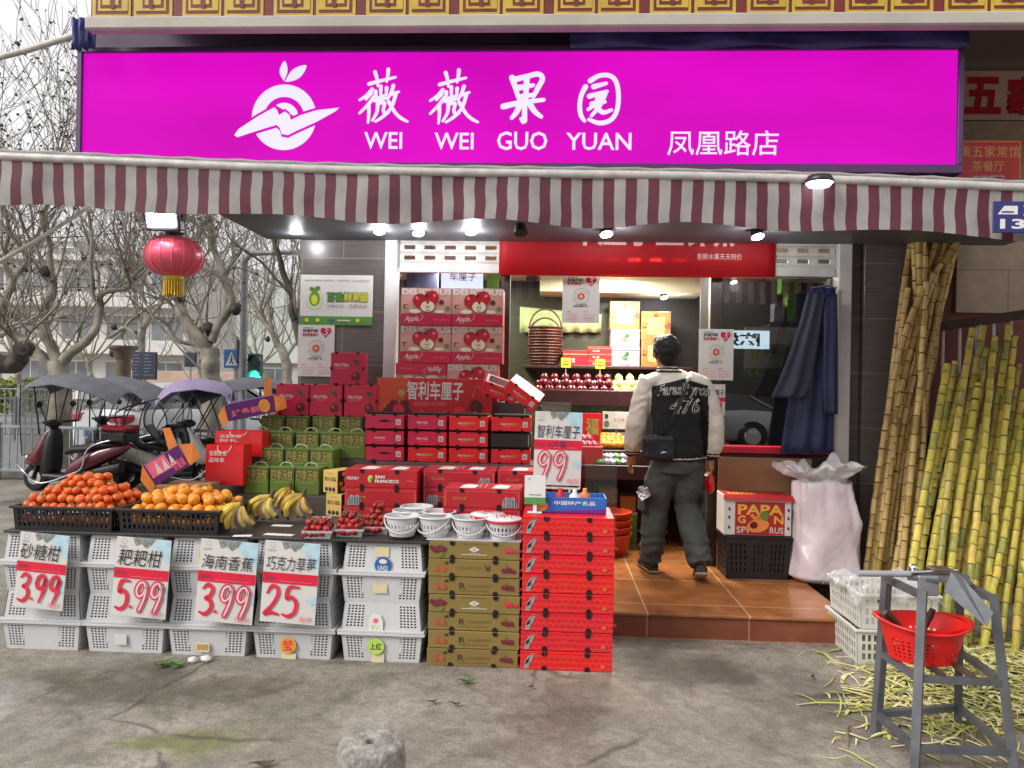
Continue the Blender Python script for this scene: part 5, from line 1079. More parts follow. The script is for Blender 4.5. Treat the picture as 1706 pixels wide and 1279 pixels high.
# ================================================================== INSIDE THE SHOP
RACK = pm('rack_maroon', '#3a1a1c', .4, .2, 8)
rk = thing('fruit_rack', 'dark maroon stepped fruit rack inside the shop', 'rack', (.3, 7, FL))
def RK(name, *b):
    mb = MB(); mb.box(*b, RACK, .004); mb.build(name, rk, (-.3, -7, -FL))
X0, Zs, X1, _ = rectY(872, 600, 1150, 610, 7.75); RK('shelf', X0, 7.62, Zs-.03, X1, 8.09, Zs)
A0, Za, A1, _ = rectY(890, 657, 1150, 668, 7.0); mb = MB()
za = onY(960, 655, 7.0).z; RK('shelf', A0, 7.0, za-.1, A1, 7.6, za); RK('shelf_lip', A0, 6.975, za-.11, A1, 6.998, za+.03)
B0 = onY(893, 775, 6.55).x; B1 = onY(1150, 775, 6.55).x; zb_ = onY(1000, 778, 6.55).z
RK('shelf', B0, 6.55, zb_-.08, B1, 7.1, zb_); RK('shelf_lip', B0, 6.525, zb_-.1, B1, 6.548, zb_+.02)
RK('rack_side', B0+.01, 6.75, FL, B0+.04, 7.6, za-.11); RK('rack_side', B1-.04, 6.75, FL, B1-.01, 7.6, za-.11); RK('rack_back', B0+.05, 7.5, FL, B1-.05, 7.53, zb_-.09)
# apples and pears
APL = pm('dark_apple_skin', '#6a1424', .22, .35, 9, rnd=.3, coat=.4); PEA = pm('pear_skin', '#c8c478', .35, .12, 14, rnd=.15)
am = MB(); am.lathe([(0, -.032), (.018, -.036), (.034, -.018), (.038, .004), (.03, .026), (.014, .033), (.004, .026), (0, .022)], (0, 0, 0), APL, 14); am.tube([(0, 0, .022), (.004, 0, .044)], .0025, BTIP, 5)
pe = MB(); pe.lathe([(0, -.038), (.024, -.036), (.039, -.012), (.036, .012), (.022, .032), (.012, .042), (0, .044)], (0, 0, 0), PEA, 14); pe.tube([(0, 0, .04), (.006, 0, .062)], .0025, BTIP, 5)
def pyr(src, name, pxs, zf, Y, lab, grp, cat, gap=.036):
    f0 = None
    for ci, px in enumerate(pxs):
        x = onY(px, 640, Y).x
        for dx, dy, dz in ((-gap, 0, 0), (gap, 0, 0), (0, .062, 0), (0, .02, .06), (-gap, .16, .05), (gap, .16, .05), (0, .17, .11)):
            c = src.build(name) if f0 is None else dup(f0); f0 = f0 or c
            c.location = (x+dx+random.uniform(-.004, .004), Y+.06+dy, zf+.036+dz); c.rotation_euler = (random.uniform(-.5, .5), random.uniform(-.5, .5), random.uniform(0, 6)); tag(c, lab, cat, grp)
pyr(am, 'apple', (906, 924, 943, 962, 981, 1000, 1015), za, 7.0, 'dark red apple piled in threes and fours on the upper rack shelf', 'dark red apples on the rack', 'apple')
pyr(pe, 'pear', (1034, 1054, 1075), za, 7.0, 'pale yellow pear on the upper rack shelf beside the dark apples', 'pale pears on the rack', 'pear')
def ibox(name, px0, py0, px1, py1, Y, d, mat, label, cat, fn=None, grp=None, zfix=None, mats=None):
    X0, Z0, X1, Z1 = rectY(px0, py0, px1, py1, Y)
    if zfix is not None: Z1 += zfix-Z0; Z0 = zfix
    o = carton(name, X1-X0, d, Z1-Z0, mat, {'f': fn} if fn else {}); o.location = ((X0+X1)/2, Y, Z0); return tag(o, label, cat, grp)
LIL = pm('pale_lilac_card', '#8e8494', .5, .12, 3); GLDB = pm('ornate_gold_card', '#8e6438', .45, .3, 12); PYB = pm('pale_yellow_card', '#a8965c', .5, .1, 5)
def grp_(f): cluster(f, .5, .6, .085, PDG, 12, 2); cluster(f, .5, .45, .06, LFP, 9, 5); cluster(f, .5, .38, .035, PDG, 6, 6); f.rect(.3, .1, .7, .16, SILV); f.rect(0, .9, 1, 1, PAPER)
def orn(f): f.rect(.22, .2, .78, .8, PYB); cluster(f, .12, .5, .06, BRN, 8, 4); cluster(f, .88, .5, .06, INKR, 8, 5); cluster(f, .5, .1, .05, ORG, 8, 6); cluster(f, .5, .9, .05, BRN, 8, 7)
sh = Zs+.001
ibox('grape_carton', 1018, 568, 1066, 599, 7.7, .2, LIL, 'lower of two pale lilac grape cartons on the top shelf', 'carton', grp_, 'pale grape cartons', sh)
z2 = sh+.001+(onY(1040, 568, 7.7).z-onY(1040, 599, 7.7).z)
ibox('grape_carton', 1018, 537, 1066, 567, 7.7, .2, LIL, 'upper of two pale lilac grape cartons on the top shelf', 'carton', grp_, 'pale grape cartons', z2)
z3 = z2+.001+(onY(1040, 537, 7.7).z-onY(1040, 567, 7.7).z)
ibox('ornate_carton', 1017, 490, 1066, 537, 7.7, .2, GLDB, 'ornate gold and yellow gift carton on top of the grape cartons', 'carton', orn, 'ornate gold cartons', z3)
ibox('ornate_carton', 1069, 556, 1118, 600, 7.68, .2, GLDB, 'lower of two stacked ornate gold cartons by the dark wall', 'carton', orn, 'ornate gold cartons', sh)
ibox('ornate_carton', 1069, 506, 1118, 554, 7.68, .2, GLDB, 'upper of two stacked ornate gold cartons by the dark wall', 'carton', orn, 'ornate gold cartons', sh+.001+(onY(1090, 556, 7.68).z-onY(1090, 600, 7.68).z))
def rdr(f): f.rect(0, .72, 1, .78, GTX); f.text('礼盒', .2, .2, .5, .5, PAPER)
ibox('red_carton', 938, 573, 979, 598, 7.66, .2, REDB, 'single flat red gift carton on the top shelf beside the wicker baskets', 'carton', rdr, 'red gift cartons on the top shelf', sh)
for i in range(3): ibox('red_carton', 979, 588, 1019, 598.5, 7.68, .2, REDB, f'{order(i, 3)} of three thin red gift cartons stacked on the top shelf', 'carton', rdr, 'red gift cartons on the top shelf', sh+.064*i)
# wicker baskets
WIC = pm('wicker', '#4a2418', .5, .3, 40, bump=.4, bscale=90)
for i in range(4):
    o = thing('wicker_basket', f'{order(i, 4)} of four nested brown wicker baskets with hoop handles', 'basket', (onY(908, 590, 7.75).x, 7.8, sh+.09*i), .1*i, 'nested wicker baskets'); mb = MB()
    mb.lathe([(0, .004), (.12, .004), (.15, .05), (.168, .1), (.172, .115), (.16, .11), (.14, .05), (.11, .012), (0, .012)], (0, 0, 0), WIC, 24)
    for z in (.02, .05, .08, .112): mb.tube([((.128+.4*z)*cos(2*pi*k/24), (.128+.4*z)*sin(2*pi*k/24), z) for k in range(25)], .008, WIC, 6, False)
    mb.build('basket_body', o); mb = MB(); mb.tube([(.17*cos(pi*k/16), 0, .1+.2*sin(pi*k/16)) for k in range(17)], .009, WIC, 6); mb.build('handle', o)
CLOTH = pm('pale_green_film', '#a8b884', .4, .15, 8, bump=.3, bscale=14)
X0, Z0, X1, Z1 = rectY(866, 512, 1002, 556, 8.0); mb = MB(); P = lambda u, v, t: V((X0+(X1-X0)*u, 8.02-.05*v+.02*sin(u*40)*(1-v)+.004*t, Z0+(Z1-Z0)*v*(1-.25*u)-.035*(1-v)*noise.noise((u*7, 2, 4))+.03*u*(1-v)))
lattice(mb, P, ([i/60 for i in range(61)], [False]*60), ([0, .4, .8, 1], [False]*3), CLOTH, smooth=True); tag(mb.build('plastic_curtain'), 'pale green film hung on the back wall above the wicker baskets', 'film')
LIM = pm('lime_board', '#6ea83a', .5, .1, 4)
X0, Z0, X1, Z1 = rectY(735, 446, 804, 482, 7.0); mb = MB(); mb.box(X0, 7.0, Z0, X1, 7.05, Z1, em('lit_screen', '#c8ccf0', .3), .002); f = front(mb, X0, 7.0, Z0, X1-X0, Z1-Z0); f.text('车厘子', .2, .4, .85, .78, INKP, .01); o = mb.build('light_box'); tag(o, 'lit pale light box reading 车厘子 behind the window above the apple cartons', 'light box')
mb = MB(); mb.bar(((X0+X1)/2, 7.03, Z1), ((X0+X1)/2, 7.03, 2.638), .02, .02, STEEL); mb.build('hanger', o)
X0, Z0, X1, Z1 = rectY(812, 446, 831, 482, 6.9); mb = MB(); mb.box(X0, 6.9, Z0, X1, 6.92, 2.636, LIM, .002); tag(mb.build('lime_panel'), 'lime green panel hanging behind the window beside the light box', 'panel')
X0, Z0, X1, Z1 = rectY(678, 446, 730, 482, 7.2); mb = MB(); mb.box(X0, 7.2, Z0-.3, X1, 7.22, 2.636, pm('violet_panel', '#4a4a68', .5, .1, 4), .002); tag(mb.build('violet_panel'), 'dull violet panel behind the left window', 'panel')
for i, (a, b, c, d) in enumerate(((1302, 462, 1328, 488), (1312, 488, 1328, 535), (1290, 505, 1308, 535))): ibox('green_carton', a, b, c, d, 6.6, .12, LIM if i < 2 else LIL, ['bright green carton high up behind the right window', 'tall bright green carton below another behind the right window', 'pale carton behind the right window beside the green ones'][i], 'carton')
X0, Z0, X1, Z1 = rectY(1300, 536, 1345, 540, 6.55); mb = MB(); mb.box(X0-.1, 6.5, Z0-.03, X1, 6.98, Z0-.002, WALLD, .003); adopt(mb.build('wall_shelf'), shop)
X0, Z0, X1, Z1 = rectY(1240, 545, 1328, 628, 6.2); poster_green(X0, Z0, X1, Z1, 6.2, 'white and green poster taped inside the right window')
X0, Z0, X1, Z1 = rectY(1182, 640, 1208, 692, 6.058); mb = MB(); mb.box(0, 0, 0, X1-X0, .003, Z1-Z0, PAPER, 0); f = front(mb, 0, 0, 0, X1-X0, Z1-Z0); f.text('车厘子', .06, .62, .94, .84, INKB, .01); f.rect(0, .44, 1, .58, REDBAND); f.stroke([(.55, .4), (.5, .1)], .012, INKR); f.stroke([(.75, .4), (.7, .1)], .012, INKR); tag(mb.build('price_card', None, (X0, 6.058, Z0)), 'small 车厘子 price card under the poster on the brown post', 'price card')
# lower shelf goods
def fu(f): f.text('福', .2, .3, .85, .85, GTX, .04); f.rect(.03, .03, .97, .08, GTX)
ibox('fu_box', 969, 672, 1003, 724, 6.95, .1, BAGR, 'upright red box with a gold 福 character on the lower rack shelf', 'box', fu, zfix=zb_+.16)
mb = MB(); mb.box(B0+.1, 6.9, zb_+.001, B1-.02, 7.09, zb_+.158, RACK, .003); mb.build('riser', rk, (-.3, -7, -FL))
ibox('white_box', 1004, 672, 1050, 701, 6.98, .08, PAPER, 'white box with green bamboo print beside the red 福 box', 'box', lambda f: (f.rect(.08, .6, .2, .85, INKK), f.ell(.15, .3, .1, .2, LFP, 9), f.ell(.9, .5, .03, .35, LFP, 9), f.text('生态果', .4, .45, .8, .65, SILV)), zfix=zb_+.3)
ibox('support_box', 1004, 702, 1050, 722, 6.985, .07, LIL, 'low pale box under the white bamboo print box', 'box', zfix=zb_+.16)
ibox('white_box', 935, 676, 968, 700, 6.98, .08, PAPER, 'white box with an orange dot left of the red 福 box', 'box', lambda f: f.ell(.8, .5, .2, .4, ORG, 12), zfix=zb_+.2)
rd = random.Random(3); f0 = None; om = citrus(.036, PON, False, .85)
for i in range(22):
    c = om.build('orange') if f0 is None else dup(f0); f0 = f0 or c
    c.location = (onY(1006+(i % 6)*8.5, 720, 6.8).x, 6.79+.035*(i // 6), zb_+.16+.035+.022*(i // 6)-.02); c.rotation_euler = (rd.uniform(-1, 1), rd.uniform(-1, 1), 0); tag(c, 'orange piled on the lower rack shelf beside the man', 'orange', 'oranges on the lower rack shelf')
FOIL = pm('silver_film', '#a8a4b0', .2, .5, 30, bump=1, bscale=40, metal=.6); DRG = pm('dragon_fruit_skin', '#8a1430', .4, .3, 20, bump=.5, bscale=30)
mb = MB(); mb.box(B0+.3, 6.72, zb_+.001, B1-.02, 6.89, zb_+.13, RACK, .003); mb.build('riser', rk, (-.3, -7, -FL))
f0 = None
for i in range(12):
    mb = MB(); mb.ell((0, 0, 0), (.05, .045, .034), FOIL if i % 3 else GREENL, 10, 7, jit=.5)
    c = mb.build('wrapped_fruit'); c.location = (onY(1000+(i % 6)*10, 760, 6.6).x, 6.6+.07*(i // 6), zb_+.036+.04*(i // 6)); c.rotation_euler = (0, 0, i); tag(c, 'fruit wrapped in shiny film on the lowest rack shelf', 'wrapped fruit', 'film wrapped fruit on the lowest shelf')
for i in range(5):
    mb = MB(); mb.ell((0, 0, 0), (.05, .045, .055), DRG, 12, 9, jit=.25)
    c = mb.build('dragon_fruit'); c.location = (onY(972+9*(i % 3), 735, 6.63).x, 6.64+.06*(i // 3), zb_+.12+.05*(i // 3)+.04); tag(c, 'dark red dragon fruit beside the 99 price board', 'dragon fruit', 'dragon fruits on the lower rack shelf')
ibox('red_carton', 962, 750, 1004, 783, 6.58, .16, REDB, 'plain red carton on the lowest rack shelf behind the 99 price board', 'carton', zfix=zb_+.001)
for i, (px, py) in enumerate(((943, 604), (1000, 606))):
    X0, Z0, X1, Z1 = rectY(px-8, py-8, px+8, py+8, 7.55); mb = MB(); mb.box(X0, 7.55, Z0, X1, 7.553, Z1, PYL if i else PYL, 0); f = front(mb, X0, 7.55, Z0, X1-X0, Z1-Z0); f.rect(.2, .3, .8, .4, INKK); f.rect(.2, .6, .7, .7, INKR); mb.bar(((X0+X1)/2, 7.56, Z0), ((X0+X1)/2, 7.56, za), .006, .006, STRAP); tag(mb.build('price_card'), ['yellow price card stuck above the apples near the wicker baskets', 'yellow price card stuck above the apples near the red cartons'][i], 'price card')
# orange tubs on the floor
TUB = pm('orange_tub', '#c8401c', .4, .12, 6); f0 = None
for i in range(4):
    mb = MB(); mb.lathe([(0, 0), (.15, 0), (.18, .16), (.19, .165), (.19, .175), (.175, .175), (.145, .01), (0, .01)], (0, 0, 0), TUB, 28); c = mb.build('plastic_tub') if f0 is None else dup(f0); f0 = f0 or c
    c.location = (onY(1016, 850, 6.35).x, 6.4, FL+.001+.06*i); tag(c, f'{order(i, 4)} orange plastic tub in the nest on the floor under the rack', 'tub', 'nested orange tubs')
# blue raincoats
RAIN = pm('dark_blue_cloth', '#1e2548', .6, .2, 5, bump=.2, bscale=12); RAIN2 = pm('slate_cloth', '#26283c', .65, .2, 5)
def coat(outline, Y, mat, label, fold=9, depth=.05):
    L_ = [onY(a, y, Y) for a, b, y in outline]; Rr = [onY(b, y, Y) for a, b, y in outline]; mb = MB(); m = len(outline); n = 26
    def P(u, v, t):
        s_ = v*(m-1); i = min(int(s_), m-2); q_ = s_-i; a = L_[i].lerp(L_[i+1], q_); b = Rr[i].lerp(Rr[i+1], q_); c = a.lerp(b, u)
        am_ = depth*(.25+.75*v); y = am_*sin(u*pi)*.9+.35*am_*sin(u*fold*2+v*1.5+.8*noise.noise((u*3, v*3, 1)))
        return V((c.x, Y-y*(1 if t == 0 else -.25), c.z))
    lattice(mb, P, ([i/n for i in range(n+1)], [False]*n), ([j/18 for j in range(19)], [False]*18), mat, smooth=True); return tag(mb.build('raincoat'), label, 'raincoat')
coat([(1350, 1392, 480), (1345, 1394, 520), (1330, 1394, 580), (1318, 1394, 640), (1308, 1390, 700), (1300, 1388, 755)][::1], 5.93, RAIN, 'long dark blue raincoat hanging on the right window frame')
coat([(1345, 1376, 486), (1334, 1368, 530), (1315, 1360, 590), (1295, 1352, 640), (1284, 1342, 662)], 5.86, RAIN2, 'shorter slate blue sleeve of cloth hanging in front of the long raincoat', 7, .04)
coat([(1372, 1395, 490), (1372, 1396, 560), (1370, 1396, 640), (1372, 1396, 690)], 5.87, RAIN, 'narrow dark blue cloth hanging beside the white window post', 5, .03)
p = onY(1376, 480, 5.93); mb = MB(); mb.tube([p+V((-.1, 0, 0)), p+V((0, .0, .02)), p+V((.08, 0, 0))], .008, STEEL, 8); mb.tube([p+V((0, 0, .02)), p+V((0, .04, .05))], .006, STEEL, 8); tag(mb.build('coat_hook'), 'small steel hook carrying the blue raincoats', 'hook')

for i, (a, b, c, d, Y_, m_, fn, l) in enumerate(((1000, 812, 1030, 872, 6.95, REDB, rdr, 'red carton on the floor at the back under the fruit rack'), (1032, 822, 1062, 872, 6.9, LIM, grp_, 'green carton on the floor under the fruit rack beside the red one'), (1000, 786, 1030, 811, 6.97, PYB, orn, 'pale yellow carton on top of the red carton under the fruit rack'), (1034, 796, 1060, 821, 6.92, ORG, None, 'orange carton on top of the green carton under the fruit rack'))):
    hgt = onY(a, b, Y_).z-onY(a, d, Y_).z; z_ = FL+.001 if i < 2 else under[i-2]; o = ibox('stock_carton', a, b, c, d, Y_, .25, m_, l, 'carton', fn, None, z_)
    if i == 0: under = []
    if i < 2: under.append(z_+hgt+.002)
# ================================================================== THE MAN WALKING IN
def fuse(mb, voxel=.008, smooth=6, wr=None):
    o = mb.build('fused'); r = o.modifiers.new('r', 'REMESH'); r.mode = 'VOXEL'; r.voxel_size = voxel; r.use_smooth_shade = True
    if smooth: s_ = o.modifiers.new('s', 'SMOOTH'); s_.iterations = smooth; s_.factor = .5
    me = bpy.data.meshes.new_from_object(o.evaluated_get(bpy.context.evaluated_depsgraph_get())); bpy.data.objects.remove(o)
    if wr:
        N = [v.normal.copy() for v in me.vertices]
        for v, n_ in zip(me.vertices, N): v.co += n_*wr(v.co)
    return me
def finish(me, name, parent, mats, pick):
    me.materials.clear()
    for m in mats: me.materials.append(m)
    for p in me.polygons: p.material_index = pick(p.center); p.use_smooth = True
    me.name = name; o = bpy.data.objects.new(name, me); COL.objects.link(o); o.parent = parent; return o
SKIN = pm('skin', '#a87456', .5, .08, 9); HAIR = pm('black_hair', '#0e0b0a', .45, .4, 60, bump=.8, bscale=120, stretch=(6, 6, 1)); JBLK = pm('black_felt', '#0f0f12', .85, .2, 20, bump=.1, bscale=120); CRM = pm('cream_leather', '#cfc7b8', .5, .1, 6, bump=.12, bscale=30)
TRO = pm('grey_cargo_cloth', '#3e403c', .85, .25, 9, bump=.15, bscale=120); SHOE = pm('dark_shoe', '#1c1715', .6, .25, 12); SOLE = pm('pale_sole', '#8c7a66', .7, .15, 20); NAVY = pm('navy_nylon', '#0e1018', .45, .25, 12, bump=.2, bscale=40)
mx = onY(1118, 780, 5.75).x
man_b = MB()
HC = V((-.055, .015, 1.645))
man_b.ell(HC, (.083, .098, .116), SKIN, 20, 16); man_b.ell(HC+V((-.012, .05, -.06)), (.052, .052, .055), SKIN, 14, 10)
man_b.tube([(-.04, -.005, 1.44), (-.045, .0, 1.52), (-.05, .01, 1.59)], [.075, .058, .055], SKIN, 14)
man_b.tube([(.05, .02, .86), (.04, .01, 1.1), (.01, .0, 1.3), (-.02, 0, 1.44)], [.15, .14, .16, .10], SKIN, 16, flat=.65)
ARMS = {-1: [V((-.185, 0, 1.405)), V((-.262, -.035, 1.12)), V((-.285, .075, .875))], 1: [V((.205, 0, 1.405)), V((.29, -.035, 1.12)), V((.292, .03, .86))]}
for s_, A in ARMS.items(): man_b.tube([A[0]-V((s_*.08, 0, -.01))]+A, [.06, .055, .042, .03], SKIN, 12)
LEGS = {-1: [V((-.02, 0, .86)), V((-.1, .09, .5)), V((-.125, .13, .09))], 1: [V((.11, 0, .86)), V((.13, .06, .5)), V((.185, -.2, .13))]}
for s_, A in LEGS.items(): man_b.tube(A, [.085, .06, .042], SKIN, 12)
man_b.tube([(-.125, .1, .06), (-.14, .22, .04)], [.04, .03], SKIN, 10); man_b.tube([(.185, -.21, .12), (.19, -.11, .05)], [.04, .03], SKIN, 10)
# hands: palm, four unequal fingers, thumb
def hand(A, s_, curl):
    w = A[2]; d = (A[2]-A[1]).normalized(); side = V((0, 1, 0)) if s_ > 0 else V((.3, .9, 0)); side = (side-d*side.dot(d)).normalized(); nrm = d.cross(side).normalized()*(1 if s_ < 0 else -1)
    if nrm.x*s_ > 0: nrm = -nrm
    man_b.tube([w-d*.01, w+d*.03, w+d*.085], [.028, .036, .034], SKIN, 12, flat=.6)
    for k, ln in enumerate((.062, .074, .078, .068)):
        b0 = w+d*.08+side*(.03-.02*(3-k)+.0); p1 = b0+d*ln*.45; p2 = p1+(d*cos(curl)+nrm*sin(curl))*ln*.35; p3 = p2+(d*cos(curl*1.8)+nrm*sin(curl*1.8))*ln*.3
        man_b.tube([b0-d*.02, b0, p1, p2, p3], [.0095, .0095, .009, .0085, .007], SKIN, 8)
    t0 = w+d*.03+side*.028; man_b.tube([t0, t0+(side*.6+d*.8+nrm*.3).normalized()*.035, t0+(side*.35+d+nrm*.5).normalized()*.07], [.012, .0105, .008], SKIN, 8)
hand(ARMS[-1], -1, .5); hand(ARMS[1], 1, .8)
man_b.ell(HC+V((-.03, .1, -.02)), (.014, .02, .024), SKIN, 8, 8)
for s_ in (-1, 1): man_b.ell(HC+V((s_*.087, .002, -.014)), (.013, .02, .032), SKIN, 10, 8)
EYE_ = pm('eye_dark', '#15100e', .2, .1, 9); LIP = pm('lip', '#8a4a40', .5, .1, 9)
me = fuse(man_b, .006, 2)
def bpick(c):
    for s_ in (-1, 1):
        if (c-(HC+V((s_*.03-.018, .098, .006)))).length < .011: return 1
    return 2 if (c-(HC+V((-.02, .104, -.062)))).length < .014 else 0
me.materials.clear()
for m in (SKIN, EYE_, LIP): me.materials.append(m)
for p in me.polygons: p.material_index = bpick(p.center); p.use_smooth = True
man = bpy.data.objects.new('person', me); COL.objects.link(man); man.location = (mx, 5.72, FL+.001)
tag(man, 'person in a black and cream varsity jacket stepping into the shop, seen from behind', 'person')
h_ = MB(); h_.ell(HC+V((.004, -.014, .022)), (.1, .11, .112), HAIR, 20, 16); h_.ell(HC+V((0, .03, .075)), (.088, .083, .06), HAIR, 16, 12); h_.ell(HC+V((.006, -.055, -.02)), (.08, .056, .08), HAIR, 16, 12)
me = fuse(h_, .006, 2, lambda c: .007*noise.noise(c*V((1, 1, 1)).length*26)+.004*noise.noise((c.x*90, c.y*90, c.z*25)))
finish(me, 'hair', man, [HAIR], lambda c: 0)
# jacket
j = MB(); j.tube([(.062, .0, .85), (.062, .0, .88), (.055, .0, 1.0), (.035, .0, 1.2), (.018, 0, 1.36), (-.0, 0, 1.44), (-.03, 0, 1.5)], [.205, .215, .235, .235, .222, .165, .085], JBLK, 28, flat=.68)
for s_, A in ARMS.items():
    B = [A[0]-V((s_*.1, 0, -.02)), A[0]+V((s_*.0, 0, -.005)), A[0].lerp(A[1], .5)+V((s_*.012, -.01, 0)), A[1]+V((s_*.006, -.01, 0)), A[1].lerp(A[2], .55)+V((s_*.012, -.01, -.01)), A[2]+V((0, 0, .03)), A[2]+V((0, 0, -.005))]
    j.tube(B, [.086, .084, .078, .074, .07, .056, .048], CRM, 18)
for q_ in range(2): j.tube([(-.042, 0, 1.475), (-.046, .004, 1.525), (-.05, .006, 1.548)], [.085, .076, .074], JBLK, 20)
def wrj(c): return .006*noise.noise((c.x*9, c.y*9, c.z*16)) + .0035*(abs(c.x-.03) > .2)*max(0, noise.noise((c.x*4, c.y*4, c.z*3))*1.5+.4)*sin(c.z*62+14*noise.noise((c.x*7, c.y*7, c.z*5))) + .003*noise.noise((c.x*26, c.y*20, c.z*30))
me = fuse(j, .0065, 5, wrj)
def jp(c):
    x, z = c.x-.012*(1.4-c.z), c.z
    if z > 1.492 and abs(c.x+.045) < .1: return 1 if (1.508 < z < 1.518 or 1.53 < z < 1.538) else 0
    lb, rb = -.168-.03*max(0, 1.38-z), .236+.02*max(0, 1.38-z)
    if x < lb or x > rb:
        if z < .905 and (x < -.22 or x > .2): return 1 if .885 < z < .893 else 0
        return 1
    if z > 1.452-.28*abs(x-.06) and z > 1.37: return 1
    if .868 < z < .877: return 1
    return 0
jk = finish(me, 'jacket', man, [JBLK, CRM], jp)
bv = BVHTree.FromPolygons([v.co.copy() for v in me.vertices], [tuple(p.vertices) for p in me.polygons])
def on_back(txt, x0, z0, x1, z1, mat, bold, off, shear=0, arc=0):
    vs, fs = glyphs(txt, bold, shear); out = []
    for a, b in vs:
        x, z = x0+(x1-x0)*a, z0+(z1-z0)*b+arc*(1-(2*a-1)**2); h = bv.ray_cast(V((x, -1, z)), V((0, 1, 0)))
        out.append(V((x, (h[0].y if h[0] else -.15)-off, z)))
    return out, fs
L2 = lambda px, py: ((px-1118)/225, (960-py)/225)
mb = MB()
for t, a, b, c, d, sh_, ar in (('Farashi yron', 1087, 644, 1176, 668, .4, .012), ('476', 1106, 665, 1160, 691, .15, 0)):
    x0, z0 = L2(a, d); x1, z1 = L2(c, b)
    v_, f_ = on_back(t, x0, z0, x1, z1, CRM, .028, .004, sh_, ar); mb.add(v_, f_, CRM)
    v_, f_ = on_back(t, x0+.004, z0+.003, x1-.004, z1-.003, JBLK, -.012, .0055, sh_, ar); mb.add(v_, f_, JBLK)
mb.build('lettering', jk)
# trousers
t_ = MB(); t_.tube([(.055, .01, .93), (.055, .0, .86), (.05, .0, .76)], [.17, .19, .185], TRO, 24, flat=.75)
for s_, A in LEGS.items():
    k = A[1]; B = [A[0]+V((0, 0, -.02)), A[0].lerp(k, .5)+V((-.02*(s_ < 0), -.01, 0)), k, k.lerp(A[2], .6)+V((0, -.02, 0)), A[2]+V((0, .0, .0))]
    t_.tube(B, [.125, .115, .1, .092, .085], TRO, 20)
t_.box(-.235, -.05, .47, -.19, .1, .64, TRO, .01); t_.box(.235, -.07, .47, .255, .06, .62, TRO, .005)
me = fuse(t_, .0075, 4, lambda c: .009*noise.noise((c.x*9, c.y*9, c.z*14))+.005*(c.z < .3)*sin(c.z*85+6*noise.noise((c.x*9, c.y*9, c.z*4)))+.004*noise.noise((c.x*25, c.y*25, c.z*22)))
tr = finish(me, 'trousers', man, [TRO], lambda c: 0)
mb = MB(); mb.add([(-.268, -.07, .62), (-.19, -.1, .66), (-.165, -.11, .6), (-.225, -.1, .555)], [(0, 3, 2, 1)], FOIL); mb.add([(-.268, -.066, .62), (-.19, -.096, .66), (-.165, -.106, .6), (-.225, -.096, .555)], [(0, 1, 2, 3)], FOIL); mb.build('pocket_label', tr)
# shoes
def shoe(c, rot, name):
    b = MB(); b.tube([(0, -.11, .045), (0, -.07, .052), (0, .02, .05), (0, .1, .04), (0, .15, .03)], [.036, .046, .048, .048, .03], SHOE, 16, flat=.95); b.box(-.046, -.14, 0, .046, .165, .026, SOLE, .012)
    me = fuse(b, .006, 3); me.transform(Matrix.Translation(V(c)) @ Matrix.Rotation(rot[2], 4, 'Z') @ Matrix.Rotation(rot[0], 4, 'X'))
    up_ = Matrix.Rotation(rot[0], 3, 'X') @ V((0, 0, 1)); cc = V(c); finish(me, 'shoe', man, [SHOE, SOLE], lambda p: 1 if (p-cc).dot(up_) < .022 else 0)
shoe((-.135, .16, .0), (0, 0, .25), 'shoe'); shoe((.19, -.16, .02), (-.42, 0, -.12), 'shoe')
# shoulder bag
bag_c = V(((1091-1118)/225, -.175, (960-745)/225)); b = MB()
b.box(-.115, -.05, -.095, .115, .05, .085, NAVY, .025); me = fuse(b, .006, 3, lambda c: .006*noise.noise(c*14)); me.transform(Matrix.Translation(bag_c))
bg_ = bpy.data.objects.new('shoulder_bag', me); COL.objects.link(bg_); me.materials.clear(); me.materials.append(NAVY); bg_.location = man.location; tag(bg_, 'navy shoulder bag hanging at the left hip of the person', 'bag')
path = []
for i in range(17):
    q_ = i/16; x = .095-.24*q_+(.02*sin(q_*pi)); z = 1.49-.53*q_; h = bv.ray_cast(V((x, -1, z)), V((0, 1, 0))); path.append(V((x, (h[0].y if h[0] else -.14)-.006, z)))
mb = MB()
vs = []
for i, p in enumerate(path): vs += [p+V((-.018, 0, -.008)), p+V((.018, 0, .008)), p+V((.018, -.004, .008)), p+V((-.018, -.004, -.008))]
mb.add(vs, [f for i in range(16) for f in ((4*i+3, 4*i+2, 4*i+6, 4*i+7), (4*i, 4*i+3, 4*i+7, 4*i+4), (4*i+2, 4*i+1, 4*i+5, 4*i+6), (4*i+1, 4*i, 4*i+4, 4*i+5))], NAVY); mb.build('strap', bg_)
mb = MB(); mb.poly = None; mb.add([bag_c+V((.0, -.0575, -.04)), bag_c+V((.05, -.0575, -.03)), bag_c+V((.02, -.0575, -.022))], [(0, 1, 2)], PAPER); mb.build('small_logo', bg_)
hw = ARMS[1][2]+(ARMS[1][2]-ARMS[1][1]).normalized()*.1
mb = MB(); mb.ell((0, 0, -.085), (.035, .045, .075), BAGR, 14, 10, jit=.3); mb.tube([(0, -.01, -.02), (0, 0, .015), (0, .012, -.02)], .004, BAGR, 6); tag(mb.build('plastic_bag', None, man.location+hw), 'small red plastic bag held in the right hand of the person', 'bag')
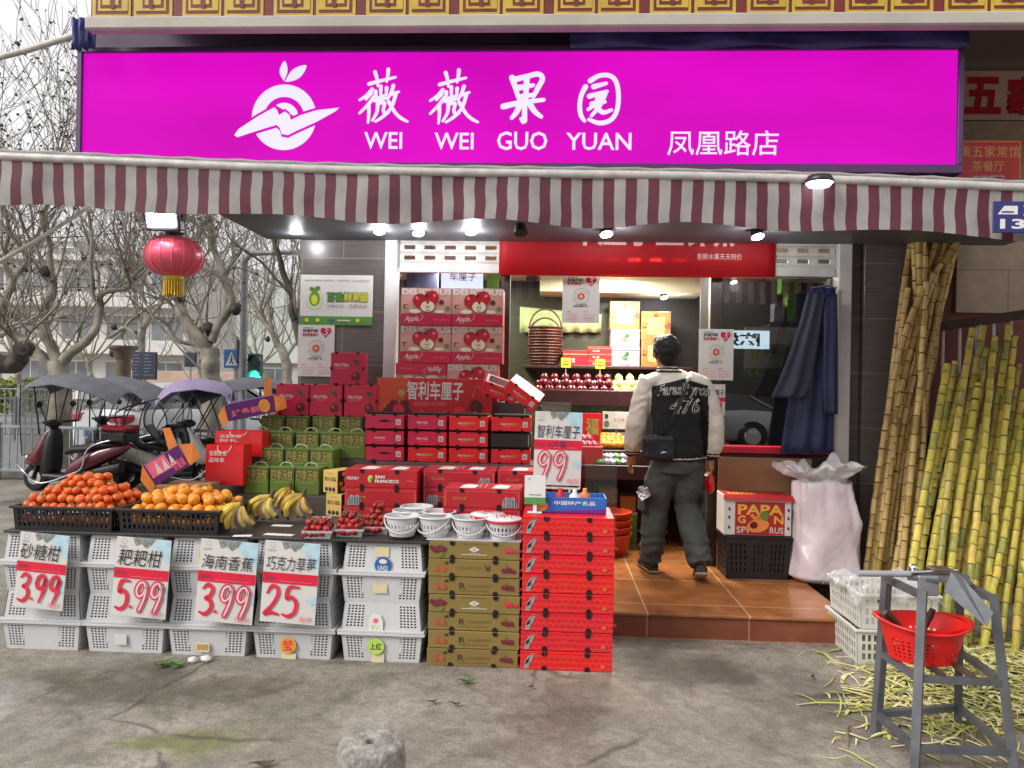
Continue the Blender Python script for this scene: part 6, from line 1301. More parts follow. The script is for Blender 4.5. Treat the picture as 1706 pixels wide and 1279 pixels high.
# ================================================================== RIGHT SIDE: PAPAYA BOX, SACK, CANE, PEELING STAND
X0, Z0, X1, Z1 = rectY(1206, 884, 1321, 956, 5.66); w = X1-X0; zb_2 = FL+.001
mb = crate_mb(w-.02, .3, .315, w-.05, .27, BLACKP, cells((0, .06, 0), (.06, .34, 4, .3), (.34, .42, 0), (.42, .6, 3, .3), (.6, .68, 0), (.68, .94, 4, .3), (.94, 1, 0)), cells((0, .14, 0), (.14, .84, 5, .62), (.84, 1, 0)), cells((0, .1, 0), (.1, .9, 10, .4), (.9, 1, 0)), rim=.01)
o = mb.build('black_crate', None, ((X0+X1)/2, 5.82, zb_2)); tag(o, 'tall black slotted crate under the papaya carton beside the white sack', 'crate')
PAPR = pm('papaya_red', '#a81c1c', .45, .15, 8); PYE = pm('papaya_yellow', '#d8a848', .5, .15, 9)
def pap(f):
    f.rect(.16, .02, .9, .84, PAPR); f.text('PAPA', .2, .52, .88, .78, PYE, .03); f.text('G', .2, .3, .32, .5, PYE, .03); f.text('N', .74, .3, .88, .5, PYE, .03); f.text('SPI', .18, .06, .36, .22, PAPER, .01); f.text('RUS', .68, .06, .88, .22, PAPER, .01)
    cluster(f, .5, .42, .07, ORG, 9, 3); f.ell(.5, .25, .17, .17, ORG, 16, rot=.2); f.ell(.44, .26, .06, .09, CHD, 10); f.ell(.6, .5, .07, .12, LFP, 10, rot=.4)
    for b in (.2, .45, .66): f.pill(.07, b, .012, .04, DARKHOLE); f.pill(.95, b, .012, .04, DARKHOLE)
o = carton('papaya_carton', w-.01, .26, .29, PAPER, {'f': pap, 't': lambda f: (f.rect(.01, .01, .99, .99, PAPR), f.text('PAPAYA', .1, .2, .5, .6, PYE, .02))}, .004); o.location = ((X0+X1)/2, 5.69, zb_2+.316); tag(o, 'white and red papaya carton standing on the tall black slotted crate', 'carton')
mb = MB(); mb.add([(-w/2-.01, -.03, .262), (w/2+.01, -.03, .258), (w/2+.0, .0, .2935), (-w/2+.0, 0, .2935), (-w/2-.01, -.027, .262), (w/2+.01, -.027, .258)], [(0, 1, 2, 3), (4, 3, 2, 5)], PAPR); mb.build('lid_flap', o)
# sack
SACK = pm('pale_pink_sack', '#ccbec2', .32, .08, 5, bump=.25, bscale=7); SACKW = film('clear_sack_top', '#dcd8da', .82, .3)
p = onZ(1374, 957, FL); cx_, cy_ = onY(1374, 900, 5.72).x, 5.74
o = thing('sack', 'large pinkish white plastic sack with a loose ruffled top beside the black crate', 'sack', (cx_, cy_, FL+.001))
n, m = 112, 60; vs = []
for j in range(m+1):
    v = j/m; z = .72*v
    for k in range(n):
        a = 2*pi*k/n
        r = (.235 if v > .06 else .15+.085*(v/.06)**.5)*(1+.03*sin(v*7+1)) - .06*max(0, (v-.62)/.38)**1.3+.012*max(0, .5-v)*2
        ca, sa = cos(a), sin(a); ex = .78; x = r*math.copysign(abs(ca)**ex, ca); y = r*.85*math.copysign(abs(sa)**ex, sa)
        f_ = .035*noise.noise((ca*1.6, sa*1.6, v*2.4))+.02*(.5-abs(noise.noise((ca*1.7+v*2.6, sa*1.7-v*1.5, v*2.2))))+.006*(.5-abs(noise.noise((ca*4-v*5, sa*4, v*5))))+.01*v*v*sin(a*11+v*6+4*noise.noise((ca*2, sa*2, v*2)))
        vs.append((x*(1+f_/.2)+.01*sin(v*5), y*(1+f_/.2), z+.012*noise.noise((ca*3, sa*3, v*4))*(v > .05)))
mb = MB(); mb.add(vs, [(j*n+k, j*n+(k+1) % n, (j+1)*n+(k+1) % n, (j+1)*n+k) for j in range(m) for k in range(n)], SACK, True); mb.add(vs[:n], [tuple(reversed(range(n)))], SACK); mb.build('sack_body', o)
vs = []; m = 14; n = 112
for j in range(m+1):
    v = j/m
    for k in range(n):
        a = 2*pi*k/n; fl = sin(a*5+4*noise.noise((cos(a)*2, sin(a)*2, 1+v)))*.025*v+.075*v*noise.noise((cos(a)*2.2, sin(a)*2.2, v*2))+.03*v*noise.noise((cos(a)*7, sin(a)*7, v*5))
        r = .178-.035*sin(min(1, v*2)*pi)+.12*v**1.2+fl*1.3; vs.append((r*cos(a)*1.02-.012-.03*v, r*sin(a)*.75,   .705+.15*v+.11*v*noise.noise((cos(a)*3, sin(a)*3, 7))+.06*v*noise.noise((cos(a)*1.4, sin(a)*1.4, 12))-.07*max(0, v-.6)*2.5*max(0, noise.noise((cos(a)*2.5, sin(a)*2.5, 3))+.3)))
mb = MB(); mb.add(vs, [(j*n+k, j*n+(k+1) % n, (j+1)*n+(k+1) % n, (j+1)*n+k) for j in range(m) for k in range(n)], SACKW, True); mb.build('ruffled_top', o)
# sugar cane
CNA = [pm('cane_tan', '#c2a468', .45, .2, 9, rnd=.18, stretch=(4, 4, .6)), pm('cane_tan_dark', '#a88848', .45, .25, 9, rnd=.15, stretch=(4, 4, .6))]
CNB = [pm('cane_yellow_green', '#a4953c', .4, .2, 9, rnd=.22, stretch=(4, 4, .6)), pm('cane_olive', '#84823a', .4, .25, 9, rnd=.2, stretch=(4, 4, .6)), pm('cane_yellow', '#b89e48', .4, .2, 9, rnd=.15, stretch=(4, 4, .6))]
NODE = pm('cane_node', '#5e4c2a', .7, .3, 30); CUT = pm('cane_cut', '#cbbf8c', .7, .1, 20)
def cane(pts, r, mats, label, grp, seed):
    rd = random.Random(seed); path = smooth_path(pts, 10); L = [0]
    for a, b in zip(path, path[1:]): L.append(L[-1]+(b-a).length)
    def at(s_):
        s_ = max(0, min(L[-1], s_))
        for i in range(len(L)-1):
            if s_ <= L[i+1]: return path[i].lerp(path[i+1], (s_-L[i])/max(1e-9, L[i+1]-L[i]))
        return path[-1]
    base = path[0].copy(); mb = MB(); s_ = 0; side = V((rd.uniform(-.004, .004), rd.uniform(-.004, .004), 0))
    while s_ < L[-1]-.01:
        e = min(L[-1], s_+rd.uniform(.085, .14)); q_ = [s_+(e-s_)*k for k in (0, .04, .1, .5, .92, .97, 1)]; bend = side*rd.uniform(-1, 1)*1.5
        pp = [at(x)-base+bend*sin((x-s_)/(e-s_)*pi) for x in q_]; m = mats[0] if rd.random() < .6 else mats[rd.randrange(len(mats))]
        mb.tube(pp[1:6], [r*1.03, r*.97, r*.94, r*.98, r*1.05], m, 9, False); mb.tube(pp[:2], [r*1.1, r*1.03], NODE, 9, False); mb.tube(pp[5:], [r*1.05, r*1.1], NODE, 9, False); s_ = e
    t = (path[-1]-path[-2]).normalized(); mb.tube([path[-1]-base-t*.004, path[-1]-base+t*.002], r*.98, CUT, 9); mb.tube([V((0, 0, .002)), (path[1]-base)*.1], r, CUT, 9)
    o = mb.build('sugar_cane', None, base); return tag(o, label, 'sugar cane', grp)
ga = 'tall tan canes tied beside the right pillar'
A_ = [((1436, 950), (1478, 690), (1520, 520), (1600, 396)), ((1450, 956), (1492, 690), (1530, 540), (1578, 398)), ((1462, 952), (1503, 720), (1545, 540), (1566, 398)), ((1474, 958), (1510, 720), (1552, 560), (1590, 398)), ((1486, 950), (1530, 720), (1560, 560), (1545, 398)), ((1496, 960), (1524, 720), (1535, 600), (1530, 398)), ((1506, 952), (1538, 730), (1528, 560), (1522, 398)), ((1444, 945), (1485, 640), (1500, 520), (1518, 398)), ((1470, 945), (1500, 660), (1545, 520), (1600, 400)), ((1516, 958), (1534, 800), (1548, 600), (1553, 398)), ((1456, 945), (1486, 760), (1496, 600), (1512, 480)), ((1442, 952), (1478, 740), (1512, 560), (1560, 398)), ((1490, 952), (1516, 740), (1550, 580), (1584, 398)), ((1500, 955), (1534, 720), (1562, 540), (1596, 400)), ((1464, 950), (1494, 760), (1528, 590), (1570, 398)), ((1480, 955), (1520, 760), (1540, 520), (1540, 398))]
for i, pts in enumerate(A_):
    yb_ = 5.6+.035*(i % 5); ys = [yb_, yb_+.13, yb_+.22, yb_+.28]
    P3 = [onY(px, py, Y) for (px, py), Y in zip(pts, ys)]; P3[0].z = .003+.0; cane(P3, .0205+.002*(i % 3), CNA, 'tall tan sugar cane tied in the upright bundle beside the right pillar', ga, i)
rd = random.Random(11); gb_ = 'yellow-green canes leaning on the stair railing'
TB = [(1578, 608), (1592, 602), (1604, 622), (1620, 548), (1638, 542), (1642, 580), (1657, 562), (1662, 576), (1681, 541), (1686, 612), (1697, 606), (1706, 650), (1703, 700), (1722, 590), (1736, 640), (1750, 560), (1762, 610), (1615, 590), (1630, 640), (1668, 620), (1690, 560), (1718, 680), (1740, 700), (1650, 650), (1673, 660), (1600, 680)]
for i, (px, py) in enumerate(TB):
    q_ = (px-1578)/184; bx_ = 1500+q_*215+rd.uniform(-12, 12); front_ = i in (11, 12, 21, 22, 23, 24, 25) or i % 3 == 0; by = 1085-(0 if front_ else 75)+rd.uniform(-14, 6)
    B = onZ(bx_, by, .004); T = onY(px, py, 5.75+rd.uniform(-.06, .1)-(.12 if front_ else 0)); mid = B.lerp(T, .55)+V((rd.uniform(-.02, .02), rd.uniform(-.02, .02)+.02, -.02))
    cane([B, B.lerp(mid, .5)+V((0, .01, 0)), mid, T], rd.uniform(.022, .0275), CNB, 'yellow-green sugar cane leaning in the wide bunch against the brown railing', gb_, 50+i)
# cane peelings
PEEL = pm('cane_peel', '#b4ac62', .6, .25, 12); PEEL2 = pm('cane_peel_green', '#8c9440', .6, .25, 12); PEEL3 = pm('cane_peel_pale', '#cdc795', .6, .12, 12); PEELB = pm('cane_peel_brown', '#7c6a3a', .7, .3, 20); mb = MB(); rd = random.Random(5)
c0 = onZ(1590, 1150, 0)
for i in range(1500):
    far = rd.random()
    px = rd.gauss(1605, 85); py = rd.gauss(1135, 38)
    if i < 60: px, py = rd.uniform(1390, 1706), rd.uniform(1080, 1270)
    py = max(1072, min(1276, py)); p = onZ(px, py, 0); den = math.exp(-((px-1610)/110)**2-((py-1130)/40)**2)
    a = rd.uniform(0, pi); L_ = rd.choice((.03, .05, .08, .11, .15))*rd.uniform(.8, 1.3); w_ = rd.choice((.002, .003, .005, .008, .011))*rd.uniform(.8, 1.2); z = .004+rd.random()*.1*den; tl = rd.uniform(-.25, .25)*min(1, den+.1); d = V((cos(a), sin(a), 0)); nn = V((-sin(a), cos(a), 0)); cv = rd.uniform(-.35, .35)*L_
    m = (PEEL, PEEL2, PEEL3, PEEL, PEEL3, PEELB)[rd.randrange(6)]; vs = []
    for k in range(5):
        s_ = (k-2)/2; c = p+d*L_*s_+nn*cv*(s_*s_-.5)+V((0, 0, max(.003, z+tl*L_*s_+.02*(1-s_*s_)*rd.random()))); ww = w_*(1-.35*abs(s_)); vs += [c-nn*ww, c+nn*ww, c+V((0, 0, .002))]
    mb.add(vs, [f for k in range(4) for f in ((3*k, 3*k+3, 3*k+5, 3*k+2), (3*k+2, 3*k+5, 3*k+4, 3*k+1))], m)
tag(mb.build('cane_peelings'), 'heap of pale yellow sugar cane peelings on the ground under the metal stand', 'peelings', None, 'stuff')
# white crates with wrap
sx_, sy_ = 1.97, 4.66
WH2 = pm('dusty_white_plastic', '#c2c0b8', .5, .1, 6)
cmb = crate_mb(.44, .46, .2, .42, .44, WH2, cells((0, .05, 0), (.05, .95, 12, .58), (.95, 1, 0)), cells((0, .1, 0), (.1, .88, 3, .72), (.88, 1, 0)), cells((0, .05, 0), (.05, .95, 12, .58), (.95, 1, 0)), rim=.012)
c1 = cmb.build('basket_crate', None, (sx_, sy_, .002)); tag(c1, 'lower dusty white slotted crate on the ground behind the metal stand', 'crate', 'two stacked slotted crates'); c2 = dup(c1, (sx_+.01, sy_, .204), .02, 'upper dusty white slotted crate wrapped in clear film behind the metal stand')
mb = MB(); P = lambda u, v, t: V((sx_-.25+.5*u, sy_-.26+.5*v, .405+.05*noise.noise((u*5, v*5, 2))+.02*noise.noise((u*14, v*14, 2))-.1*max(0, abs(u-.5)-.42)*10*.6-.1*max(0, abs(v-.5)-.42)*10*.7+.03))
lattice(mb, P, ([i/30 for i in range(31)], [False]*30), ([i/30 for i in range(31)], [False]*30), film('loose_wrap', '#dcdcdc', .35, .15), smooth=True); mb.v = [p for p in mb.v]; mb.build('plastic_film', c2, (-(sx_+.01), -sy_, -.204))
# peeling stand
G1 = pm('painted_steel', '#63656a', .42, .3, 7, metal=.35, bump=.1, bscale=60); RST = pm('rusty_steel', '#5a4a42', .6, .35, 12, metal=.3)
zt = .715; zL = lambda T, B, z: V(T).lerp(V(B), (V(T).z-z)/(V(T).z-V(B).z))
TP = {k: onZ(*v, zt) for k, v in {'FL': (1537, 984), 'FR': (1655, 990), 'BL': (1478, 957), 'BR': (1600, 962)}.items()}
BT = {'FL': onZ(1524, 1283, .0), 'FR': onZ(1690, 1288, .0), 'BL': onZ(1459, 1221, 0.0), 'BR': onZ(1596, 1206, 0.0)}
ps = thing('peeling_stand', 'grey welded steel sugar cane peeling stand in the right foreground', 'stand', (TP['FL']+TP['BR'])/2*1)
ps.location.z = 0; o_ = -ps.location
def PSB(name, *bars, mat=G1):
    mb = MB()
    for (a, b, w_, h_) in bars: mb.bar(a, b, w_, h_, mat)
    return mb.build(name, ps, o_)
for k in TP: PSB('leg', (TP[k], BT[k]+V((0, 0, .001)), .034, .034))
for a, b in (('FL', 'FR'), ('BL', 'BR'), ('FL', 'BL'), ('FR', 'BR')):
    for z, w_ in ((.085, .028), (.36, .026), (zt-.02, .028)):
        if (a, b) in (('FL', 'FR'), ('BL', 'BR')) and z > .5: continue
        PSB('rail', (zL(TP[a], BT[a], z), zL(TP[b], BT[b], z), w_, w_))
q1_, q2_ = zL(TP['FL'], BT['FL'], .375), zL(TP['FR'], BT['FR'], .375); q3_, q4_ = zL(TP['BL'], BT['BL'], .375), zL(TP['BR'], BT['BR'], .375)
for s_ in (.3, .65): PSB('crossbar', (q1_.lerp(q2_, s_), q3_.lerp(q4_, s_), .02, .02), mat=RST)
h0, h1 = onZ(1428, 955, zt+.035), onZ(1515, 956, zt+.03); mb = MB(); mb.tube([h0, h1], .014, pm('grip_grey', '#9a9aa2', .35, .1, 9), 12); mb.tube([h1, h1+V((.02, .01, -.02))], .01, G1, 8); mb.build('handle_tube', ps, o_)
a0_, a1_, a2_, a3_ = onZ(1512, 962, zt+.02), onZ(1620, 970, zt+.02), onZ(1612, 955, zt+.02), onZ(1508, 950, zt+.02); mb = MB(); mb.add([a0_, a1_, a2_, a3_]+[p-V((0, 0, .012)) for p in (a0_, a1_, a2_, a3_)], [(0, 1, 2, 3), (7, 6, 5, 4), (0, 4, 5, 1), (1, 5, 6, 2), (2, 6, 7, 3), (3, 7, 4, 0)], G1); mb.build('top_plate', ps, o_)
e0 = onZ(1528, 962, zt+.02); mb = MB(); mb.box(e0.x, e0.y-.02, zt-.055, e0.x+.085, e0.y+.0, zt+.03, pm('machine_grey', '#77777a', .45, .12, 9), .004); mb.build('blade_box', ps, o_)
mb = MB(); mb.lathe([(.0, .0), (.02, 0), (.02, .03), (.012, .04), (0, .04)], (e0.x+.02, e0.y+.08, zt+.02), CHROME, 12); mb.box(e0.x+.1, e0.y+.06, zt+.02, e0.x+.19, e0.y+.14, zt+.045, RST, .004); mb.tube([(e0.x-.01, e0.y+.05, zt+.03), (e0.x+.22, e0.y+.1, zt+.035)], .008, CHROME, 8); mb.build('roller', ps, o_)
s0, s1 = onY(1590, 955, e0.y+.05), onY(1646, 1042, e0.y-.12); s2, s3 = onY(1572, 985, e0.y+.05), onY(1620, 1040, e0.y-.12)
g_ = [onY(1585, 952, 3.25), onY(1600, 958, 3.25), onY(1655, 1020, 3.12), onY(1645, 1045, 3.12), onY(1573, 985, 3.25)]; mb = MB(); mb.add([p for p in g_]+[p+V((.002, .008, 0)) for p in g_], [(4, 3, 2, 1, 0), (5, 6, 7, 8, 9)]+[(i, (i+1) % 5, 5+(i+1) % 5, 5+i) for i in range(5)], G1); mb.build('guard_plate', ps, o_)
# red plastic basket hung in the stand
RB = pm('red_basket_plastic', '#d8201c', .35, .06, 5); bc_ = onY(1536, 1060, (TP['FL'].y+TP['BL'].y)/2+.03); rbz = .379
o = thing('round_basket', 'bright red perforated basket resting on the rails of the peeling stand', 'basket', (bc_.x, bc_.y, rbz)); mb = MB(); H = .165
def P(u, v, t): r = .135+.045*v-.003*t; a = 2*pi*u; return V((r*cos(a), r*sin(a)*.85, v*H))
lattice(mb, P, cells((0, 1, 40, .5)), cells((0, .1, 0), (.1, .62, 5, .55), (.62, 1, 0)), RB, True, hole=lambda i, j: ((i//2) % 10) not in (0, 1), smooth=False); mb.lathe([(0, .001), (.133, .001), (.133, .005), (0, .005)], (0, 0, 0), RB, 32); mb.v[-128:] = [(x, y*.85, z) for x, y, z in mb.v[-128:]]; mb.build('basket_body', o)
mb = MB(); vs = []; n = 48
for r_, z in ((.178, H-.004), (.2, H+.004), (.203, H-.006), (.178, H-.012)):
    vs += [(r_*cos(2*pi*k/n), r_*.86*sin(2*pi*k/n), z+.012*cos(4*pi*k/n)) for k in range(n)]
mb.add(vs, [(i*n+k, i*n+(k+1) % n, (i+1)*n+(k+1) % n, (i+1)*n+k) for i in range(3) for k in range(n)], RB, True); mb.build('rim', o)
HND = pm('knife_handle_wood', '#3a221a', .5, .2, 20)
for i, (a, b, l) in enumerate(((( -.17, -.02, .2), (-.05, .0, .09), 'dark wooden knife handle leaning on the left rim of the red basket'), ((.045, -.0, .215), (.0, .02, .08), 'dark wooden knife handle standing up in the middle of the red basket'))):
    a, b = V(a), V(b); mb = MB(); d = (b-a).normalized(); mb.tube([a, a+d*.03, a+d*.1], [.013, .015, .012], HND, 10); mb.bar(a+d*.1, b+d*.02, .03, .003, CHROME); tag(mb.build('knife', None, o.location), l, 'knife')
for i in range(3):
    mb = MB(); mb.bar((-.06+.05*i, -.04, .02), (.02+.04*i, .05, .05), .022, .022, (RST, CHROME, RST)[i]); tag(mb.build('metal_part', None, o.location), ['small rusty metal part lying at the left in the red basket', 'small shiny metal part lying in the red basket', 'small rusty metal part lying at the right in the red basket'][i], 'metal part')
# stone bollard
STN = pm('pitted_concrete', '#8b8680', .92, .45, 26, bump=1, bscale=70); pc = onZ(619, 1234, .36); n = 56; vs = []; prof = [(.125, 0), (.122, .1), (.117, .2), (.112, .3), (.110, .34), (.106, .353), (.097, .359), (.05, .361), (.018, .36), (.014, .335), (0, .33)]
prof = [(a[0]+(b[0]-a[0])*k/4, a[1]+(b[1]-a[1])*k/4) for a, b in zip(prof, prof[1:]) for k in range(4)]+[prof[-1]]; n = 120
for r_, z in prof:
    for k in range(n):
        a = 2*pi*k/n; f_ = 1+.03*noise.noise((cos(a)*3, sin(a)*3, z*9))+.02*noise.noise((cos(a)*9, sin(a)*9, z*26))-.05*max(0, noise.noise((cos(a)*14, sin(a)*14, z*60))-.25)-.05*max(0, noise.noise((cos(a)*2+5, sin(a)*2, z*6)))
        vs.append((r_*f_*cos(a), r_*f_*sin(a), z+(.004*noise.noise((r_*cos(a)*30, r_*sin(a)*30, 3)) if z > .3 else 0)))
mb = MB(); mb.add(vs, [(i*n+k, i*n+(k+1) % n, (i+1)*n+(k+1) % n, (i+1)*n+k) for i in range(len(prof)-1) for k in range(n)], STN, True); tag(mb.build('bollard', None, (pc.x, pc.y, 0)), 'short round pitted concrete bollard with a hole in its top, in the foreground', 'bollard')
# litter
LEAFD = pm('dry_leaf', '#4c4030', .7, .3, 20)
def leaf(px, py, L_, a, mat, label, name='fallen_leaf', cat='leaf'):
    p = onZ(px, py, .004); mb = MB(); vs = []
    for k in range(7):
        s_ = k/6; w_ = .32*L_*sin(min(1, s_*1.05)*pi)**.8; c = V(((s_-.5)*L_*cos(a), (s_-.5)*L_*sin(a), .006+.012*(s_-.5)**2*4)); q_ = V((-sin(a), cos(a), 0))*w_; vs += [c-q_+V((0, 0, .006)), c, c+q_+V((0, 0, .004))]
    mb.add(vs, [f for k in range(6) for f in ((3*k, 3*k+3, 3*k+4, 3*k+1), (3*k+1, 3*k+4, 3*k+5, 3*k+2))], mat, True); mb.tube([vs[1], vs[1]-V((cos(a)*.02, sin(a)*.02, 0))], .002, mat, 5); tag(mb.build(name, None, p), label, cat)
for a in ((778, 1138, .07, .1, GREENL, 'oval green leaf on the ground before the gold stack'), (722, 1172, .045, .5, LEAFD, 'small dry leaf left of the bollard side on bare concrete below the gold stack'), (760, 1176, .04, 0, LEAFD, 'small dry leaf on the concrete right of another below the gold stack'), (440, 1276, .08, .3, LEAFD, 'dark dry leaf at the bottom edge left of the bollard'), (886, 1147, .03, 1, LEAFD, 'tiny brown leaf on the ground before the red stack'), (1354, 1130, .04, 1.2, LEAFD, 'dark shred on the ground in front of the white slotted crates')): leaf(*a)
for i in range(5): leaf(268+8*i, 1112-3*(i % 3), .07, i*1.2, GREENL if i % 2 else LFP, 'green leaf in the small cluster before the 海南香蕉 crates') ; bpy.data.objects[-1] if 0 else None
for o in [x for x in bpy.data.objects if x.name.startswith('fallen_leaf') and 'cluster' in x.get('label', '')]: o['group'] = 'leaf cluster on the ground'
for i, (px, py) in enumerate(((321, 1104), (343, 1102))):
    mb = MB(); mb.ell((0, 0, .016), (.026+.006*i, .018, .018), WHITE, 10, 8, jit=.6); tag(mb.build('paper_scrap', None, onZ(px, py, 0)), ['left crumpled white paper scrap before the crates', 'right crumpled white paper scrap before the crates'][i], 'paper')
# ================================================================== THE STREET AT THE LEFT
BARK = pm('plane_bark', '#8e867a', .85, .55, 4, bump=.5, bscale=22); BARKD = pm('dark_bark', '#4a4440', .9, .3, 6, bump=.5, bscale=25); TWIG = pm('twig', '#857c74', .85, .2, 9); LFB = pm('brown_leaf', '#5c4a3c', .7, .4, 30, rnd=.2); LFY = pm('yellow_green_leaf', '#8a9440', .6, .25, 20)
def twigs(mb, lb, p, d, L, r, depth, rd, leafp):
    r = max(r, .0055); n = 3; pts = [p]; dd = d.normalized()
    for i in range(n):
        dd = (dd+V((rd.uniform(-.3, .3), rd.uniform(-.3, .3), rd.uniform(-.12, .3)))).normalized(); pts.append(pts[-1]+dd*L/n)
    mb.tube(pts, [r, r*.85, r*.7, max(r*.5, .0035)], TWIG if r < .02 else BARK, 3 if r < .012 else 5, False)
    if depth > 0:
        for k in range(rd.randrange(2, 5)):
            s_ = rd.uniform(.25, 1); i = min(int(s_*n), n-1); q_ = pts[i].lerp(pts[i+1], s_*n-i)
            nd = (dd*.8+V((rd.uniform(-1, 1), rd.uniform(-1, 1), rd.uniform(-.35, .9)))).normalized(); twigs(mb, lb, q_, nd, L*rd.uniform(.45, .75), r*.5, depth-1, rd, leafp)
    if depth <= 1:
        for k in range(4):
            if rd.random() < leafp*.8:
                c = pts[rd.randrange(1, n+1)]+V((rd.uniform(-.03, .03), rd.uniform(-.03, .03), rd.uniform(-.05, .01))); a = V((rd.uniform(-1, 1), rd.uniform(-1, 1), rd.uniform(-.6, .6))).normalized(); b = a.cross(V((rd.uniform(-1, 1), rd.uniform(-1, 1), rd.uniform(-1, 1)))).normalized(); s_ = rd.uniform(.018, .042)
                lb.add([c-a*s_, c-b*s_*.7, c+a*s_*.9, c+b*s_*.8], [(0, 1, 2, 3)], LFB if rd.random() < .93 else LFY)
def plane_tree(label, Y, limbs, seed, ntw=5, tl=1.8, leafp=.35, knobs=(), grp=None, base_px=None, depth=2, zoomed=True, dark=False):
    rd = random.Random(seed); cv = (lambda x, y: onY(x/2.558, 330+y/2.558, Y)) if zoomed else (lambda x, y: onY(x, y, Y))
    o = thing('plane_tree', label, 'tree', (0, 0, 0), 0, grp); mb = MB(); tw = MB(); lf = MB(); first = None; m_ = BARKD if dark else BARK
    for li, (pts, w0, w1) in enumerate(limbs):
        k_ = (Y/F)*(1/2.558 if zoomed else 1)/2; P3 = [cv(*p)+V((0, (.0 if li == 0 else rd.uniform(-.35, .35)*i/len(pts)), 0)) for i, p in enumerate(pts)]
        if first is None: first = P3[0]
        path = [p+V((noise.noise((p.x*2.3, p.z*2.3, seed)), 0, noise.noise((p.z*2.3, p.x*2.3, seed+9))))*(.0 if k_i == 0 else .09) for k_i, p in enumerate(smooth_path(P3, 5))]; n = len(path); rr = [(w0+(w1-w0)*i/(n-1))*k_*(1+.2*noise.noise((i*.8, seed, li))) for i in range(n)]
        if li == 0: P0 = V((path[0].x, path[0].y, -.05)); path = [P0]+path; rr = [rr[0]*1.25]+rr
        mb.tube(path, rr, m_, 10)
        for k in range(ntw if li else 1):
            i = rd.randrange(n//3, n); d = (path[min(i+1, n-1)]-path[max(i-1, 0)]).normalized(); twigs(tw, lf, path[i], (d*.5+V((rd.uniform(-.9, .9), rd.uniform(-.6, .6), rd.uniform(.1, 1)))), tl*rd.uniform(.6, 1.2), min(.02, rr[i]*.4), depth, rd, leafp)
        d = (path[-1]-path[-3]).normalized()
        for k in range(3): twigs(tw, lf, path[-1], d+V((rd.uniform(-.5, .5), rd.uniform(-.5, .5), rd.uniform(0, .6))), tl, min(.02, rr[-1]*.5), depth, rd, leafp)
    for (x, y, r) in knobs: mb.ell(cv(x, y), r*Y/F/2.558, BARKD, 12, 9, jit=.5)
    base = V((first.x, first.y, 0)); o.location = base
    for b_, nme in ((mb, 'trunk'), (tw, 'branches'), (lf, 'leaves')):
        if b_.v: b_.build(nme, o, -base)
    return o
gt = 'bare plane trees along the street'
plane_tree('pollarded plane tree with five thick pale limbs standing behind the maroon scooter', 12.2, [
    ([(256, 800), (252, 745), (250, 700)], 95, 80), ([(248, 710), (225, 640), (190, 560), (205, 440), (200, 360), (172, 318)], 52, 28), ([(262, 715), (330, 650), (380, 570), (402, 470), (440, 412), (520, 370), (560, 300)], 48, 14),
    ([(235, 750), (190, 690), (130, 640), (60, 580), (38, 500), (80, 380), (110, 300)], 48, 26), ([(200, 590), (120, 545), (60, 500), (-20, 470)], 34, 20), ([(205, 440), (225, 330), (205, 200), (215, 60), (250, -120)], 30, 14), ([(402, 440), (392, 300), (402, 120), (380, -100)], 20, 10), ([(60, 400), (20, 250), (40, 80), (0, -150)], 24, 12), ([(205, 300), (120, 160), (60, -40)], 18, 9)], 1, 6, 2.0, .5, ((195, 312, 24), (118, 298, 18)), gt)
plane_tree('stout plane tree with a dark cut limb end below the lantern', 12.6, [
    ([(902, 815), (898, 720), (892, 640)], 84, 76), ([(880, 640), (835, 575), (790, 500), (768, 430)], 62, 40), ([(900, 610), (950, 520), (985, 420), (965, 330), (925, 240), (905, 90), (890, -60)], 40, 20), ([(860, 640), (760, 600), (700, 540), (640, 510)], 22, 9), ([(790, 500), (720, 430), (650, 430)], 20, 8), ([(965, 330), (1040, 220), (1080, 60)], 16, 7)], 2, 6, 1.9, .4, ((1002, 472, 26), (882, 558, 28), (765, 425, 24)), gt)
plane_tree('plane tree with thin forked limbs behind the navy notice board', 18, [([(590, 800), (598, 650), (605, 560)], 40, 34), ([(600, 600), (540, 560), (480, 590), (460, 520), (440, 440)], 18, 9), ([(605, 570), (650, 500), (700, 430), (690, 330)], 24, 10), ([(520, 600), (560, 530), (640, 470), (720, 440)], 15, 8), ([(600, 560), (570, 430), (580, 300), (560, 100)], 18, 8)], 3, 6, 2.6, .35, ((485, 548, 14), (480, 660, 16), (580, 576, 12)), gt)
plane_tree('pale plane tree at the right of the green traffic light', 21, [([(1228, 800), (1218, 700), (1200, 640)], 46, 38), ([(1205, 650), (1170, 590), (1120, 500), (1130, 400)], 26, 12), ([(1215, 680), (1265, 600), (1280, 500)], 18, 8), ([(1160, 570), (1150, 440), (1170, 300), (1150, 150)], 20, 8), ([(1120, 500), (1060, 430), (1040, 330)], 14, 7)], 4, 6, 2.6, .35, ((1140, 600, 12),), gt)
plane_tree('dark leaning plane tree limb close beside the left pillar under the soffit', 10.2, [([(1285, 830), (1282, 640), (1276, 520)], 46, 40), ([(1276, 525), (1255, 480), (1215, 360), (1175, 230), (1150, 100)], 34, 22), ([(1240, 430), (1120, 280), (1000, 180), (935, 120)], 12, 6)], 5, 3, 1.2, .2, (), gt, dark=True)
plane_tree('cut dark plane tree limb poking in at the left picture edge', 8.6, [([(-260, 800), (-250, 660), (-160, 640)], 130, 110), ([(-190, 650), (-60, 690), (40, 690), (112, 640)], 95, 66)], 6, 0, .9, .1, ((108, 640, 34), (60, 700, 36)), gt, dark=True)
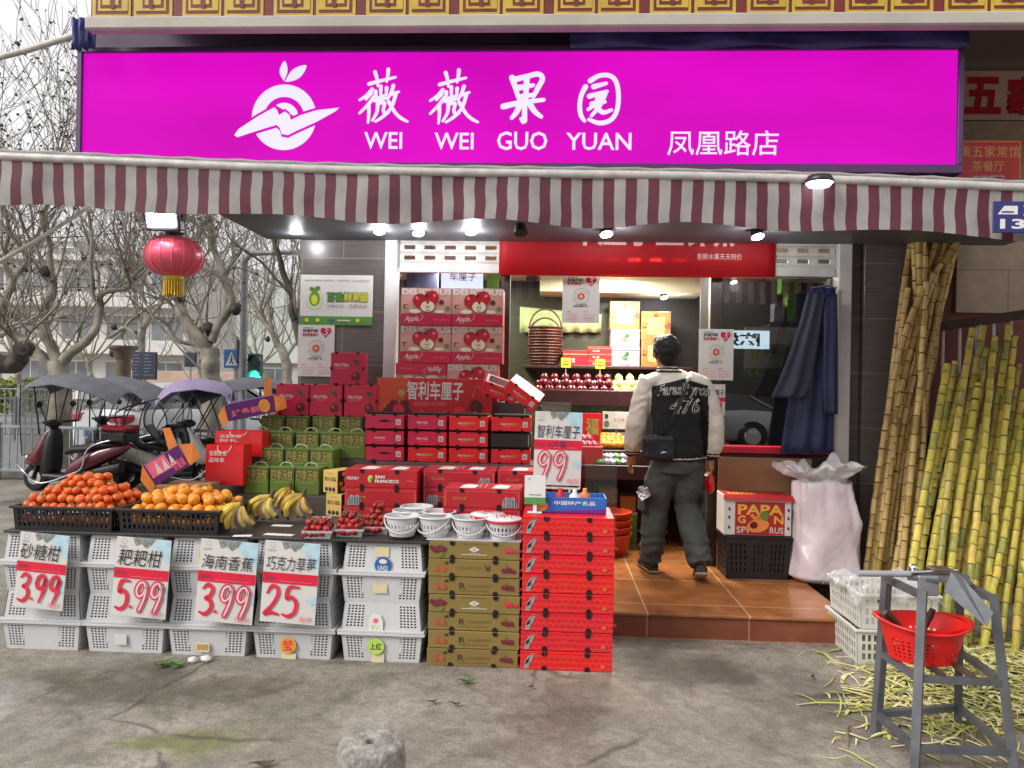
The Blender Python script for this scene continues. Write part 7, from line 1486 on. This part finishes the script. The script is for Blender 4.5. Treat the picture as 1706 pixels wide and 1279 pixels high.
for i, (px, Y, h_) in enumerate(((30, 26, 1), (150, 30, 1.1), (330, 27, 1.05), (440, 33, 1.1), (-30, 33, 1), (250, 42, 1.2), (390, 46, 1.2), (90, 40, 1.2))):
    b_ = onY(px, 640, Y); rd = random.Random(40+i); k = F/Y; base = (px, 640+1.55*k)
    lim = [([(px, base[1]), (px+4, base[1]-1.2*k), (px+rd.uniform(-.2, .2)*k, base[1]-2.4*k)], .3*k, .2*k)]
    for q_ in range(6):
        a = (q_-2.5)*.34+rd.uniform(-.15, .15); x0_, y0_ = lim[0][0][-1]; L_ = rd.uniform(3.2, 5)*h_
        lim.append(([(x0_, y0_), (x0_+sin(a)*1.4*k, y0_-1.0*k), (x0_+sin(a)*1.9*k, y0_-.5*L_*k), (x0_+sin(a)*2.4*k+rd.uniform(-.5, .5)*k, y0_-L_*k)], .09*k, .025*k))
    plane_tree(['far bare plane tree beyond the road fence, its crown a haze of twigs', 'slender far plane tree across the road with a wide bare crown'][i % 2], Y, lim, 60+i, 3, 2.4, .3, (), 'far plane trees across the road', zoomed=False)
# fences
FNC = pm('fence_grey_paint', '#8c9298', .45, .12, 9, metal=.2); FDK = pm('fence_dark_paint', '#5a6068', .5, .15, 9)
def fence(x0, x1, Y, z0, z1, step, mat, label, post=1.9, pw=.06):
    o = thing('railing', label, 'railing', (x0, Y, 0)); mb = MB(); L_ = x1-x0
    for z in (z0+.06, z1): mb.box(0, -.02, z-.03, L_, .02, z+.01, mat, .003)
    n = int(L_/step)
    for i in range(1, n): mb.box(i*step-.009, -.009, z0+.07, i*step+.009, .009, z1-.03, mat, 0)
    mb.build('bars', o); n = int(L_/post)
    for i in range(n+1): m = MB(); m.box(-pw/2, -.035, 0, pw/2, .035, z1+.05, mat, .004); m.build('post', o, (i*L_/n, .0, 0))
fence(-16, -2.2, 10.95, .1, .8, .115, FNC, 'grey street railing with thin bars just behind the scooters')
fence(-30, -3, 17.6, .1, 1.0, .16, FDK, 'dark grey railing along the middle of the road behind the cars'); fence(-34, -3, 24.8, .1, 1.1, .2, FNC, 'pale railing on the far pavement')
# cars
def car(name, label, loc, rz, paint, lights=True):
    GLS = bpy.data.materials.get('car_glass') or pm('car_glass', '#14181c', .08, .1, 3, coat=.5); TL = bpy.data.materials.get('tail_lamp') or pm('tail_lamp', '#a81420', .25, .2, 20, coat=.6)
    o = thing(name, label, 'car', loc, rz); mb = MB(); ST = [(-2.28, .34, .62, .60), (-2.22, .26, .86, .80), (-1.9, .22, 1.0, .88), (-1.2, .2, 1.02, .91), (0, .2, .98, .92), (1.0, .2, .95, .91), (1.7, .22, .86, .88), (2.15, .28, .72, .78), (2.27, .34, .6, .6)]
    vs = []; N = 14
    for x, zb, zt_, w_ in ST:
        for (y, z) in ((0, zb), (.85, zb), (.98, zb+.1), (1, zb+(zt_-zb)*.45), (.985, zb+(zt_-zb)*.75), (.93, zt_-.03), (.8, zt_), (0, zt_+.02)): vs.append((x, y*w_, z))
        for (y, z) in ((-.8, zt_), (-.93, zt_-.03), (-.985, zb+(zt_-zb)*.75), (-1, zb+(zt_-zb)*.45), (-.98, zb+.1), (-.85, zb)): vs.append((x, y*w_, z))
    m = len(ST); mb.add(vs, [(i*N+k, i*N+(k+1) % N, (i+1)*N+(k+1) % N, (i+1)*N+k) for i in range(m-1) for k in range(N)], paint, True); mb.add(vs[:N], [tuple(range(N))], paint); mb.add(vs[-N:], [tuple(reversed(range(N)))], paint); mb.build('body', o)
    mb = MB(); C_ = [(-2.0, 1.0, .8, 1.0, .8), (-1.35, .99, .82, 1.36, .62), (-.9, .98, .84, 1.44, .6), (0, .97, .85, 1.47, .61), (.45, .96, .85, 1.42, .6), (1.25, .93, .82, .95, .78)]
    R_ = [(x, zt2, wt) for x, zb, wb, zt2, wt in C_]
    mb.add([(x, y*wt, z) for x, z, wt in R_[1:5] for y in (-1, -.6, 0, .6, 1)], [(i*5+k, i*5+k+1, (i+1)*5+k+1, (i+1)*5+k) for i in range(3) for k in range(4)], paint, True)
    for s_ in (-1, 1):
        for (a, b) in ((0, 1), (4, 5)):
            A, B = C_[a], C_[b]; mb.bar((A[0], s_*A[2 if a == 0 else 4], A[1] if a == 0 else A[3]), (B[0], s_*B[4 if b == 1 else 2], B[3] if b == 1 else B[1]), .07, .06, paint)
        mb.bar((-.1, s_*.86, .97), (-.05, s_*.61, 1.46), .07, .05, paint)
    mb.build('roof', o)
    mb = MB(); e = .012; B = [(x, zb, wb, zt2-e, wt-e) for x, zb, wb, zt2, wt in C_]; vs = []
    for x, zb, wb, zt2, wt in B: vs += [(x, -wb, zb), (x, -wt, zt2), (x, wt, zt2), (x, wb, zb)]
    mb.add(vs, [(4*i+k, 4*i+k+4, 4*i+k+5, 4*i+k+1) for i in range(5) for k in range(3)], GLS, False); mb.build('windows', o)
    for x in (-1.38, 1.36):
        for s_ in (-1, 1):
            w_ = MB(); t_ = MB(); t_.tube([(0, -.1, 0), (0, .1, 0)], [.33, .33], RUBBER, 22); w_.merge(t_); w_.tube([(0, s_*.095, 0), (0, s_*.115, 0)], [.22, .2], CHROME, 14)
            w_.tube([(0, s_*.02, .02), (0, s_*.098, .02)], .37, DARKHOLE, 22); w_.build('wheel', o, (x, s_*.81, .33))
            d = MB()
    for s_ in (-1, 1):
        mb = MB(); mb.box(-2.27, s_*.62-.2, .74, -2.0, s_*.62+.2, .9, TL, .03); mb.build('tail_light', o)
        mb = MB(); mb.box(2.02, s_*.56-.16, .6, 2.24, s_*.56+.16, .72, CHROME, .03); mb.build('headlight', o)
        mb = MB(); mb.box(-.5, s_*.93-.015, .8, -.3, s_*.93+.015, .83, CHROME, .006); mb.build('door_handle', o); mb = MB(); mb.box(.72, s_*.97-.07, .95, .86, s_*.97+.07, 1.06, paint, .03); mb.build('mirror', o)
    mb = MB(); mb.box(-2.3, -.24, .5, -2.285, .24, .61, pm('plate_blue', '#2a4a8c', .5, .05, 5), .003); mb.build('number_plate', o); return o
CW = pm('car_white', '#dcdee0', .25, .05, 3, coat=.5); CS = pm('car_silver', '#9a9ea2', .25, .05, 3, metal=.4, coat=.5)
p = onY(275, 700, 14.0); car('parked_car', 'white car with red tail lights on the road behind the scooters', (p.x+.3, 15.0, .004), R(62), CW)
p = onY(470, 700, 26); car('parked_car', 'small white car far beyond the traffic light', (p.x, 21.6, .004), R(5), CW)
car('parked_car', 'silver car across the street, seen only as a reflection in the right shop window', (3.7, -8.2, .003), R(180), CS)
# row of shops across the street (seen in the window reflection)
ow = thing('shop_row', 'dark shop row across the street, its lit sign reflected in the window', 'building', (4, -11.5, 0)); mb = MB(); mb.box(-10, -3, 0, 10, 0, 5.4, pm('far_shop_wall', '#3a3836', .8, .2, 1), .02); mb.build('wall', ow)
mb = MB(); mb.box(.2, .002, 2.75, 2.6, .08, 3.3, em('lit_sign_pale', '#c4dcec', .55), .005); f = Face(mb, (2.6, .08, 2.75), (-2.4, 0, 0), (0, 0, .55)); f.text('陈奶奶', .12, .12, .9, .88, INKK, .03); mb.build('sign_panel', ow)
for i in range(3): mb = MB(); mb.box(-8+5.5*i, .002, .2, -4.5+5.5*i, .05, 2.4, DARKHOLE, .01); mb.build('shop_opening', ow)
# apartment buildings
APW_ = pm('apartment_wall', '#c4c1bd', .8, .1, .6); APB = pm('apartment_band', '#d6d3cf', .8, .08, .6); WIN = pm('apartment_glass', '#7a8084', .15, .3, .8)
def flats(loc, w, nf, nb, label, rz=0, d=10):
    o = thing('apartment_building', label, 'building', loc, rz); mb = MB(); H = nf*3; mb.box(-w/2, 0, 0, w/2, d, H, APW_, 0); mb.build('wall', o); mb = MB(); mb.box(-w/2-.3, -.4, H, w/2+.3, d+.3, H+.35, APB, 0); mb.build('roof', o)
    for f_ in range(nf):
        mb = MB(); mb.box(-w/2, -1.0, f_*3+.0, w/2, -.003, f_*3+.9, APB, .02); mb.build('balcony', o)
        for b in range(nb):
            x = -w/2+(b+.5)*w/nb; mb = MB(); mb.box(x-w/nb*.34, -.06, f_*3+.95, x+w/nb*.34, .02, f_*3+2.5, WIN, 0); mb.box(x-.03, -.08, f_*3+.95, x+.03, -.061, f_*3+2.5, APB, 0); mb.box(x-w/nb*.36, -.09, f_*3+2.5, x+w/nb*.36, -.0, f_*3+2.6, APB, 0); mb.build('window', o)
flats((onY(90, 600, 48).x, 48, 0), 17, 3, 6, 'pale three storey apartment block behind the leftmost plane tree', R(6)); flats((onY(-90, 600, 56).x, 58, 0), 18, 4, 6, 'taller pale apartment block at the far left edge'); flats((onY(430, 600, 62).x, 66, 0), 22, 1, 7, 'low pale building far behind the traffic light')
mb = MB(); X_ = onY(300, 630, 38).x; mb.box(X_-3, 38, 0, X_+3, 38.3, 1.9, pm('orange_wall', '#b8a090', .8, .15, 1), .02); tag(mb.build('garden_wall'), 'low pale orange wall beyond the road behind the notice boards', 'wall')
HDG = pm('hedge_leaf', '#76824a', .7, .4, 9); mb = MB(); rd = random.Random(8); X0_ = onY(-40, 650, 28).x; X1_ = onY(120, 650, 28).x
for i in range(2600):
    c = V((rd.uniform(X0_, X1_), 27.6+rd.uniform(-.6, .6), .15+1.25*rd.random()**.8+.15*noise.noise((i*.01, 2, 2)))); a = V((rd.uniform(-1, 1), rd.uniform(-1, 1), rd.uniform(-1, 1))).normalized(); b = a.orthogonal().normalized(); s_ = rd.uniform(.06, .13); mb.add([c-a*s_, c-b*s_*.6, c+a*s_, c+b*s_*.6], [(0, 1, 2, 3)], HDG if i % 3 else LFY)
tag(mb.build('hedge'), 'clipped yellow green hedge across the road at the far left', 'hedge')
# notice boards, column, traffic lights
NAV = pm('notice_navy', '#262a3c', .5, .15, 8); NTX = pm('notice_text', '#6a7086', .6, .1, 9); POLE = pm('galvanised_pole', '#9a9ea0', .45, .12, 7, metal=.3); OLDC = pm('brown_column', '#6a5a4a', .7, .25, 8)
def board(px0, py0, px1, py1, Y, label, rows=7):
    X0, Z0, X1, Z1 = rectY(px0, py0, px1, py1, Y); o = thing('notice_board', label, 'notice board', ((X0+X1)/2, Y, 0)); w = X1-X0; h = Z1-Z0; mb = MB(); mb.box(-w/2, 0, Z0, w/2, .05, Z1, NAV, .008); f = front(mb, -w/2, 0, Z0, w, h); rd = random.Random(rows)
    for r in range(rows):
        y = .9-.12*r; f.rect(.06, y-.03, .06+rd.uniform(.15, .35), y, NTX); f.rect(.5, y-.03, .5+rd.uniform(.2, .42), y, NTX)
    mb.build('board', o); mb = MB(); mb.tube([(0, .03, 0), (0, .03, Z0)], .025, POLE, 8); mb.build('post', o)
board(220, 586, 260, 632, 12.0, 'navy notice board on a thin post behind the second scooter', 7); board(307, 587, 327, 611, 19.0, 'smaller navy notice board farther off between two plane trees', 5)
p = onY(206, 576, 14.0); o = thing('street_column', 'brown fluted column with a capital behind the navy notice board', 'column', (p.x, 14, 0)); mb = MB(); n = 24; mb.lathe([(.17, 0), (.15, .3), (.13, p.z-.25)], (0, 0, 0), OLDC, n); mb.v = [(x*(1-.1*(k % 2)), y*(1-.1*(k % 2)), z) for k, (x, y, z) in enumerate(mb.v)]; mb.build('shaft', o)
mb = MB(); mb.lathe([(.13, p.z-.25), (.17, p.z-.2), (.17, p.z-.12), (.25, p.z-.06), (.27, p.z), (0, p.z+.01)], (0, 0, 0), OLDC, 20); mb.build('capital', o)
TGR = pm('signal_green_box', '#1c4a3c', .45, .15, 9); GON = em('green_signal', '#2cf0a8', .9); OFF = pm('signal_off', '#14221e', .2, .2, 9)
p = onY(408, 440, 13.4); o = thing('traffic_light', 'tall grey street pole carrying a lit green traffic signal', 'traffic light', (p.x, 13.4, 0)); mb = MB(); mb.tube([(0, 0, 0), (0, 0, p.z-.2), (.02, -.05, p.z+.05), (.16, -.1, p.z+.18), (.9, -.1, p.z+.2)], [.075, .06, .055, .05, .035], POLE, 10); mb.build('pole', o); mb = MB(); mb.box(.55, -.2, p.z+.17, 1.0, -.02, p.z+.23, POLE, .02); mb.build('lamp_head', o)
X0, Z0, X1, Z1 = rectY(415, 589, 436, 638, 13.3); b_ = MB(); b_.box(X0-p.x, -.2, Z0, X1-p.x, -.02, Z1, TGR, .02); box_ = b_.build('signal_box', o)
for py, mt in ((602, OFF), (627, GON)):
    q_ = onY(425.5, py, 13.2); m = MB(); m.tube([(q_.x-p.x, -.203, q_.z), (q_.x-p.x, -.215, q_.z)], [.1, .095], mt, 18); m.build('signal_lens', box_)
    m = MB(); P = lambda u, v, t: V((q_.x-p.x+(.108+.004*t)*cos(pi*u), -.205-.1*v, q_.z+(.108+.004*t)*sin(pi*u))); lattice(m, P, ([i/12 for i in range(13)], [False]*12), ([0, 1], [False]), TGR); m.build('visor', box_)
p = onY(391, 560, 14.2); o = thing('pedestrian_signal', 'red pedestrian signal on a white pole beside a blue crossing sign', 'traffic light', (p.x, 14.2, 0)); mb = MB(); mb.tube([(0, .1, 0), (0, .1, p.z)], .045, POLE, 10); mb.build('pole', o); X0, Z0, X1, Z1 = rectY(394, 566, 406, 605, 14.1); mb = MB(); mb.box(X0-p.x, -.1, Z0, X1-p.x, .05, Z1, BLK, .015); mb.build('signal_box', o)
q_ = onY(400, 595, 14.0); mb = MB(); mb.tube([(q_.x-p.x, -.101, q_.z), (q_.x-p.x, -.11, q_.z)], .055, em('red_signal', '#d83a28', .4), 14); mb.build('signal_lens', o)
X0, Z0, X1, Z1 = rectY(374, 582, 399, 613, 14.25); mb = MB(); mb.box(X0-p.x, .02, Z0, X1-p.x, .04, Z1, pm('sign_blue', '#2a68b0', .4, .06, 5), .004); f = front(mb, X0-p.x, .02, Z0, X1-X0, Z1-Z0); f.poly([(.12, .14), (.88, .14), (.5, .9)], WHITE); f.ell(.52, .66, .05, .05, INKK, 8); f.stroke([(.52, .6), (.5, .42), (.38, .24)], .02, INKK); f.stroke([(.5, .42), (.62, .24)], .02, INKK); f.stroke([(.38, .48), (.64, .5)], .015, INKK); mb.build('crossing_sign', o)
# ------------------------------------------------------------------ scooters
def scooter(label, loc, rz, col, can, canmat, style, box_=True):
    o = thing('electric_scooter', label, 'scooter', loc, rz, None); BK = BLACKP; K = .98
    for x, nme in ((.56, 'front_wheel'), (-.5, 'rear_wheel')):
        w = MB(); w.merge((lambda m: m.tube([(0, -.05, 0), (0, -.03, 0), (0, .03, 0), (0, .05, 0)], [.165, .19, .19, .165], RUBBER, 24))(MB())); wo_ = w.build(nme, o, (x, 0, .19))
        r = MB()
        for s_ in (-1, 1): r.tube([(0, s_*.045, 0), (0, s_*.056, 0)], [.105, .1], CHROME, 18); r.tube([(0, s_*.05, 0), (0, s_*.065, 0)], .04, BK, 12)
        for k in range(5): r.bar((.03*cos(k*1.257), -.06, .03*sin(k*1.257)), (.1*cos(k*1.257), -.06, .1*sin(k*1.257)), .02, .02, BK)
        r.build('rim', wo_)
    m = MB(); m.tube([(.56, .07, .19), (.47, .06, .5), (.42, .03, .62)], .022, BK, 8); m.tube([(.56, -.07, .19), (.47, -.06, .5), (.42, -.03, .62)], .022, BK, 8); m.build('fork', o)
    def skin(st, mat, name):        # loft of rounded sections: (x, zlo, zhi, halfwidth)
        m = MB(); N = 12; vs = []
        for x, a, b, w in st:
            for k in range(N): t_ = 2*pi*k/N; c, s_ = cos(t_), sin(t_); vs.append((x, w*math.copysign(abs(c)**.6, c), (a+b)/2+(b-a)/2*math.copysign(abs(s_)**.6, s_)))
        m.add(vs, [(i*N+k, i*N+(k+1) % N, (i+1)*N+(k+1) % N, (i+1)*N+k) for i in range(len(st)-1) for k in range(N)], mat, True); m.add(vs[:N], [tuple(reversed(range(N)))], mat); m.add(vs[-N:], [tuple(range(N))], mat); m.build(name, o)
    skin([(.72, .37, .42, .05), (.62, .36, .52, .13), (.5, .34, .64, .17), (.4, .36, .8, .16), (.33, .5, .9, .12), (.29, .62, .93, .08)], col, 'front_fairing')
    skin([(.4, .2, .62, .13), (.33, .18, .86, .15), (.27, .18, .9, .13), (.24, .3, .88, .1)], BK, 'leg_shield'); skin([(.38, .17, .27, .13), (0, .16, .26, .16), (-.1, .17, .3, .16)], BK, 'floorboard')
    skin([(.02, .22, .36, .13), (-.12, .24, .5, .17), (-.3, .32, .58, .18), (-.5, .42, .64, .17), (-.72, .54, .68, .12), (-.84, .62, .69, .05)], col, 'rear_body'); skin([(-.05, .26, .32, .12), (-.3, .2, .34, .14), (-.6, .22, .42, .13), (-.74, .3, .44, .07)], BK, 'under_cover')
    skin([(.06, .52, .6, .1), (-.08, .55, .66, .15), (-.3, .58, .66, .15), (-.38, .6, .74, .15), (-.62, .64, .72, .13), (-.7, .66, .7, .08)], BK, 'seat')
    m = MB(); m.tube([(.3, 0, .88), (.27, 0, .96)], .04, BK, 10); m.tube([(.2, -.33, .98), (.27, -.14, .97), (.29, 0, .96), (.27, .14, .97), (.2, .33, .98)], .017, BK, 8); m.ell((.31, 0, .95), (.1, .13, .06), BK, 12, 8); m.build('handlebar', o)
    for s_ in (-1, 1):
        m = MB(); m.tube([(.25, s_*.2, .98), (.27, s_*.26, 1.1), (.27, s_*.3, 1.18)], .007, BK, 6); m.ell((.27, s_*.32, 1.22), (.018, .065, .045), BK, 12, 8); m.build('mirror', o)
        m = MB(); m.tube(smooth_path([(.78, s_*.1, .36), (.62, s_*.19, .3), (.42, s_*.2, .15), (.2, s_*.2, .16), (-.1, s_*.2, .27), (-.28, s_*.2, .36), (-.36, s_*.19, .62), (-.6, s_*.17, .73), (-.8, s_*.13, .76)], 4), .012, CHROME, 8); m.build('guard_rail', o)
    m = MB(); m.ell((.66, 0, .47), (.06, .09, .045), pm('headlamp_glass', '#c8d0d4', .1, .1, 9, coat=.8), 12, 8); m.build('headlight', o); m = MB(); m.ell((-.83, 0, .66), (.03, .06, .03), REDB, 10, 8); m.build('tail_light', o)
    if box_:
        m = MB(); m.box(-.9, -.17, .72, -.52, .17, .86, BK, .03); b_ = m.build('top_box', o); m = MB(); m.box(-.91, -.175, .863, -.515, .175, .95, pm('box_lid', '#8a1428', .25, .1, 5, coat=.5), .035); m.build('lid', b_)
    if style in (0, 1):             # canopy roof on struts
        m = MB(); prof = can; N = 8; vs = []
        for t_ in (0, 1):
            for x, z, w in prof:
                for k in range(N+1): q_ = k/N*2-1; vs.append((x, q_*w, z-.16*abs(q_)**2.2-.008*t_))
        n = len(prof); o2 = n*(N+1); m.add(vs, [(i*(N+1)+k, (i+1)*(N+1)+k, (i+1)*(N+1)+k+1, i*(N+1)+k+1) for i in range(n-1) for k in range(N)]+[(o2+i*(N+1)+k, o2+i*(N+1)+k+1, o2+(i+1)*(N+1)+k+1, o2+(i+1)*(N+1)+k) for i in range(n-1) for k in range(N)], canmat, True); m.build('canopy', o)
        for s_ in (-1, 1):
            w = prof[1][2]; m = MB(); m.tube([(.4, s_*.16, .8), (prof[1][0]-.05, s_*w*.93, prof[1][1]-.13)], .01, BK, 6); m.tube([(.1, s_*.2, .98), (prof[2][0], s_*w*.9, prof[2][1]-.13)], .008, BK, 6); m.build('canopy_strut', o)
            m = MB(); m.tube(smooth_path([(-.45, s_*.17, .7), (-.62, s_*w*.8, 1.1), (prof[-2][0], s_*prof[-2][2]*.9, prof[-2][1]-.13)], 4), .01, BK, 6); m.build('canopy_strut', o)
        m = MB(); P = lambda u, v, t: V((prof[0][0]-.02+.16*sin(v*pi*.9)*.6-.25*v*(1-v)+(.62-prof[0][0])*v, (u*2-1)*(prof[0][2]*(1-v)*.95+.2*v), prof[0][1]-.04-(prof[0][1]-.55)*v+.002*t)); lattice(m, P, ([i/6 for i in range(7)], [False]*6), ([j/8 for j in range(9)], [False]*8), VIS, smooth=True); m.tube([P(u, 1, 0) for u in (0, .25, .5, .75, 1)], .006, BK, 6)
        for u in (0, 1): m.tube([P(u, v/8, 0) for v in range(9)], .007, BK, 6)
        m.build('windshield', o)
        if style == 1:
            m = MB(); P = lambda u, v, t: V((prof[-1][0]-.16*sin(v*pi)-.02+.12*v+.002*t, (u*2-1)*(.36-.14*v), prof[-1][1]-.06-(prof[-1][1]-.72)*v)); E = ([i/6 for i in range(7)], [False]*6); lattice(m, P, E, ([j/8*.55 for j in range(9)], [False]*8), VIS, smooth=True); lattice(m, P, E, ([.55+j/6*.45 for j in range(7)], [False]*6), BK, smooth=True)
            for u in (0, 1): m.tube([P(u, v/10, 0) for v in range(11)], .009, BK, 6)
            m.build('rear_curtain', o)
    return o
VIS = film('scooter_windshield', '#c4c8ca', .3, .12); MRN = pm('maroon_paint', '#5c1426', .2, .1, 4, coat=.7); CNG = pm('canopy_grey', '#5a5a62', .55, .2, 6); CNP = pm('canopy_lilac', '#8a7c9c', .5, .12, 5); PLW = pm('scooter_cream', '#b4b4aa', .3, .1, 4, coat=.5); DKS = pm('scooter_dark', '#2a2228', .3, .15, 4, coat=.5)
CAN0 = [(.62, 1.52, .3), (.4, 1.62, .36), (.05, 1.66, .38), (-.4, 1.58, .38), (-.72, 1.47, .34), (-.84, 1.40, .3)]; CAN1 = [(.5, 1.5, .3), (.3, 1.6, .36), (0, 1.63, .38), (-.4, 1.56, .38), (-.78, 1.42, .38), (-.92, 1.3, .37)]
p = onZ(107, 822, 0); sc_ = .96
scooter('maroon electric scooter with a dark grey fabric canopy and a red top box', (p.x+.02, p.y+.15, 0), pi-.1, MRN, CAN0, CNG, 0).scale = (sc_,)*3
p = onZ(168, 808, 0); scooter('dark electric scooter with a clear curved rear curtain behind the maroon one', (p.x, p.y+.45, 0), pi-.16, DKS, CAN1, CNG, 1, False).scale = (sc_,)*3
p = onZ(275, 813, 0); scooter('cream electric scooter with a lilac canopy near the purple carton', (p.x, p.y, 0), .3, PLW, [(.92, 1.44, .28), (.78, 1.56, .34), (.45, 1.62, .36), (.12, 1.57, .36), (-.04, 1.45, .34), (-.12, 1.32, .32)], CNP, 1, False).scale = (sc_,)*3
p = onZ(408, 800, 0); scooter('dark canopied electric scooter half hidden behind the red gift bags', (p.x+.1, p.y-.2, 0), .8, DKS, CAN0, CNG, 0, False).scale = (sc_,)*3

for i, (a, b) in enumerate((((-40, 395), (520, 300)), ((-40, 470), (500, 420)), ((-40, 520), (500, 505)))):
    A, B = onY(*a, 16+i*3), onY(*b, 19+i*3); mb = MB(); mb.tube([A.lerp(B, k/12)-V((0, 0, .5*sin(pi*k/12))) for k in range(13)], .012, BLK, 5); tag(mb.build('overhead_wire'), ['upper overhead wire sagging between the street trees', 'middle overhead wire sagging between the street trees', 'lowest overhead wire sagging between the street trees'][i], 'wire')
